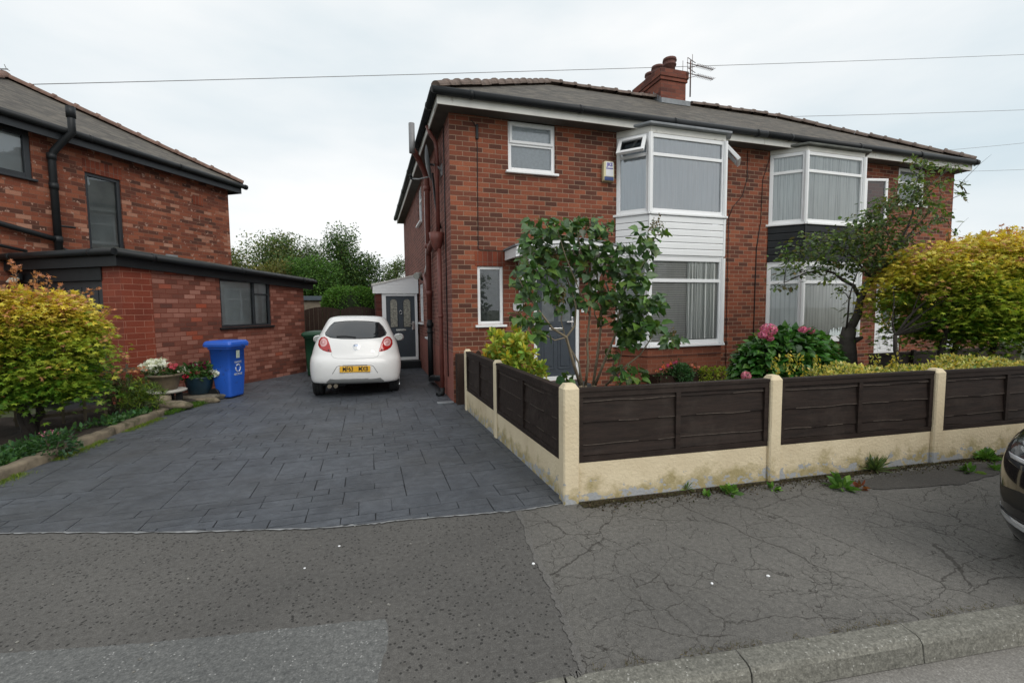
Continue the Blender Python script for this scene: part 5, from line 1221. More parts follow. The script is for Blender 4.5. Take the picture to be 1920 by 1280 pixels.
def white_car():
    CX, CY = -.265, 8.55
    car = thing('parked_car', 'small white three-door hatchback parked on the driveway, seen from behind', 'car', (CX, CY, .012), R_(-2))
    kw = dict(world=False)
    paint = plain('car_white', (.72, .72, .715), .35, .012, 3, spec=.45, coat=.4)
    tyre = plain('tyre', (.017, .017, .018), .85, .15, 20, bump=.2)
    lev = [ # z, half width, y rear, y front, rear bow, front bow
        (.265, .70, .12, 3.40, .26, .40), (.275, .755, .07, 3.48, .30, .45), (.33, .782, .035, 3.55, .36, .5), (.41, .80, .012, 3.60, .42, .6), (.52, .812, .0, 3.62, .46, .65),
        (.62, .812, .006, 3.60, .47, .7), (.70, .805, .03, 3.52, .47, .8), (.755, .79, .085, 3.42, .46, .85), (.80, .778, .115, 3.25, .45, .85), (.90, .765, .155, 2.95, .46, .7),
        (1.0, .725, .20, 2.70, .46, .5), (1.07, .695, .25, 2.55, .46, .45), (1.10, .68, .285, 2.50, .45, .45), (1.2, .635, .40, 2.30, .40, .4), (1.32, .585, .56, 2.05, .34, .35),
        (1.405, .545, .68, 1.85, .30, .32), (1.445, .50, .76, 1.75, .30, .30), (1.468, .40, .92, 1.65, .28, .25), (1.478, .22, 1.1, 1.5, .2, .2)]
    bm = stack_body(lev)
    cut = []
    for y in (.70, 3.0):
        b = MB(); b.tube([(-1.2, y, .29), (1.2, y, .29)], .345, 40); c = fixn(b.build('cut', paint)); cut.append(c)
    me = sub_eval(bm, cut); bm.free()
    for c in cut: bpy.data.objects.remove(c)
    me.materials.clear(); me.materials.append(paint); me.materials.append(M['black_pl'])
    for p in me.polygons:
        p.use_smooth = True
        n, c = p.normal, p.center
        if abs(c.z - .29) < .36 and abs(c.y - (.70 if c.y < 1.8 else 3.0)) < .342 and math.hypot(c.y - (.70 if c.y < 1.8 else 3.0), c.z - .29) < .347 and not (abs(n.x) > .5 and abs(c.x) > .7): p.material_index = 1
    autouv(me); body = link('body', me, car, False)
    body.rotation_euler = (0, R_(1.2), 0); body.location = (0, 0, .0)
    sk = Skin(me)
    gl = plain('car_glass', (.012, .014, .016), .04, .1, spec=.8, coat=.6)
    kids = []
    def add(mb, name, mat, par=car, **k):
        o = mb.build(name, mat, par, world=False, **k); return o
    # rear window with curved lower corners
    win = [(-.40, 1.352), (-.2, 1.375), (0, 1.38), (.2, 1.375), (.40, 1.352), (.47, 1.28), (.535, 1.165), (.52, 1.125), (.43, 1.088), (.25, 1.072), (0, 1.068), (-.25, 1.072), (-.43, 1.088), (-.52, 1.125), (-.535, 1.165), (-.47, 1.28)]
    rw = add(sk.patch(win, off=.005, rings=9), 'rear_window', gl, body)
    add(sk.line([(x * 1.015, 1.22 + (z - 1.22) * 1.015) for x, z in win + win[:1]], .007, .001), 'window_seal', M['black_pl'], rw)
    # wiper
    add(sk.line([(.0, 1.085), (-.18, 1.105), (-.33, 1.10)], .010, .012), 'wiper', M['black_pl'], body)
    add(sk.line([(-.30, 1.395), (0, 1.41), (.30, 1.395)], .010, .004), 'brake_light', plain('light_red_dark', (.14, .01, .012), .25, .1), body) if False else None
    # lights: red teardrop with round pale lenses
    red = plain('lamp_red', (.36, .014, .014), .12, .12, 8, spec=.6, coat=.6); pale = plain('lamp_pale', (.60, .36, .36), .12, .12, 12, coat=.6); amber = plain('lamp_ring', (.50, .22, .22), .15, .1, coat=.5)
    for s in (-1, 1):
        t = [(.655, .955), (.65, 1.03), (.61, 1.085), (.55, 1.10), (.49, 1.065), (.445, .97), (.405, .845), (.41, .832), (.48, .838), (.56, .862), (.62, .90)]
        L = add(sk.patch([(s * x, z) for x, z in t][::s], off=.009, rings=5), 'rear_light', red, body)
        cx, cz = .553, .995
        for rr, of, mt, nm in ((.082, .014, pale, 'lens'), (.056, .017, amber, 'lens_ring'), (.030, .020, pale, 'lens_centre')):
            add(sk.patch([(s * (cx + rr * .98 * math.cos(a)), cz + rr * 1.04 * math.sin(a)) for a in [2 * math.pi * i / 20 for i in range(20)]][::s], off=of, rings=3, sub=1), nm, mt, L)
        add(sk.patch([(s * (.455 + .022 * math.cos(a)), .866 + .022 * math.sin(a)) for a in [2 * math.pi * i / 12 for i in range(12)]][::s], off=.012, rings=2, sub=1), 'lens_dark', plain('lamp_dark', (.05, .01, .012), .2, .1), L)
        # tailgate shut line
        add(sk.line([(s * .40, .83), (s * .41, .79), (s * .375, .745), (s * .30, .728), (0, .722)], .0035, .0005), 'tailgate_seam', plain('seam_grey', (.42, .42, .42), .6, .05), body)
        add(sk.line([(s * .45, 1.452), (s * .51, 1.36), (s * .565, 1.25), (s * .60, 1.16)], .004, .0005), 'roof_seam', plain('seam_grey', (.42, .42, .42), .6, .05), body)
    # number plate in its recess
    rec = [(-.375, .455), (-.30, .585), (-.22, .60), (.22, .60), (.30, .585), (.375, .455)]
    rcol = plain('recess_white', (.66, .655, .64), .4, .02, coat=.3)
    add(sk.line([(-.385, .46), (-.31, .585), (-.27, .602), (.27, .602), (.31, .585), (.385, .46)], .007, -.003), 'plate_recess', plain('recess_shade', (.20, .20, .20), .6, .1), body)
    h, n = sk.hit((0, -2, .54), (0, 1, 0)); py = h.y - .012
    b = MB(); b.box(-.26, .26, py, h.y + .02, .485, .593); pl = add(b, 'number_plate', plain('plate_yellow', (.72, .40, .03), .35, .03), body, bevel=.006)
    blk = plain('plate_black', (.012, .012, .012), .5, .05)
    text('characters', 'MF63', .116, (-.122, py - .0012, .541), (1, 0, 0), (0, -1, 0), blk, pl, bold=.0022, sx=.70, depth=.001, world=False)
    text('characters', 'MXB', .116, (.138, py - .0012, .541), (1, 0, 0), (0, -1, 0), blk, pl, bold=.0022, sx=.70, depth=.001, world=False)
    add(sk.patch([(-.21, .602), (.21, .602), (.21, .614), (-.21, .614)], off=.012, rings=2), 'plate_lamp_bar', plain('bar_dark', (.09, .09, .09), .5, .1), body)
    # grey lower valance
    add(sk.patch([(-.50, .30), (-.43, .365), (.43, .365), (.50, .30), (.46, .262), (-.46, .262)], off=.004, rings=4, c=(0, .31)), 'valance', plain('valance_grey', (.20, .205, .205), .5, .08), body)
    # oval badge on a rounded base, and a small badge at the right
    add(sk.patch([(.012 + .062 * math.cos(a), .93 + .052 * math.sin(a) * (1 if math.sin(a) > 0 else 1.35)) for a in [2 * math.pi * i / 20 for i in range(20)]], off=.008, rings=3, sub=1), 'badge_base', M['chrome'], body)
    add(sk.patch([(.012 + .052 * math.cos(a), .945 + .028 * math.sin(a)) for a in [2 * math.pi * i / 20 for i in range(20)]], off=.012, rings=3, sub=1), 'badge_oval', plain('badge_grey', (.30, .34, .42), .2, .1, metal=.6), body)
    add(sk.patch([(.012 + .046 * math.cos(a), .905 + .032 * math.sin(a)) for a in [2 * math.pi * i / 16 for i in range(16)]], off=.010, rings=3, sub=1), 'badge_plate', paint, body)
    hb, nb_ = sk.hit((.30, -2, .84), (0, 1, 0)); text('badge_letters', 'Ka', .046, hb + nb_ * .004, (1, .18, 0), nb_, M['chrome'], body, bold=.001, depth=.003, world=False)
    # mirrors, exhaust, wheels, side glass
    for s in (-1, 1):
        b = MB(); b.M = Matrix.Translation((s * .835, 1.95, .98)) @ Matrix.Diagonal((.11, .07, .085, 1)); b.lathe([(.05, -1), (.6, -.85), (.9, -.5), (1, 0), (.9, .5), (.6, .85), (.05, 1)], (0, 0, 0), 16)
        mo = add(b, 'door_mirror', paint, car)
        b = MB(); b.tube([(s * .66, 1.98, .95), (s * .77, 1.96, .96)], .03, 8); add(b, 'mirror_arm', M['black_pl'], mo)
        b = MB(); b.lathe([(.068, -.03), (.072, .03)], (0, 0, 0), 14); b.v = [(s * .835 + x * 1.15, 1.885 + z * .1, .98 + y * .95) for x, y, z in b.v]; add(b, 'mirror_glass', M['chrome'], mo)
        sd_ = [(1.05, 1.12), (1.95, 1.08), (2.30, 1.06), (1.90, 1.30), (1.75, 1.36), (1.2, 1.36), (1.0, 1.28)]
        add(sk.patch(sd_[::-s], 'x', off=.005, rings=5, start=s * 2.0), 'side_window', gl, body)
        for y in (.70, 3.0): wheel(car, (s * .685, y, .285), .285, .185, s, tyre, M['grey_pl'])
    ex = plain('exhaust', (.20, .17, .13), .5, .3, 20, metal=.6)
    for x in (-.44, -.335):
        b = MB(); b.tube([(x, .10, .235), (x, .5, .24)], .036, 12); add(b, 'exhaust_tip', ex, car)
    b = MB(); b.box(-.60, .60, .45, 3.2, .20, .30); b.box(-.55, -.2, .5, 1.0, .17, .26); add(b, 'underside', M['black_pl'], car)
    b = MB(); b.tube([(0, 1.62, 1.47), (0, 1.5, 1.62)], .004, 5); add(b, 'aerial_rod', M['black_pl'], car) if False else None
    return car
white_car()

# ------------------------------------------------------------------ black car at the right edge, nose towards us
def black_car():
    car = thing('parked_car', 'black car nosing into the right edge of the frame, with a silver bumper strip', 'car', (3.60, .92, -.105), R_(-90 + 4))
    kw = dict(world=False); paint = plain('car_black', (.006, .006, .007), .12, .1, 3, spec=.6, coat=.8)
    # rear of the stack generator = nose of this car (y = 0), length runs to the right
    lev = [(.19, .70, .16, 4.2, .40, .3), (.22, .80, .09, 4.3, .45, .35), (.30, .86, .03, 4.38, .5, .4), (.45, .89, .0, 4.42, .55, .45), (.60, .90, .01, 4.42, .55, .45), (.74, .90, .05, 4.4, .52, .45), (.86, .885, .16, 4.36, .50, .45), (.95, .86, .42, 4.3, .55, .45), (1.0, .83, .75, 4.2, .5, .4), (1.03, .80, 1.15, 4.1, .4, .4),
           (1.2, .74, 1.45, 3.95, .35, .4), (1.38, .66, 1.78, 3.75, .32, .4), (1.47, .58, 2.05, 3.5, .3, .4), (1.50, .40, 2.3, 3.2, .25, .3)]
    bm = stack_body(lev); cut = []
    for y in (.88, 3.45):
        b = MB(); b.tube([(-1.3, y, .33), (1.3, y, .33)], .385, 36); cut.append(fixn(b.build('cut', paint)))
    me = sub_eval(bm, cut); bm.free()
    for c in cut: bpy.data.objects.remove(c)
    me.materials.clear(); me.materials.append(paint)
    for p in me.polygons: p.use_smooth = True
    autouv(me); body = link('body', me, car, False); sk = Skin(me)
    def add(mb, name, mat, par=body, **k): return mb.build(name, mat, par, world=False, **k)
    sil = plain('bumper_silver', (.55, .56, .58), .3, .05, metal=.4); dk = plain('grille_black', (.010, .010, .011), .5, .1)
    gl = plain('headlamp_glass', (.03, .032, .036), .06, .2, coat=.6)
    for s in (-1, 1):
        add(sk.patch([(s * x, z) for x, z in ((.20, .32), (.60, .335), (.80, .36), (.872, .40), (.872, .435), (.79, .405), (.58, .38), (.20, .36))][::s], off=.010, rings=4, c=(s * .6, .357)), 'bumper_strip', sil)
        add(sk.patch([(s * x, z) for x, z in ((.50, .46), (.80, .47), (.85, .56), (.70, .58), (.52, .56))][::s], off=.005, rings=4), 'fog_recess', dk)
        hl = add(sk.patch([(s * x, z) for x, z in ((.48, .70), (.70, .70), (.82, .73), (.875, .80), (.86, .86), (.74, .84), (.52, .79))][::s], off=.006, rings=5), 'headlight', gl)
        add(sk.patch([(s * x, z) for x, z in ((.56, .725), (.80, .745), (.84, .775), (.56, .75))][::s], off=.012, rings=3), 'light_strip', sil, hl)
        for y in (.88, 3.45): wheel(car, (s * .79, y, .33), .33, .21, s, plain('tyre_black', (.017, .017, .018), .85, .15, 20), M['grey_pl'])
        add(sk.patch([(1.75, 1.05), (3.6, 1.08), (3.3, 1.36), (2.3, 1.38)][::-s], 'x', off=.005, rings=4, start=s * 2.2), 'side_window', gl)
    add(sk.patch([(-.45, .50), (.45, .50), (.47, .68), (-.47, .68)], off=.006, rings=4), 'grille', dk)
    add(sk.patch([(-.62, 1.10), (.62, 1.10), (.55, 1.38), (-.55, 1.38)], off=.006, rings=5), 'windscreen', gl)
    add(sk.line([(-.88, .415), (-.6, .40), (0, .40), (.6, .40), (.88, .415)], .006, .002), 'bumper_seam', dk)
    b = MB(); b.box(-.7, .7, .4, 4.0, .17, .3); b.build('underside', M['black_pl'], car, world=False)
black_car()
# ------------------------------------------------------------------ plants
def branch_mesh(name, paths, mat, parent):
    b = MB()
    for pts, r0, r1 in paths:
        n = len(pts); b.tube(pts, [r0 + (r1 - r0) * i / (n - 1) for i in range(n)], 7)
    return b.build(name, mat, parent)
def curve(p, q, sag=0.0, n=6, jit=.0, up=0.0):
    p, q = Vector(p), Vector(q); out = []
    for i in range(n + 1):
        t = i / n; c = p.lerp(q, t); c.z += up * math.sin(math.pi * t) - sag * t * t
        if 0 < i < n: c += Vector((random.uniform(-jit, jit), random.uniform(-jit, jit), random.uniform(-jit, jit)))
        out.append(c)
    return out

def acer(name, label, base, c, r, n, trunks, tips, seed, leaf=.075, group=None, low=-.8, K=420, spread=.13, sprigs=()):
    """Japanese maple: layered golden leaves on spreading limbs, coppery shoots at the top"""
    global rng; rng = np.random.default_rng(seed); random.seed(seed)
    t = thing(name, label, 'tree', base, 0, group); c = np.array(c, float); r = np.array(r, float)
    P = []
    for tb, tt in trunks: P.append((curve(tb, tt, n=6, jit=.03), .055, .022))
    cl = []
    d = rdir(K); d[:, 2] = np.where(d[:, 2] < low, -d[:, 2] * .6, d[:, 2])
    d = np.sign(d) * np.abs(d) ** .8; d = d / np.linalg.norm(d, axis=1, keepdims=True) * (1 + .16 * (1 - np.abs(d).max(1, keepdims=True)) / .42)
    rad = .60 + .40 * rng.random(K) ** .4
    cc = c + d * r * rad[:, None] * (1 + rng.normal(0, .05, (K, 1)))
    for k in range(0, K, 9):
        tt = trunks[k % len(trunks)][1]; P.append((curve(tt, cc[k], n=5, jit=.04, up=.10), .009, .003))
    branch_mesh('trunk', P, M['bark_dark'], t)
    m = n // K; pos = []; ax = []; nr = []; col = []
    for k in range(K):
        out = d[k] * np.array([1, 1, .25]); out = out / np.linalg.norm(out)
        a, b_ = spread, .035
        q = rng.normal(size=(m, 3)) * np.array([a, a, b_]) ; q[:, 2] -= (q[:, :2] ** 2).sum(1) * 1.6
        pos.append(cc[k] + q)
        o = q * np.array([1, 1, 0]) + out * .12 + rng.normal(0, .05, (m, 3)); o[:, 2] -= .05
        ax.append(o); nn = rdir(m, 1.6, .5); nr.append(nn)
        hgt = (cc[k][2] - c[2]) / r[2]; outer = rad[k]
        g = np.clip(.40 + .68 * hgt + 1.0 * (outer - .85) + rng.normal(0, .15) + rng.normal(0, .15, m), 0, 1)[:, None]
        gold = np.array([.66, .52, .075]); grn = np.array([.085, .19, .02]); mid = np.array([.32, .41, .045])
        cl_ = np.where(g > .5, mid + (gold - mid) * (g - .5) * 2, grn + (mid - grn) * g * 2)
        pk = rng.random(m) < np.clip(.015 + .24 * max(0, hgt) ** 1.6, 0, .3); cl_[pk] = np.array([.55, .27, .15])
        col.append(cl_ * (1 + rng.normal(0, .16, (m, 1))))
    pos, ax, nr, col = map(np.concatenate, (pos, ax, nr, col))
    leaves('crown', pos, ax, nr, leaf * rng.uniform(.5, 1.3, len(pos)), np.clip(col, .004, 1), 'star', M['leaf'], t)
    # loose coppery shoots
    sp = []; pos = []; ax = []; col = []
    for k in range(tips):
        dd = rdir(1, .45)[0]; dd[2] = abs(dd[2]); dd /= np.linalg.norm(dd); s = c + dd * r * .92; L = rng.uniform(.12, .34); e = s + (dd * .5 + np.array([0, 0, .75])) * L + rng.normal(0, .05, 3)
        sp.append((s, e))
    sp += [(np.array(a), np.array(b)) for a, b in sprigs]
    Pb = []
    for s, e in sp:
        Pb.append((curve(s, e, n=3, jit=.01), .004, .0015)); L = np.linalg.norm(e - s); m2 = int(8 + L * 34)
        u = rng.random(m2)[:, None]; pos.append(s + (e - s) * u + rng.normal(0, .018, (m2, 3))); ax.append((e - s) * .6 + rng.normal(0, .12, (m2, 3))); 
        cu = np.array([.50, .20, .11]) * (1 - .5 * (1 - u)) + np.array([.40, .27, .05]) * (.5 * (1 - u)); col.append(cu * (1 + rng.normal(0, .12, (m2, 1))))
    pos, ax, col = map(np.concatenate, (pos, ax, col))
    leaves('new_foliage', pos, ax, rdir(len(pos), 1.2), leaf * .72 * rng.uniform(.6, 1.1, len(pos)), np.clip(col, .01, 1), 'star', M['leaf'], t)
    branch_mesh('twigs', Pb, M['bark'], t)
    return t
acer('japanese_maple', 'rounded golden Japanese maple bush in the bed before the garage', (-4.12, 7.3, .08), (-4.16, 7.3, 1.17), (.64, .70, .73), 27000,
     [((-4.10, 7.25, .05), (-4.2, 7.2, .75)), ((-4.16, 7.35, .05), (-3.9, 7.3, .85)), ((-4.12, 7.2, .05), (-4.4, 7.35, .8))], 44, 11, leaf=.080,
     sprigs=[(at(185, 600, 7.1), at(208, 575, 7.1)), (at(190, 680, 7.1), at(238, 665, 7.0)), (at(190, 700, 7.1), at(275, 690, 7.0)), (at(185, 640, 7.1), at(222, 618, 7.1)), (at(130, 560, 7.1), at(185, 540, 7.1)), (at(60, 530, 7.1), at(70, 508, 7.1)), (at(85, 540, 7.1), at(92, 515, 7.1))])
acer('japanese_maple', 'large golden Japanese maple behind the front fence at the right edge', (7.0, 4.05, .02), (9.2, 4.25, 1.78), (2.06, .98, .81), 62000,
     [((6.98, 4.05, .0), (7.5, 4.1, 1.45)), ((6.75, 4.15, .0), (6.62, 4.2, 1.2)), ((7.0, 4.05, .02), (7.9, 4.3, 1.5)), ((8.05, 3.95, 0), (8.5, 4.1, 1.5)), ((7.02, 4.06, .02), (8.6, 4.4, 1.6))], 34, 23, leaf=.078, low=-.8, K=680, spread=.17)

# lilac: bare fanned stems and big heart-shaped leaves
def lilac():
    global rng; rng = np.random.default_rng(5); random.seed(5)
    t = thing('lilac_shrub', 'tall lilac with bare fanned stems and dark heart-shaped leaves behind the corner post', 'shrub', (2.1, 4.25, .02))
    B = [at(1083, 724, 4.2), at(1094, 724, 4.25), at(1101, 724, 4.3), at(1108, 724, 4.2), at(1116, 724, 4.3), at(1130, 722, 4.2)]
    for b_ in B: b_.z = max(b_.z - .0, .5)
    ys = 4.2
    S = [  # pixel polylines with depth, start radius
        ([(1088, 722, 4.2), (1072, 670, 4.15), (1062, 632, 4.1), (1035, 615, 4.05), (1005, 575, 4.0), (985, 548, 3.95), (972, 520, 3.95)], .017),
        ([(1062, 632, 4.1), (1078, 610, 4.2), (1080, 575, 4.25), (1072, 545, 4.3), (1055, 505, 4.35), (1030, 470, 4.35), (1012, 440, 4.3)], .011),
        ([(1092, 722, 4.25), (1085, 680, 4.3), (1062, 640, 4.4), (1052, 600, 4.45), (1058, 560, 4.5)], .012),
        ([(1098, 722, 4.25), (1103, 680, 4.2), (1101, 640, 4.2), (1106, 590, 4.2), (1108, 540, 4.25), (1090, 480, 4.25), (1082, 430, 4.25)], .015),
        ([(1112, 722, 4.3), (1120, 670, 4.3), (1126, 620, 4.3), (1128, 580, 4.35), (1120, 520, 4.4), (1105, 470, 4.4), (1108, 425, 4.4)], .016),
        ([(1126, 612, 4.3), (1115, 590, 4.25), (1112, 560, 4.2)], .009),
        ([(1126, 612, 4.3), (1165, 598, 4.25), (1200, 575, 4.2)], .008),
        ([(1116, 722, 4.25), (1138, 665, 4.15), (1155, 625, 4.1), (1162, 580, 4.05), (1172, 540, 4.05), (1195, 510, 4.0), (1215, 480, 4.0), (1228, 445, 4.0)], .015),
        ([(1136, 722, 4.2), (1168, 690, 4.05), (1200, 665, 3.95), (1217, 640, 3.9), (1232, 610, 3.9)], .012),
        ([(1217, 640, 3.9), (1245, 640, 3.85), (1262, 632, 3.85)], .006),
        ([(1158, 700, 4.1), (1166, 660, 4.1), (1168, 620, 4.1)], .006),
        ([(1062, 632, 4.1), (1040, 638, 4.05), (1010, 620, 4.0), (990, 600, 3.95), (985, 585, 3.9)], .007),
        ([(1105, 590, 4.2), (1060, 480, 4.05), (1045, 430, 4.0)], .007)]
    br = [([at(x, y, Y) for x, y, Y in pts], r0, max(.003, r0 * .3)) for pts, r0 in S]
    for q in (0, 2, 3, 4, 7, 8):                                  # carry the stems down to the soil
        p = br[q][0][0]; br.append(([Vector((2.12 + .05 * q * .3, 4.25, -.02)), p], br[q][1] * 1.1, br[q][1]))
    branch_mesh('stem', br, M['bark_pale'], t)
    # leaf clusters: centre pixel, depth, spread px, count
    C = [(1010, 425, 4.25, 26, 20, 30), (1050, 425, 4.2, 30, 20, 34), (1090, 422, 4.3, 30, 18, 34), (1128, 425, 4.3, 22, 20, 26), (1000, 465, 4.2, 28, 24, 28), (1040, 465, 4.3, 34, 22, 34), (1085, 462, 4.3, 34, 24, 38), (1125, 465, 4.35, 28, 24, 32),
         (990, 500, 4.0, 22, 20, 20), (975, 530, 3.95, 16, 14, 12), (1020, 500, 4.1, 26, 22, 24), (1065, 500, 4.4, 34, 22, 28), (1110, 500, 4.3, 28, 22, 28), (1145, 490, 4.2, 18, 26, 22), (1010, 540, 4.0, 26, 20, 22), (985, 560, 3.9, 18, 18, 15), (1045, 545, 4.3, 28, 24, 24), (1060, 570, 4.45, 26, 20, 18), (1090, 560, 4.2, 26, 16, 16), (1125, 545, 4.3, 20, 24, 18), (1145, 560, 4.15, 20, 14, 12),
         (1000, 610, 3.95, 20, 22, 15), (975, 595, 3.9, 16, 10, 9), (1018, 628, 3.95, 14, 10, 8), (1215, 445, 4.0, 24, 22, 24), (1240, 430, 4.0, 10, 12, 7), (1200, 480, 4.0, 26, 24, 28), (1170, 465, 4.05, 14, 24, 16), (1175, 510, 4.05, 24, 24, 24), (1165, 550, 4.05, 22, 22, 18), (1200, 525, 4.0, 20, 16, 14), (1190, 580, 4.05, 26, 18, 20), (1215, 565, 4.0, 28, 16, 20), (1175, 610, 4.1, 22, 20, 18), (1200, 620, 4.0, 22, 18, 18), (1180, 640, 4.05, 20, 14, 12), (1225, 605, 3.9, 20, 12, 10), (1262, 635, 3.85, 20, 16, 14),
         (1180, 700, 4.1, 32, 14, 20), (1140, 590, 4.2, 16, 14, 8), (1225, 570, 3.95, 22, 14, 9), (1150, 668, 4.1, 12, 10, 5), (1066, 705, 4.2, 14, 10, 7), (1240, 560, 3.9, 10, 10, 5)]
    pos = []; cen = []
    for x, y, Y, sx_, sy_, m in C:
        for _ in range(int(m * (2.5 if x > 1140 and y > 500 else 1.55))):
            g_ = lambda: max(-1.5, min(1.5, random.gauss(0, 1))); p = at(x + g_() * sx_ * .52, y + g_() * sy_ * .52, Y + g_() * .14); pos.append(p[:]); cen.append(at(x, y, Y)[:])
    pos = np.array(pos); cen = np.array(cen); n = len(pos)
    ax = (pos - cen) * np.array([1, 1, .4]) * 2.2 + rng.normal(0, .10, (n, 3)); ax[:, 2] -= .13
    nr = rdir(n, 1.3, .7) + np.array([0, -.5, 0])
    col = pick(n, [(.048, .11, .024), (.072, .15, .034), (.11, .20, .038), (.06, .12, .05), (.15, .22, .04)], [4, 4, 2.5, 3, .5])
    leaves('foliage', pos, ax, nr, rng.uniform(.068, .125, n), col, 'heart', M['leaf_gloss'], t)
    # spent brown flower heads
    pos = []
    for x, y, Y in ((985, 500, 4.0), (975, 508, 3.95), (995, 510, 4.05), (1040, 490, 4.1), (1055, 550, 4.2), (1048, 560, 4.2), (1130, 555, 4.25), (1140, 568, 4.2), (1225, 428, 4.0), (1235, 422, 4.0), (1112, 420, 4.4), (1100, 425, 4.4), (985, 580, 3.9), (1262, 630, 3.85)):
        c = np.array(at(x, y, Y)); m = 60; q = rng.normal(0, 1, (m, 3)) * np.array([.022, .022, .045]); q[:, :2] *= (1 - (q[:, 2:3] / .12)); pos.append(c + q)
    pos = np.concatenate(pos); n = len(pos)
    leaves('seed_head', pos, rdir(n, .6), rdir(n), rng.uniform(.02, .036, n), pick(n, [(.15, .12, .05), (.19, .13, .07), (.12, .12, .04)]), 'quad', M['leaf_dull'], t)
lilac()

# cherry-like tree with spreading boughs in the right-hand garden
def cherry():
    global rng; rng = np.random.default_rng(9); random.seed(9)
    Yt = 5.3
    t = thing('ornamental_tree', 'leaning small tree with spreading dark boughs before the black clad bay', 'tree', (at(1590, 690, Yt).x, Yt, .02))
    S = [([(1591, 700, 5.3), (1590, 660, 5.3), (1588, 635, 5.3), (1592, 615, 5.3)], .125, .10), ([(1592, 620, 5.3), (1608, 590, 5.28), (1613, 560, 5.25), (1622, 540, 5.2), (1635, 522, 5.15), (1655, 500, 5.1), (1680, 470, 5.0), (1705, 440, 4.95)], .066, .018),
         ([(1597, 640, 5.3), (1610, 635, 5.2), (1618, 632, 5.15)], .055, .02), ([(1613, 560, 5.25), (1600, 535, 5.3), (1580, 525, 5.35), (1565, 512, 5.4), (1540, 505, 5.5), (1510, 512, 5.55), (1470, 530, 5.6)], .032, .006),
         ([(1586, 622, 5.3), (1590, 590, 5.2), (1592, 560, 5.15), (1600, 530, 5.1), (1610, 505, 5.1)], .016, .006), ([(1635, 522, 5.15), (1615, 500, 5.2), (1590, 470, 5.3), (1560, 455, 5.4), (1520, 450, 5.5)], .022, .006),
         ([(1680, 470, 5.0), (1700, 430, 5.0), (1712, 400, 5.0), (1710, 380, 5.0), (1716, 350, 5.0), (1725, 320, 5.0), (1735, 305, 5.0)], .017, .004), ([(1655, 500, 5.1), (1690, 460, 4.9), (1730, 430, 4.8), (1770, 410, 4.7)], .014, .004), ([(1680, 470, 5.0), (1660, 430, 5.1), (1640, 410, 5.2), (1620, 400, 5.2)], .014, .004),
         ([(1712, 390, 5.0), (1740, 350, 4.9), (1770, 325, 4.85), (1800, 308, 4.8)], .010, .003), ([(1705, 440, 4.95), (1740, 400, 4.85), (1790, 370, 4.75), (1812, 362, 4.7)], .009, .003), ([(1655, 500, 5.1), (1640, 460, 5.3), (1600, 440, 5.4), (1570, 430, 5.5)], .014, .004)]
    base = at(1591, 700, 5.3)
    br = [([at(x, y, Y) for x, y, Y in p], a, b) for p, a, b in S] + [([Vector((base.x, base.y, -.03)), Vector((base.x, base.y, .25)), base], .15, .125)]
    C = [(1505, 470, 5.5, 34, 14, 60), (1480, 490, 5.5, 26, 12, 40), (1540, 450, 5.5, 40, 16, 95), (1500, 510, 5.6, 34, 10, 44), (1470, 540, 5.6, 20, 6, 18), (1545, 485, 5.5, 40, 16, 95), (1590, 455, 5.4, 40, 20, 130), (1590, 490, 5.35, 38, 18, 115), (1560, 520, 5.4, 26, 12, 34), (1630, 440, 5.3, 36, 22, 130), (1635, 475, 5.2, 34, 20, 120), (1625, 415, 5.2, 30, 14, 80), (1660, 415, 5.1, 34, 22, 120), (1660, 455, 5.1, 30, 22, 105), (1680, 490, 5.05, 22, 14, 55), (1640, 505, 5.2, 22, 10, 40),
         (1690, 380, 5.0, 30, 16, 90), (1720, 365, 5.0, 26, 18, 85), (1700, 350, 5.0, 22, 12, 50), (1660, 380, 5.1, 22, 10, 40), (1640, 395, 5.2, 16, 8, 22), (1725, 330, 5.0, 18, 16, 46), (1715, 300, 5.0, 16, 8, 22), (1740, 310, 4.95, 18, 8, 24), (1780, 312, 4.85, 26, 6, 26), (1760, 345, 4.9, 20, 10, 32), (1745, 385, 4.85, 24, 12, 46), (1800, 345, 4.75, 12, 5, 9), (1805, 365, 4.7, 12, 5, 10), (1790, 435, 4.7, 14, 5, 10), (1760, 410, 4.75, 22, 12, 30), (1720, 420, 4.9, 26, 14, 54), (1700, 450, 4.95, 24, 14, 50), (1580, 548, 5.3, 14, 8, 10)]
    pos = []; cen = []
    for i, (x, y, Y, sx_, sy_, m) in enumerate(C):
        c = at(x, y, Y); tw = random.choice(br[3:12])[0][-3:]; 
        near = min((p for q in br[:12] for p in q[0]), key=lambda p: (p - c).length)
        br.append((curve(near, c, n=4, jit=.02, up=.03), .008, .002))
        for _ in range(3): br.append((curve(c, c + Vector((random.gauss(0, .22), random.gauss(0, .2), random.gauss(-.02, .10))), n=3, jit=.02), .004, .001))
        for _ in range(int(m * 2.0)): pos.append(at(x + random.gauss(0, sx_ * .62), y + random.gauss(0, sy_ * .62), Y + random.gauss(0, .26))[:]); cen.append(c[:])
    for y in range(540, 640, 12):      # upright shoot with long drooping leaves
        for _ in range(3): pos.append(at(1588 + random.gauss(-6, 7), y + random.gauss(0, 3), 5.15)[:]); cen.append(at(1596, y - 10, 5.15)[:])
    branch_mesh('trunk', br, plain('bark_cherry', (.060, .052, .045), .9, .35, 10, bump=.8, bscale=30), t)
    pos = np.array(pos); cen = np.array(cen); n = len(pos)
    ax = (pos - cen) * np.array([1, 1, .3]) + rng.normal(0, .09, (n, 3)); ax[:, 2] -= .08
    col = pick(n, [(.075, .125, .034), (.105, .165, .04), (.17, .22, .045), (.12, .10, .04), (.05, .09, .03)], [4, 3, 1.8, .8, 2.4])
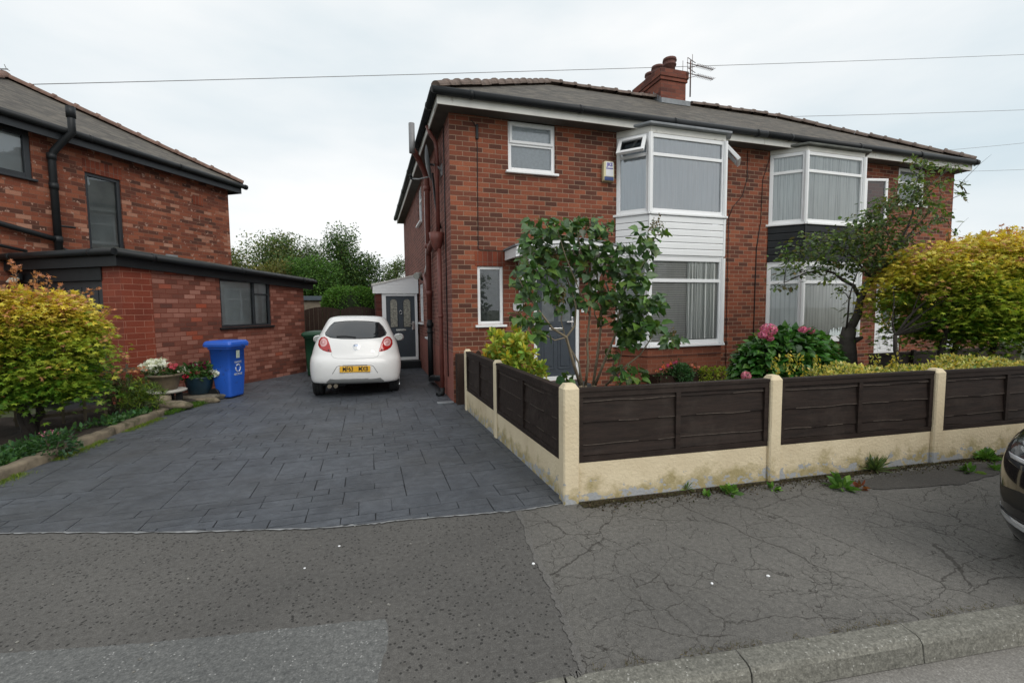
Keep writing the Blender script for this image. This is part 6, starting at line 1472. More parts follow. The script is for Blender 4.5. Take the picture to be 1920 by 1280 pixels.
    leaves('foliage', pos, ax, rdir(n, 1.2, .7), rng.uniform(.055, .12, n), col, 'ell', M['leaf'], t)
    bf = thing('bird_feeder', 'small teal bird feeder hanging in the leaning tree', 'bird feeder', at(1625, 534, 5.15))
    c = at(1625, 534, 5.15); b = MB(); b.lathe([(.045, -.05), (.05, -.03), (.03, .05), (.01, .06)], c, 10); b.build('body', plain('teal', (.05, .20, .19), .4, .1), bf)
    b = MB(); b.tube([c + V((0, 0, .06)), c + V((0, 0, .17))], .003, 4); b.build('hanger', M['black_pl'], bf)
cherry()

def hydrangea():
    global rng; rng = np.random.default_rng(13)
    t = thing('hydrangea', 'dark green hydrangea bush with pink mophead blooms below the black clad bay', 'shrub', (5.6, 4.95, .02))
    n = 5200; pos, d = blob(n, (5.72, 5.0, .64), (.86, .55, .66), .40); keep = pos[:, 2] > .1; pos, d = pos[keep], d[keep]; n = len(pos)
    ax = d * np.array([1, 1, .25]) + rng.normal(0, .35, (n, 3)); ax[:, 2] -= .2
    leaves('foliage', pos, ax, d + np.array([0, -.1, .8]) + rng.normal(0, .25, (n, 3)), rng.uniform(.07, .125, n), pick(n, [(.036, .125, .018), (.045, .14, .02), (.07, .18, .026), (.024, .08, .015)]), 'heart', M['leaf_gloss'], t)
    pos2 = []
    heads = [(1441, 618, 4.6, .105), (1430, 628, 4.62, .06), (1505, 618, 4.75, .055), (1520, 620, 4.8, .05), (1444, 634, 4.6, .04)]
    for x, y, Y, r in heads:
        c = np.array(at(x, y, Y)); m = int(260 * r / .1); p, dd = blob(m, c, (r, r, r * .8), .15); pos2.append((p, dd))
    p = np.concatenate([a for a, _ in pos2]); dd = np.concatenate([b for _, b in pos2]); n = len(p)
    leaves('bloom', p, np.cross(dd, rdir(n)), dd, rng.uniform(.018, .030, n), pick(n, [(.62, .16, .30), (.66, .24, .36), (.55, .12, .25)], None, .1), 'petal', M['petal'], t)
    P = [((curve((5.6 + random.gauss(0, .06), 4.9, 0), (5.7 + random.gauss(0, .4), 4.9 + random.gauss(0, .2), .7), n=3, jit=.02)), .008, .004) for _ in range(9)]; branch_mesh('stem', P, M['bark'], t)
    # a low bloom at the fence
    t = thing('hydrangea', 'single pink mophead hydrangea bloom peeping over the front fence', 'shrub', (at(1400, 706, 3.75).x, 3.75, .02))
    c = np.array(at(1399, 705, 3.75)); p, dd = blob(300, c, (.05, .05, .05), .15); n = len(p)
    leaves('bloom', p, np.cross(dd, rdir(n)), dd, rng.uniform(.012, .02, n), pick(n, [(.60, .17, .28), (.62, .26, .34)], None, .1), 'petal', M['petal'], t)
    branch_mesh('stem', [([Vector((c[0], c[1], 0)), Vector(c)], .008, .005)], M['bark'], t)
    p, dd = blob(40, c - np.array([0, 0, .22]), (.14, .12, .16), .8); leaves('foliage', p, dd, rdir(40, 1), rng.uniform(.07, .11, 40), pick(40, [(.03, .09, .016)]), 'heart', M['leaf_gloss'], t)
hydrangea()
wo_ = thing('window_ornament', 'pale jagged ornament on the sill inside the lower black-clad bay window', 'ornament', (9.62, 7.2, .97))
b = MB(); random.seed(3)
for k in range(7):
    x = 9.38 + k * .075; h = random.uniform(.10, .22); b.M = Matrix.Translation((0, 0, 0)); b.extr([(x - .045, 7.190, .965), (x + .045, 7.190, .965), (x + .012, 7.190, .965 + h), (x - .012, 7.190, .965 + h * .9)], (0, .012, 0))
b.M = Matrix(); b.build('figures', plain('ornament_pale', (.72, .80, .80), .5, .05), wo_)

def hedge():
    global rng; rng = np.random.default_rng(17)
    t = thing('hedge', 'low clipped hedge of yellow variegated leaves along the front fence', 'hedge', (6.2, 3.6, .02))
    n = 12500; x = rng.uniform(4.55, 8.15, n); pos = np.stack([x, fence_y(x) + .38 + rng.uniform(-.26, .26, n), np.zeros(n)], 1)
    top = .93 + .05 * np.sin(x * 3.1) + .04 * np.sin(x * 7.7 + 1); top = np.where(x < 4.9, top - .02, top); pos[:, 2] = top - .02 - np.abs(rng.normal(0, .11, n))
    d = rdir(n, .8); leaves('foliage', pos, d, rdir(n, 1), rng.uniform(.03, .055, n), pick(n, [(.50, .46, .11), (.60, .56, .22), (.20, .27, .07), (.54, .43, .07), (.12, .18, .05)], [3, 3, 1.8, 2, 1]), 'ell', M['leaf'], t)
    pos = []
    for px, py, k in ((1480, 685, 3.7), (1497, 682, 3.7), (1640, 680, 3.6), (1678, 678, 3.6), (1530, 684, 3.65), (1455, 690, 3.65)):
        c = np.array(at(px, py, k)); m = 40; pos.append(c + rng.normal(0, 1, (m, 3)) * np.array([.025, .025, .055]))
    pos = np.concatenate(pos); n = len(pos); leaves('top_foliage', pos, rdir(n, 1.2), rdir(n, .5), rng.uniform(.03, .05, n), pick(n, [(.42, .40, .10), (.46, .36, .04), (.2, .25, .06)]), 'ell', M['leaf'], t)
    P = [(curve((xx, fence_y(xx) + .38, -.01), (xx + random.gauss(0, .08), fence_y(xx) + .38 + random.gauss(0, .08), .85), n=3, jit=.02), .008, .004) for xx in np.arange(4.6, 8.1, .14)]
    branch_mesh('stem', P, M['bark'], t)
hedge()

def tuft_shrub(name, label, cat, c, r, n, cols, w, size, tmpl, seed, up=.5, zmin=.02, mat='leaf', clusters=0, stem=True, shell=.5):
    global rng; rng = np.random.default_rng(seed); random.seed(seed)
    t = thing(name, label, cat, (c[0], c[1], max(zmin, c[2] - r[2])))
    if clusters:
        cc, dd = blob(clusters, c, r, shell); m = n // clusters; k = np.repeat(np.arange(clusters), m)
        q = rdir(len(k), up); pos = cc[k] + q * size * .12; ax = q; nr = rdir(len(k), 1) ; cidx = cc
    else:
        pos, d = blob(n, c, r, shell); ax = d + rdir(n, up) * .6; nr = d + rdir(n, .6) * .6; cidx = pos[::max(1, n // 14)]
    keep = pos[:, 2] > zmin; pos, ax, nr = pos[keep], ax[keep], nr[keep]; m = len(pos)
    leaves('foliage', pos, ax, nr, size * rng.uniform(.65, 1.15, m), pick(m, cols, w), tmpl, M[mat], t)
    if stem: branch_mesh('stem', [(curve((c[0] + random.gauss(0, .04), c[1] + random.gauss(0, .03), max(0, c[2] - r[2] - .02)), p, n=3, jit=.02), .008, .003) for p in cidx[:16]], M['bark'], t)
    return t
# yellow-green pieris against the brick, left of the door
tuft_shrub('variegated_shrub', 'yellow and lime leaved shrub in front of the narrow window', 'shrub', (1.95, 6.35, .82), (.36, .34, .62), 1900, [(.52, .50, .08), (.38, .48, .08), (.22, .36, .06), (.62, .45, .05)], [3, 3, 2, 1], .12, 'ell', 31, .5, clusters=110, shell=.9)
tuft_shrub('variegated_shrub', 'lower yellow and lime leaved shrub beside the front door', 'shrub', (2.26, 6.2, .50), (.22, .22, .36), 700, [(.50, .48, .08), (.38, .48, .08), (.22, .36, .06)], [3, 3, 2], .11, 'ell', 32, .5, clusters=55, shell=.9)
# planter below the bay
def planter():
    global rng; rng = np.random.default_rng(41); random.seed(41)
    Y = 6.75
    t = thing('planter', 'brown wooden trough standing below the white clad bay', 'planter', (5.15, Y, .02)); b = MB()
    b.box(4.78, 5.95, Y - .02, Y, .05, .40); b.box(4.78, 5.95, Y + .28, Y + .30, .05, .40); b.box(4.76, 4.78, Y - .02, Y + .3, .05, .41); b.box(5.95, 5.97, Y - .02, Y + .3, .05, .41); b.box(4.8, 5.93, Y, Y + .28, .05, .36); b.build('box', M['gate'], t)
    for x in (4.8, 5.35, 5.9):
        b = MB(); b.box(x, x + .05, Y - .045, Y - .021, .0, .42); b.build('leg', M['wood_grey'] if x > 5 else M['gate'], t)
    def heads(name, label, px, cols, dome=None, sz=.035):
        c0 = at(*px[0], Y); tt = thing(name, label, 'flower', (c0.x, Y, .38))
        pos = []; dn = []
        for x, y in px:
            c = np.array(at(x, y, Y + random.uniform(-.05, .1))); p, d = blob(16, c, (sz * .7,) * 3, .4); pos.append(p); dn.append(d)
        p = np.concatenate(pos); d = np.concatenate(dn); n = len(p); cc = np.repeat(np.array([random.choice(cols) for _ in px]), 16, axis=0)
        leaves('bloom', p, np.cross(d, rdir(n)), d, rng.uniform(.02, .034, n), cc * (1 + rng.normal(0, .1, (n, 1))), 'petal', M['petal'], tt)
        q = np.repeat(np.array([at(x, y + 8, Y)[:] for x, y in px]), 22, axis=0); q = q + rng.normal(0, .05, q.shape); q[:, 2] = np.minimum(q[:, 2], q[:, 2].max())
        leaves('foliage', q, rdir(len(q), .4), rdir(len(q), .6), rng.uniform(.03, .055, len(q)), pick(len(q), [(.03, .075, .02), (.045, .10, .03)]), 'ell', M['leaf'], tt)
        branch_mesh('stem', [([at(x, y, Y), Vector((at(x, y, Y).x, Y + .1, .36))], .004, .004) for x, y in px], M['bark'], tt)
    heads('bedding_flowers', 'orange and magenta flowers in the trough left of the green dome', [(1244, 687), (1252, 685), (1257, 682), (1264, 681), (1258, 688), (1268, 679), (1251, 690), (1240, 693), (1232, 695)], [(.75, .16, .06), (.70, .10, .25), (.72, .25, .15), (.55, .07, .30)])
    heads('bedding_flowers', 'coral flowers in the trough right of the green dome', [(1301, 688), (1310, 689), (1296, 684)], [(.75, .20, .10), (.75, .30, .22)])
    heads('bedding_flowers', 'small purple and white flowers at the lilac foot', [(1158, 705), (1163, 708), (1172, 697)], [(.6, .58, .6), (.30, .05, .28)], sz=.02)
    c = at(1280, 700, Y); c = (c.x, Y + .05, c.z - .03)
    tuft_shrub('dome_plant', 'clipped dark green dome plant in the middle of the trough', 'plant', c, (.21, .19, .20), 3200, [(.055, .14, .05), (.08, .19, .065), (.04, .10, .04)], None, .04, 'ell', 43, .4, mat='leaf', stem=True)
    for i, (x, w_) in enumerate(((1318, .09), (1334, .10), (1350, .09))):
        c = at(x, 701, Y); tuft_shrub('trailing_plant', ['lime green trailing plant next to the coral flowers', 'middle lime green trailing plant hanging from the trough', 'lime green trailing plant at the right end of the trough'][i], 'plant', (c.x, Y - .04, c.z - .03), (w_, .08, .17), 420, [(.30, .36, .04), (.22, .30, .03), (.38, .40, .06)], None, .05, 'ell', 50 + i, -.4)
planter()
wb = thing('post_light', 'white upright garden box light on a thin black stake beside the hydrangea', 'garden light', (at(1381, 715, 6.9).x, 6.9, .02))
c = at(1381, 682, 6.9); b = MB(); b.box(c.x - .055, c.x + .055, 6.86, 6.94, c.z - .11, c.z + .10); b.build('box', M['white'], wb, bevel=.012)
b = MB(); b.tube([(c.x, 6.9, 0), (c.x, 6.9, c.z - .10)], .012, 6); b.tube([(c.x + .05, 6.9, c.z + .09), (c.x + .05, 6.9, c.z + .26), (c.x + .12, 6.88, c.z + .29)], .010, 6); b.box(c.x + .05, c.x + .18, 6.84, 6.92, c.z + .285, c.z + .31); b.build('stake', M['grey_pl'], wb)

# ---- raised bed on the left
def edging():
    global rng; rng = np.random.default_rng(61); random.seed(61)
    pts = [gz(*p) for p in ((-90, 945), (0, 905), (60, 877), (140, 850), (165, 838), (250, 803), (325, 775))]
    specs = [(0, 2, 'long low edging kerb at the bottom left of the bed'), (3.2, 4.6, ''), (0, 0, '')]
    runs = [((-3.62, 4.1), (-3.46, 5.0), 'mossy stone edging block nearest the camera'), ((-3.455, 5.02), (-3.30, 6.2), 'stone edging block beneath the trailing pink flowers'), ((-3.27, 6.42), (-3.20, 7.15), 'pale worn stone edging block in the middle of the bed edge'), ((-3.19, 7.17), (-3.03, 8.35), 'stone edging block nearest the flower pots')]
    for a, c, lab in runs:
        a, c = Vector((*a, 0)), Vector((*c, 0)); d = (c - a); L = d.length; d.normalize(); s = Vector((-d.y, d.x, 0))
        bm = bmesh.new(); n = max(3, int(L / .09)); rows = []
        for i in range(n + 1):
            p = a + d * L * i / n; row = []
            for u, z in ((0, -.03), (-.0, .088), (.018, .105), (.12, .108), (.14, .09), (.14, -.03)):
                j = Vector(rng.normal(0, .005, 3)); row.append(bm.verts.new(p + s * u + Vector((0, 0, z)) + j))
            rows.append(row)
        for r0, r1 in zip(rows, rows[1:]):
            for k in range(5): bm.faces.new((r0[k], r1[k], r1[k + 1], r0[k + 1]))
        bm.faces.new(rows[0]); bm.faces.new(rows[-1][::-1]); bmesh.ops.recalc_face_normals(bm, faces=bm.faces[:])
        me = bpy.data.meshes.new('edging_stone'); bm.to_mesh(me); bm.free(); me.materials.append(M['stone']); autouv(me)
        for p in me.polygons: p.use_smooth = True
        tag(link('edging_stone', me), lab, 'edging stone', 'stones edging the raised bed')
edging()
def verge(name, poly_fn, n, cols, size, tmpl='blade', seed=3, up=1.0):
    global rng; rng = np.random.default_rng(seed); pos = poly_fn(n); m = len(pos)
    return tag(leaves(name, pos, rdir(m, up), rdir(m, .3), size * rng.uniform(.5, 1.2, m), pick(m, cols), tmpl, M['leaf']), kind='stuff')
def edge_strip(n):
    y = rng.uniform(4.3, 8.9, n); x0 = np.interp(y, [4.1, 5.0, 6.2, 6.42, 7.15, 8.35, 9.4], [-3.60, -3.44, -3.29, -3.25, -3.18, -3.01, -2.70]); den = (np.sin(y * 5.1) + np.sin(y * 11.3 + 1) * .6) > -.25
    off = np.abs(rng.normal(0, .055, n)); p = np.stack([x0 + off, y, np.full(n, .012)], 1); return p[den]
verge('moss_verge', edge_strip, 9000, [(.14, .21, .02), (.19, .25, .025), (.10, .15, .02)], .035, seed=71)
def lawn_bit(n):
    p = np.stack([rng.uniform(-3.25, -2.72, n), rng.uniform(8.2, 9.35, n), np.full(n, .03)], 1); x0 = np.interp(p[:, 1], [8.2, 9.35], [-3.02, -2.66]); return p[p[:, 0] < x0 + .06]
verge('grass_verge', lawn_bit, 9000, [(.07, .15, .018), (.10, .20, .02), (.05, .11, .015)], .06, seed=72)
def bed_weeds(n):
    y = rng.uniform(4.3, 8.2, n); x0 = np.interp(y, [4.1, 6.2, 8.35], [-3.75, -3.45, -3.15]); p = np.stack([x0 - np.abs(rng.normal(0, .16, n)), y, np.full(n, .09)], 1); k = (np.sin(y * 4.3) + np.sin(p[:, 0] * 17)) > -.3; p[:, 2] += rng.random(n) * .05; return p[k]
tag(verge('bed_ground_cover', bed_weeds, 2600, [(.04, .11, .025), (.06, .14, .03), (.05, .12, .05)], .075, 'ell', 73, .7), kind='stuff')
def bed_low(n):
    p = np.stack([rng.uniform(-5.2, -3.5, n), rng.uniform(4.4, 7.0, n), np.full(n, .09)], 1); p[:, 2] += rng.random(n) * .06; k = (np.sin(p[:, 0] * 5) + np.sin(p[:, 1] * 4 + 2)) > .2; return p[k]
tag(verge('bed_ground_cover', bed_low, 2200, [(.03, .09, .02), (.05, .12, .03)], .09, 'ell', 74, .7), kind='stuff')
tuft_shrub('trailing_flower', 'dark leafy clump with small pink flowers spilling over the edging stones', 'plant', (-3.38, 6.22, .14), (.24, .22, .16), 520, [(.03, .085, .022), (.045, .11, .03), (.035, .08, .04)], None, .055, 'ell', 75, .3)
c = bpy.data.objects[-1] if False else None
tpk = thing('pink_flower', 'small cluster of pink flowers on the clump over the edging stones', 'flower', (-3.4, 6.28, .25))
rng = np.random.default_rng(76); p, d = blob(90, (-3.42, 6.3, .27), (.09, .08, .025), .6); leaves('bloom', p, np.cross(d, rdir(90)), rdir(90, 1), rng.uniform(.012, .022, 90), pick(90, [(.60, .20, .32), (.55, .28, .36)]), 'petal', M['petal'], tpk)
# leafy clumps in the bed
tuft_shrub('dwarf_conifer', 'low dark conifer with bright lime shoots beside the flower pots', 'shrub', (-3.32, 8.2, .32), (.30, .28, .27), 2600, [(.06, .11, .02), (.12, .20, .026), (.24, .34, .032), (.05, .08, .02)], [3, 2, 1.6, 1.4], .085, 'blade', 77, .5, zmin=.07, clusters=150, shell=.8)
tuft_shrub('dwarf_conifer', 'dull dark green low bush between the maple and the trellis', 'shrub', (-3.72, 8.35, .40), (.26, .26, .32), 1500, [(.04, .075, .018), (.06, .10, .022), (.05, .05, .02)], None, .08, 'blade', 78, .4, zmin=.07, clusters=100, shell=.8)
# low trellis hurdles
def hurdle(label, P0, P1, h, n):
    a, c = Vector(P0), Vector(P1); d = (c - a); L = d.length; d.normalize(); t = thing('trellis', label, 'trellis', a)
    for k in range(n):
        b = MB(); b.frame_box((a.x, a.y, a.z), d, Vector((d.y, -d.x, 0)), L * k / (n - 1) - .018, L * k / (n - 1) + .018, 0, .025, 0, h + random.uniform(-.02, .02)); b.build('slat', M['wood_grey'], t)
    b = MB(); b.frame_box((a.x, a.y, a.z), d, Vector((d.y, -d.x, 0)), -.03, L + .03, -.022, -.002, h * .82, h * .82 + .045); b.frame_box((a.x, a.y, a.z), d, Vector((d.y, -d.x, 0)), -.03, L + .03, -.022, -.002, h * .25, h * .25 + .045); b.build('rail', M['wood_grey'], t)
hurdle('low weathered slat trellis standing behind the maple trunk', (-4.55, 7.75, .05), (-3.75, 8.15, .05), .42, 5)
hurdle('short grey slat trellis against the red garage pier', (-4.05, 8.95, .05), (-3.62, 9.15, .05), .72, 3)

# ---- pots by the garage wall
def lathe_obj(name, prof, c, mat, parent, n=28): b = MB(); b.lathe(prof, c, n); return b.build(name, mat, parent)
px = gz(311, 757); Yp = 9.0
pc = at(311, 728, Yp)
st = thing('pot_stand', 'round pale stone slab on dark legs carrying the brown flower pot', 'stand', (pc.x, Yp, .05))
zt = at(311, 730, Yp).z
lathe_obj('top', [(.24, zt - .05), (.29, zt - .035), (.30, zt - .012), (.28, zt), (.02, zt + .001)], (pc.x, Yp, 0), plain('stand_top', (.36, .345, .31), .85, .15, 12, bump=.3), st)
for dx, dy in ((-.2, -.04), (.2, -.04), (0, .18)):
    b = MB(); b.box(pc.x + dx - .04, pc.x + dx + .04, Yp + dy - .03, Yp + dy + .03, .05, zt - .05); b.build('leg', M['black_pl'], st)
pot = thing('flower_pot', 'brown patterned clay pot of white flowers standing on the round slab', 'flower pot', (pc.x, Yp, zt))
lathe_obj('pot', [(.155, zt + .002), (.165, zt + .02), (.20, zt + .14), (.235, zt + .225), (.25, zt + .23), (.25, zt + .265), (.232, zt + .268), (.22, zt + .235), (.02, zt + .232)], (pc.x, Yp, 0), plain('pot_brown', (.115, .088, .055), .6, .25, 14, bump=.4, bscale=24), pot)
def bouquet(parent, pts, cols, r, Yc, per=22, foliage=None):
    pos = []; dn = []; cc = []
    for (x, y), col in zip(pts, cols):
        c = np.array(at(x, y, Yc + random.uniform(-.12, .10))); p, d = blob(per, c, (r, r, r * .8), .5); pos.append(p); dn.append(d); cc.append(np.repeat([col], per, 0))
    p, d, cc = map(np.concatenate, (pos, dn, cc)); n = len(p); leaves('bloom', p, np.cross(d, rdir(n)), d + rdir(n) * .3, rng.uniform(.045, .07, n), cc * (1 + rng.normal(0, .05, (n, 1))), 'petal', M['petal'], parent)
random.seed(4); rng = np.random.default_rng(4)
Wt = (.74, .75, .72); Rd = (.50, .03, .07); Pk = (.58, .10, .14); Dk = (.14, .015, .045)
bouquet(pot, [(268, 688), (276, 684), (283, 680), (290, 678), (286, 686), (297, 680), (303, 684), (294, 690), (305, 678), (311, 684), (275, 690), (291, 694)], [Wt] * 12, .055, Yp)
bouquet(pot, [(318, 687), (326, 687)], [Pk, Pk], .025, Yp, 12)
p, d = blob(420, (pc.x - .02, Yp, zt + .29), (.27, .22, .13), .7); leaves('foliage', p, d + rdir(420, .4), rdir(420, .8), rng.uniform(.04, .075, 420), pick(420, [(.03, .08, .02), (.05, .11, .03), (.09, .12, .04)]), 'ell', M['leaf'], pot)
p2 = at(375, 736, 9.55); z2 = p2.z - .02
bp = thing('flower_pot', 'dark navy pot with white and crimson flowers next to the blue bin', 'flower pot', (p2.x, 9.55, z2))
lathe_obj('pot', [(.15, z2), (.17, z2 + .03), (.215, z2 + .2), (.235, z2 + .30), (.245, z2 + .32), (.225, z2 + .32), (.02, z2 + .29)], (p2.x, 9.55, 0), plain('pot_navy', (.012, .03, .045), .35, .15, 6), bp)
bouquet(bp, [(340, 697), (347, 694), (352, 696), (368, 685), (396, 694), (405, 698), (409, 702), (400, 692)], [Wt] * 8, .042, 9.5)
bouquet(bp, [(337, 703), (337, 708), (346, 706), (349, 709), (355, 706), (361, 703)], [Rd] * 6, .034, 9.45, 18)
bouquet(bp, [(360, 685), (379, 682), (381, 690)], [Dk] * 3, .028, 9.5, 14)
p, d = blob(460, (p2.x, 9.52, z2 + .40), (.30, .22, .15), .8); leaves('foliage', p, d + rdir(460, .4), rdir(460, .8), rng.uniform(.06, .11, 460), pick(460, [(.03, .085, .02), (.05, .12, .03), (.07, .14, .03)]), 'ell', M['leaf'], bp)
# stones and a small urn under the pots
def rock(label, c, r, seed, mat='stone', cat='rock', name='rock'):
    r2 = np.random.default_rng(seed); bm = bmesh.new(); bmesh.ops.create_icosphere(bm, subdivisions=3, radius=1)
    f = [r2.normal(size=3) * 2.2 for _ in range(6)]; ph = r2.uniform(0, 6, 6)
    for v in bm.verts:
        w = 1 + sum(.07 * math.sin(v.co.dot(Vector(a)) * 1.6 + p) for a, p in zip(f, ph)); v.co = Vector((v.co.x * w * r[0], v.co.y * w * r[1], max(-.8, min(.75, v.co.z)) * w * r[2]))
    me = bpy.data.meshes.new(name); bm.to_mesh(me); bm.free(); me.materials.append(M[mat]); autouv(me)
    for p in me.polygons: p.use_smooth = True
    o = link(name, me); o.location = c; return tag(o, label, cat)
g = gz(318, 764, .06); rock('rough flat sandstone block under the round slab', (g.x + .02, g.y + .02, .10), (.25, .15, .085), 1)
g = gz(370, 752, .05); rock('thick sloping stone slab carrying the navy pot', (g.x, 9.5, z2 - .07), (.42, .26, .075), 2, 'slab')
rock('low tan stone in front of the navy pot slab', (g.x + .12, 9.12, .05), (.22, .11, .07), 3)
uc = at(306, 748, 8.82); ur = thing('stone_urn', 'small rounded stone urn tucked under the round slab', 'urn', (uc.x, 8.82, uc.z - .08))
lathe_obj('bowl', [(.06, uc.z - .08), (.10, uc.z - .05), (.115, uc.z), (.11, uc.z + .05), (.10, uc.z + .075), (.085, uc.z + .075), (.02, uc.z + .05)], (uc.x, 8.82, 0), plain('urn_stone', (.30, .25, .18), .9, .25, 16, bump=.4), ur, 20)

# ---- trees, hedge and sheds behind
def bg_tree(name, label, base, c, r, n, cols, size, seed, K=60, pw=(1, 1, 1), spire=0.0):
    global rng; rng = np.random.default_rng(seed); random.seed(seed); t = thing(name, label, 'tree', base, 0, 'trees beyond the back gardens')
    d = rdir(K); rad = (.35 + .6 * rng.random(K) ** .5)[:, None]; cc = np.array(c) + d * np.array(r) * rad
    if spire: s = np.clip((cc[:, 2] - c[2]) / r[2], -1, 1); f = (1 - spire * (s + 1) / 2)[:, None]; cc[:, :2] = np.array(c)[:2] + (cc[:, :2] - np.array(c)[:2]) * f
    n = int(n * 1.9); size = size * .68; m = n // K; k = np.repeat(np.arange(K), m); sc = np.mean(r) * .24; q = np.clip(rng.normal(size=(len(k), 3)), -1.7, 1.7) * sc * np.array(pw); pos = cc[k] + q
    P = [(curve(base, (c[0], c[1], c[2] + r[2] * .7), n=6, jit=.1), .16, .04)]
    for j in range(0, K, 3): P.append((curve((c[0], c[1], c[2] - r[2] * .3 + .5 * random.random()), cc[j], n=4, jit=.08, up=.1), .04, .012))
    branch_mesh('trunk', P, M['bark'], t); tint = 1 + rng.normal(0, .18, K); cl = pick(len(k), cols) * tint[k][:, None]
    leaves('crown', pos, rdir(len(k), -.1), rdir(len(k), .6), size * rng.uniform(.6, 1.3, len(k)), np.clip(cl, .005, 1), 'quad', M['leaf_dull'], t)
A_ = [(.10, .16, .055), (.14, .19, .075), (.075, .125, .045), (.18, .19, .07)]; B_ = [(.045, .095, .028), (.07, .13, .035), (.03, .07, .022), (.10, .16, .04)]
bg_tree('birch_tree', 'tall pale green tree behind the flat garage roof', (-4.9, 26, 0), (-4.6, 26, 3.55), (1.25, 1.2, 2.1), 9000, A_, .17, 81, 70)
bg_tree('birch_tree', 'thin pale tree beside the left house corner', (-6.3, 25, 0), (-6.2, 25, 3.1), (.9, 1, 1.3), 4500, [(.16, .17, .06), (.12, .17, .06)], .16, 82, 40)
bg_tree('birch_tree', 'feathery grey green tree between the birch and the conifer-like tree', (-3.0, 27, 0), (-3.0, 27, 3.4), (1.0, 1.1, 1.75), 6500, [(.10, .15, .07), (.08, .13, .06), (.13, .17, .09)], .16, 83, 50)
bg_tree('leafy_tree', 'dark green spire-topped tree left of the side porch', (-1.15, 23, 0), (-1.15, 23, 3.2), (1.25, 1.2, 2.15), 9500, B_, .15, 84, 80, spire=.75)
bg_tree('leafy_tree', 'loose leafy tree with ragged boughs beside the side porch', (-.2, 23.5, 0), (-.25, 23.5, 3.0), (.95, 1, 1.3), 4600, B_, .15, 85, 40)
bg_tree('leafy_tree', 'bright green bushy tree behind the garage roof end', (-2.2, 21.5, 0), (-2.1, 21.5, 2.7), (1.1, 1.1, 1.0), 7000, [(.07, .15, .03), (.09, .18, .035), (.045, .10, .025)], .14, 86, 50)
bg_tree('leafy_tree', 'small tree showing between porch roof and house wall', (1.25, 23, 0), (1.3, 23, 3.1), (.42, .8, 1.2), 1800, [(.09, .14, .05), (.12, .17, .06)], .14, 87, 24)
bg_tree('leafy_tree', 'low olive bush behind the garage wall', (-3.9, 22, 0), (-3.9, 22, 2.6), (1.1, 1, 1.05), 5200, [(.17, .15, .04), (.12, .14, .04)], .15, 88, 40)
def hedge_back():
    global rng; rng = np.random.default_rng(91); t = thing('hedge', 'tall rounded clipped green hedge above the brown drive gates', 'hedge', (-.55, 16.6, 0)); n = 14000
    d = rdir(n); e = np.sign(d) * np.abs(d) ** .55; pos = np.array((-.55, 16.6, 1.25)) + e * np.array((.95, .6, 1.16)) * (1 - .06 * rng.random((n, 1))); pos = pos[pos[:, 2] > .3]; n = len(pos)
    leaves('foliage', pos, rdir(n, .2), rdir(n, .3), rng.uniform(.05, .09, n), pick(n, [(.09, .20, .032), (.12, .25, .04), (.065, .15, .026)]), 'ell', M['leaf_dull'], t)
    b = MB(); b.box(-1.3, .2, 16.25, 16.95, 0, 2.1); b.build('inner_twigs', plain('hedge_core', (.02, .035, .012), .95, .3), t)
hedge_back()
shed = thing('shed', 'grey flat roofed shed behind the gates beside the garage end', 'shed', (-2.0, 19, 0))
b = MB(); b.box(-3.2, -1.3, 19, 21, 0, 2.0); b.build('wall', plain('shed_wall', (.20, .17, .13), .9, .2), shed); b = MB(); b.box(-3.3, -1.2, 18.9, 21.1, 2.0, 2.16); b.build('roof', plain('shed_roof', (.075, .10, .125), .7, .1), shed)
shed2 = thing('shed', 'black felted outhouse edge between hedge and porch', 'shed', (.1, 17.2, 0))
b = MB(); b.box(.22, .75, 17.0, 18.4, 0, 2.2); b.build('wall', M['black_pl'], shed2); b = MB(); b.box(.12, .8, 16.9, 18.5, 2.2, 2.36); b.build('roof', M['felt'], shed2)

# ---- houses far right, glimpsed past the tree
rh = thing('bungalow', 'far house roof and pale wall glimpsed right of the pair above the maple', 'house', (22.5, 12.5, 0))
b = MB(); b.box(19.5, 27, 12, 19, 0, 3.35); b.build('wall', M['white_old'], rh); b = MB(); e = .4; z0 = 3.35; slab_poly(b, [(19.5 - e, 12 - e, z0), (27 + e, 12 - e, z0), (24, 15.5, 5.0), (22.4, 15.5, 5.0)]); slab_poly(b, [(19.5 - e, 19 + e, z0), (19.5 - e, 12 - e, z0), (22.4, 15.5, 5.0)]); r_ = b.build('roof', M['tiles_r'], rh)
b = MB(); hip_tiles(b, (19.5 - e, 12 - e, z0 + .03), (22.4, 15.5, 5.03), .4); b.build('ridge_tiles', M['ridge_red'], r_)
rg = thing('outbuilding', 'white doors and brick pier of the next property behind the right maple', 'outbuilding', (15.5, 9.5, 0))
b = MB(); b.box(14.6, 19.5, 9.3, 9.5, 0, 1.9); b.build('wall', M['brick_side'], rg)
for x in (14.75, 16.3): 
    b = MB(); b.box(x, x + 1.2, 9.24, 9.30, .05, 1.75); b.build('door', M['white'], rg)
b = MB(); b.box(13.95, 14.2, 8.2, 8.45, 0, 1.6); b.build('post', M['cream'], rg)
# dark side fence inside the right garden
mf = thing('garden_fence', 'dark fence inside the right garden below the white panelled door', 'fence', (10, 6.3, 0)); b = MB(); b.box(9.3, 14, 6.3, 6.34, .1, .62); b.box(9.3, 14, 6.28, 6.36, .62, .66)
b.build('panel', M['fence'], mf); b = MB(); b.box(10.4, 10.48, 6.24, 6.30, 0, .7); b.build('post', M['fence_v'], mf)

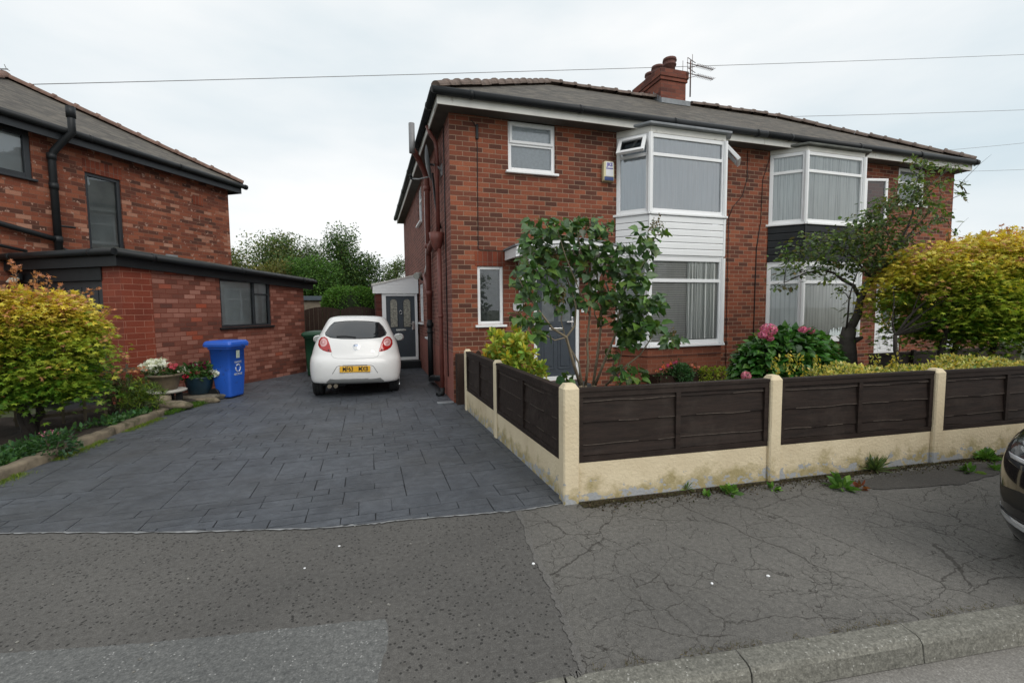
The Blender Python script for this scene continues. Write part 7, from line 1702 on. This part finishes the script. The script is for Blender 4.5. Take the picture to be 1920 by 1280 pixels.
# ---- weeds and litter along the fence foot
def weed(label, px, py, r, n, size, cols, seed, tmpl='ell', up=.7):
    global rng; rng = np.random.default_rng(seed); p = gz(px, py); t = thing('weed', label, 'weed', (p.x, p.y, 0), 0, 'weeds along the fence foot'); d = rdir(n, up); d[:, 2] = np.abs(d[:, 2]); a = np.array((p.x, p.y, .0)) + d * r * rng.uniform(.05, .5, (n, 1))
    leaves('leaf', a, d, rdir(n, 1), size * rng.uniform(.5, 1.15, n), pick(n, cols), tmpl, M['leaf'], t)
G1 = [(.09, .20, .03), (.13, .26, .04), (.07, .16, .03)]
weed('big broad-leaved dock weed on the pavement by the second panel', 1580, 915, .11, 30, .13, G1, 1)
weed('jagged green weed at the pavement edge under the first panel', 1370, 925, .08, 36, .085, G1, 2)
weed('thin tufty weed at the foot of the first gravel board', 1287, 918, .06, 40, .075, [(.10, .17, .04), (.13, .19, .05)], 3, 'blade', 1.2)
weed('tiny green weed beside the second fence post', 1448, 917, .05, 18, .06, G1, 4)
weed('wispy feathery weed against the second gravel board', 1640, 882, .10, 90, .17, [(.12, .17, .06), (.10, .15, .05)], 5, 'blade', 1.6)
weed('bushy green weed by the last visible gravel board', 1852, 862, .13, 60, .09, G1, 6)
weed('flat spreading weed on dark tarmac near the third post', 1815, 885, .08, 22, .085, G1, 7)
weed('small low weed nearest the black car', 1862, 880, .06, 16, .07, G1, 8)
weed('small weed sprouting left of the second post foot', 1325, 930, .05, 16, .05, G1, 9)
weed('reddish dying dock leaves beside the big dock weed', 1612, 915, .07, 12, .085, [(.22, .07, .04), (.18, .09, .04)], 10)
def dirt(n):
    x = rng.uniform(1.65, 9, n); return np.stack([x, fence_y(x) - .075 - np.abs(rng.normal(0, .08, n)), np.full(n, .004)], 1)
rng = np.random.default_rng(95); p = dirt(5200); n = len(p)
tag(leaves('moss_and_litter', p, rdir(n, .1), rdir(n, 1.5), rng.uniform(.008, .028, n), pick(n, [(.035, .030, .012), (.05, .05, .015), (.07, .05, .03), (.03, .022, .015), (.10, .08, .05)]), 'quad', M['leaf_dull']), kind='stuff')
def kl(n):
    x = rng.uniform(.9, 6, n); k = (np.sin(x * 9) + np.sin(x * 23 + 1)) > -.2; return np.stack([x, kerb_y(x) + np.abs(rng.normal(0, .022, n)), np.full(n, .003)], 1)[k]
p = kl(2600); n = len(p)
tag(leaves('kerb_moss', p, rdir(n, .5), rdir(n, 1), rng.uniform(.008, .024, n), pick(n, [(.11, .09, .03), (.15, .12, .05), (.06, .06, .02), (.08, .06, .04)]), 'blade', M['leaf_dull']), kind='stuff')
def grit(n):
    x = rng.uniform(-3, 6, n); y = np.array([rng.uniform(kerb_y(a) + .05, 3.2 if a > 1.4 else 3.6) for a in x]); return np.stack([x, y, np.full(n, .003)], 1)
p = grit(420); n = len(p)
tag(leaves('loose_grit', p, rdir(n, 0), rdir(n, 3), rng.uniform(.005, .015, n) * np.where(rng.random(n) > .9, 1.4, .8), pick(n, [(.24, .235, .22), (.16, .155, .15), (.32, .30, .27), (.12, .08, .05)]), 'petal', M['slab']), kind='stuff') if False else None
def pebbles():
    b = MB(); r2 = random.Random(8)
    for q in grit(170):
        s = r2.uniform(.003, .008); b.M = Matrix.Translation(Vector(q)) @ Matrix.Rotation(r2.uniform(0, 3), 4, 'Z') @ Matrix.Diagonal((s * 1.3, s, s * .6, 1)); b.lathe([(.4, -1), (1, -.3), (.9, .4), (.3, 1)], (0, 0, 0), 6)
    b.M = Matrix(); tag(b.build('loose_grit', plain('grit', (.17, .165, .15), .9, .5, 40)), kind='stuff')
    spots = [(636, 1024, .011, 'white pebble on the dark crossover tarmac'), (1000, 1057, .014, 'white pebble on the seam of old and new tarmac'), (1335, 1094, .012, 'pale pebble in the cracked tarmac, left of the pair'), (1440, 1080, .014, 'pale pebble among the deepest cracks'), (571, 1065, .009, 'small pale pebble on the crossover left of the white one')]
    for x, y, s, lab in spots: p = gz(x, y); o = rock(lab, (p.x, p.y, s * .3), (s * .72, s * .6, s * .4), int(x), 'white', 'pebble', 'pebble'); o['group'] = 'pale pebbles on the tarmac'
pebbles()
# drain cover by the house corner
b = MB(); gcv = gz(838, 757); b.box(gcv.x - .16, gcv.x + .12, gcv.y - .04, gcv.y + .10, .012, .030); tag(b.build('drain_cover', M['slate_lead'], bevel=.006), 'pale grey drain surround at the foot of the painted rain pipe', 'drain cover')

# ---- overhead wires
def wire(label, a, c, sag, r):
    b = MB(); n = 24; b.tube([a.lerp(c, i / n) - Vector((0, 0, sag * 4 * (i / n) * (1 - i / n))) for i in range(n + 1)], r, 5)
    tag(b.build('overhead_wire', plain('wire_grey', (.30, .30, .31), .7, .1)), label, 'wire', 'overhead telephone wires')
wire('long overhead wire passing behind the chimney', at(40, 159, 17), at(2050, 97, 17), .10, .012)
wire('overhead wire above the right roof slope, second from top', at(1380, 221, 16), at(2050, 201, 16), .05, .011)
wire('overhead wire meeting the right end of the roof', at(1700, 288, 16), at(2050, 254, 16), .05, .009)
wire('lowest overhead wire running off the right eaves', at(1790, 322, 16), at(2050, 312, 16), .03, .009)
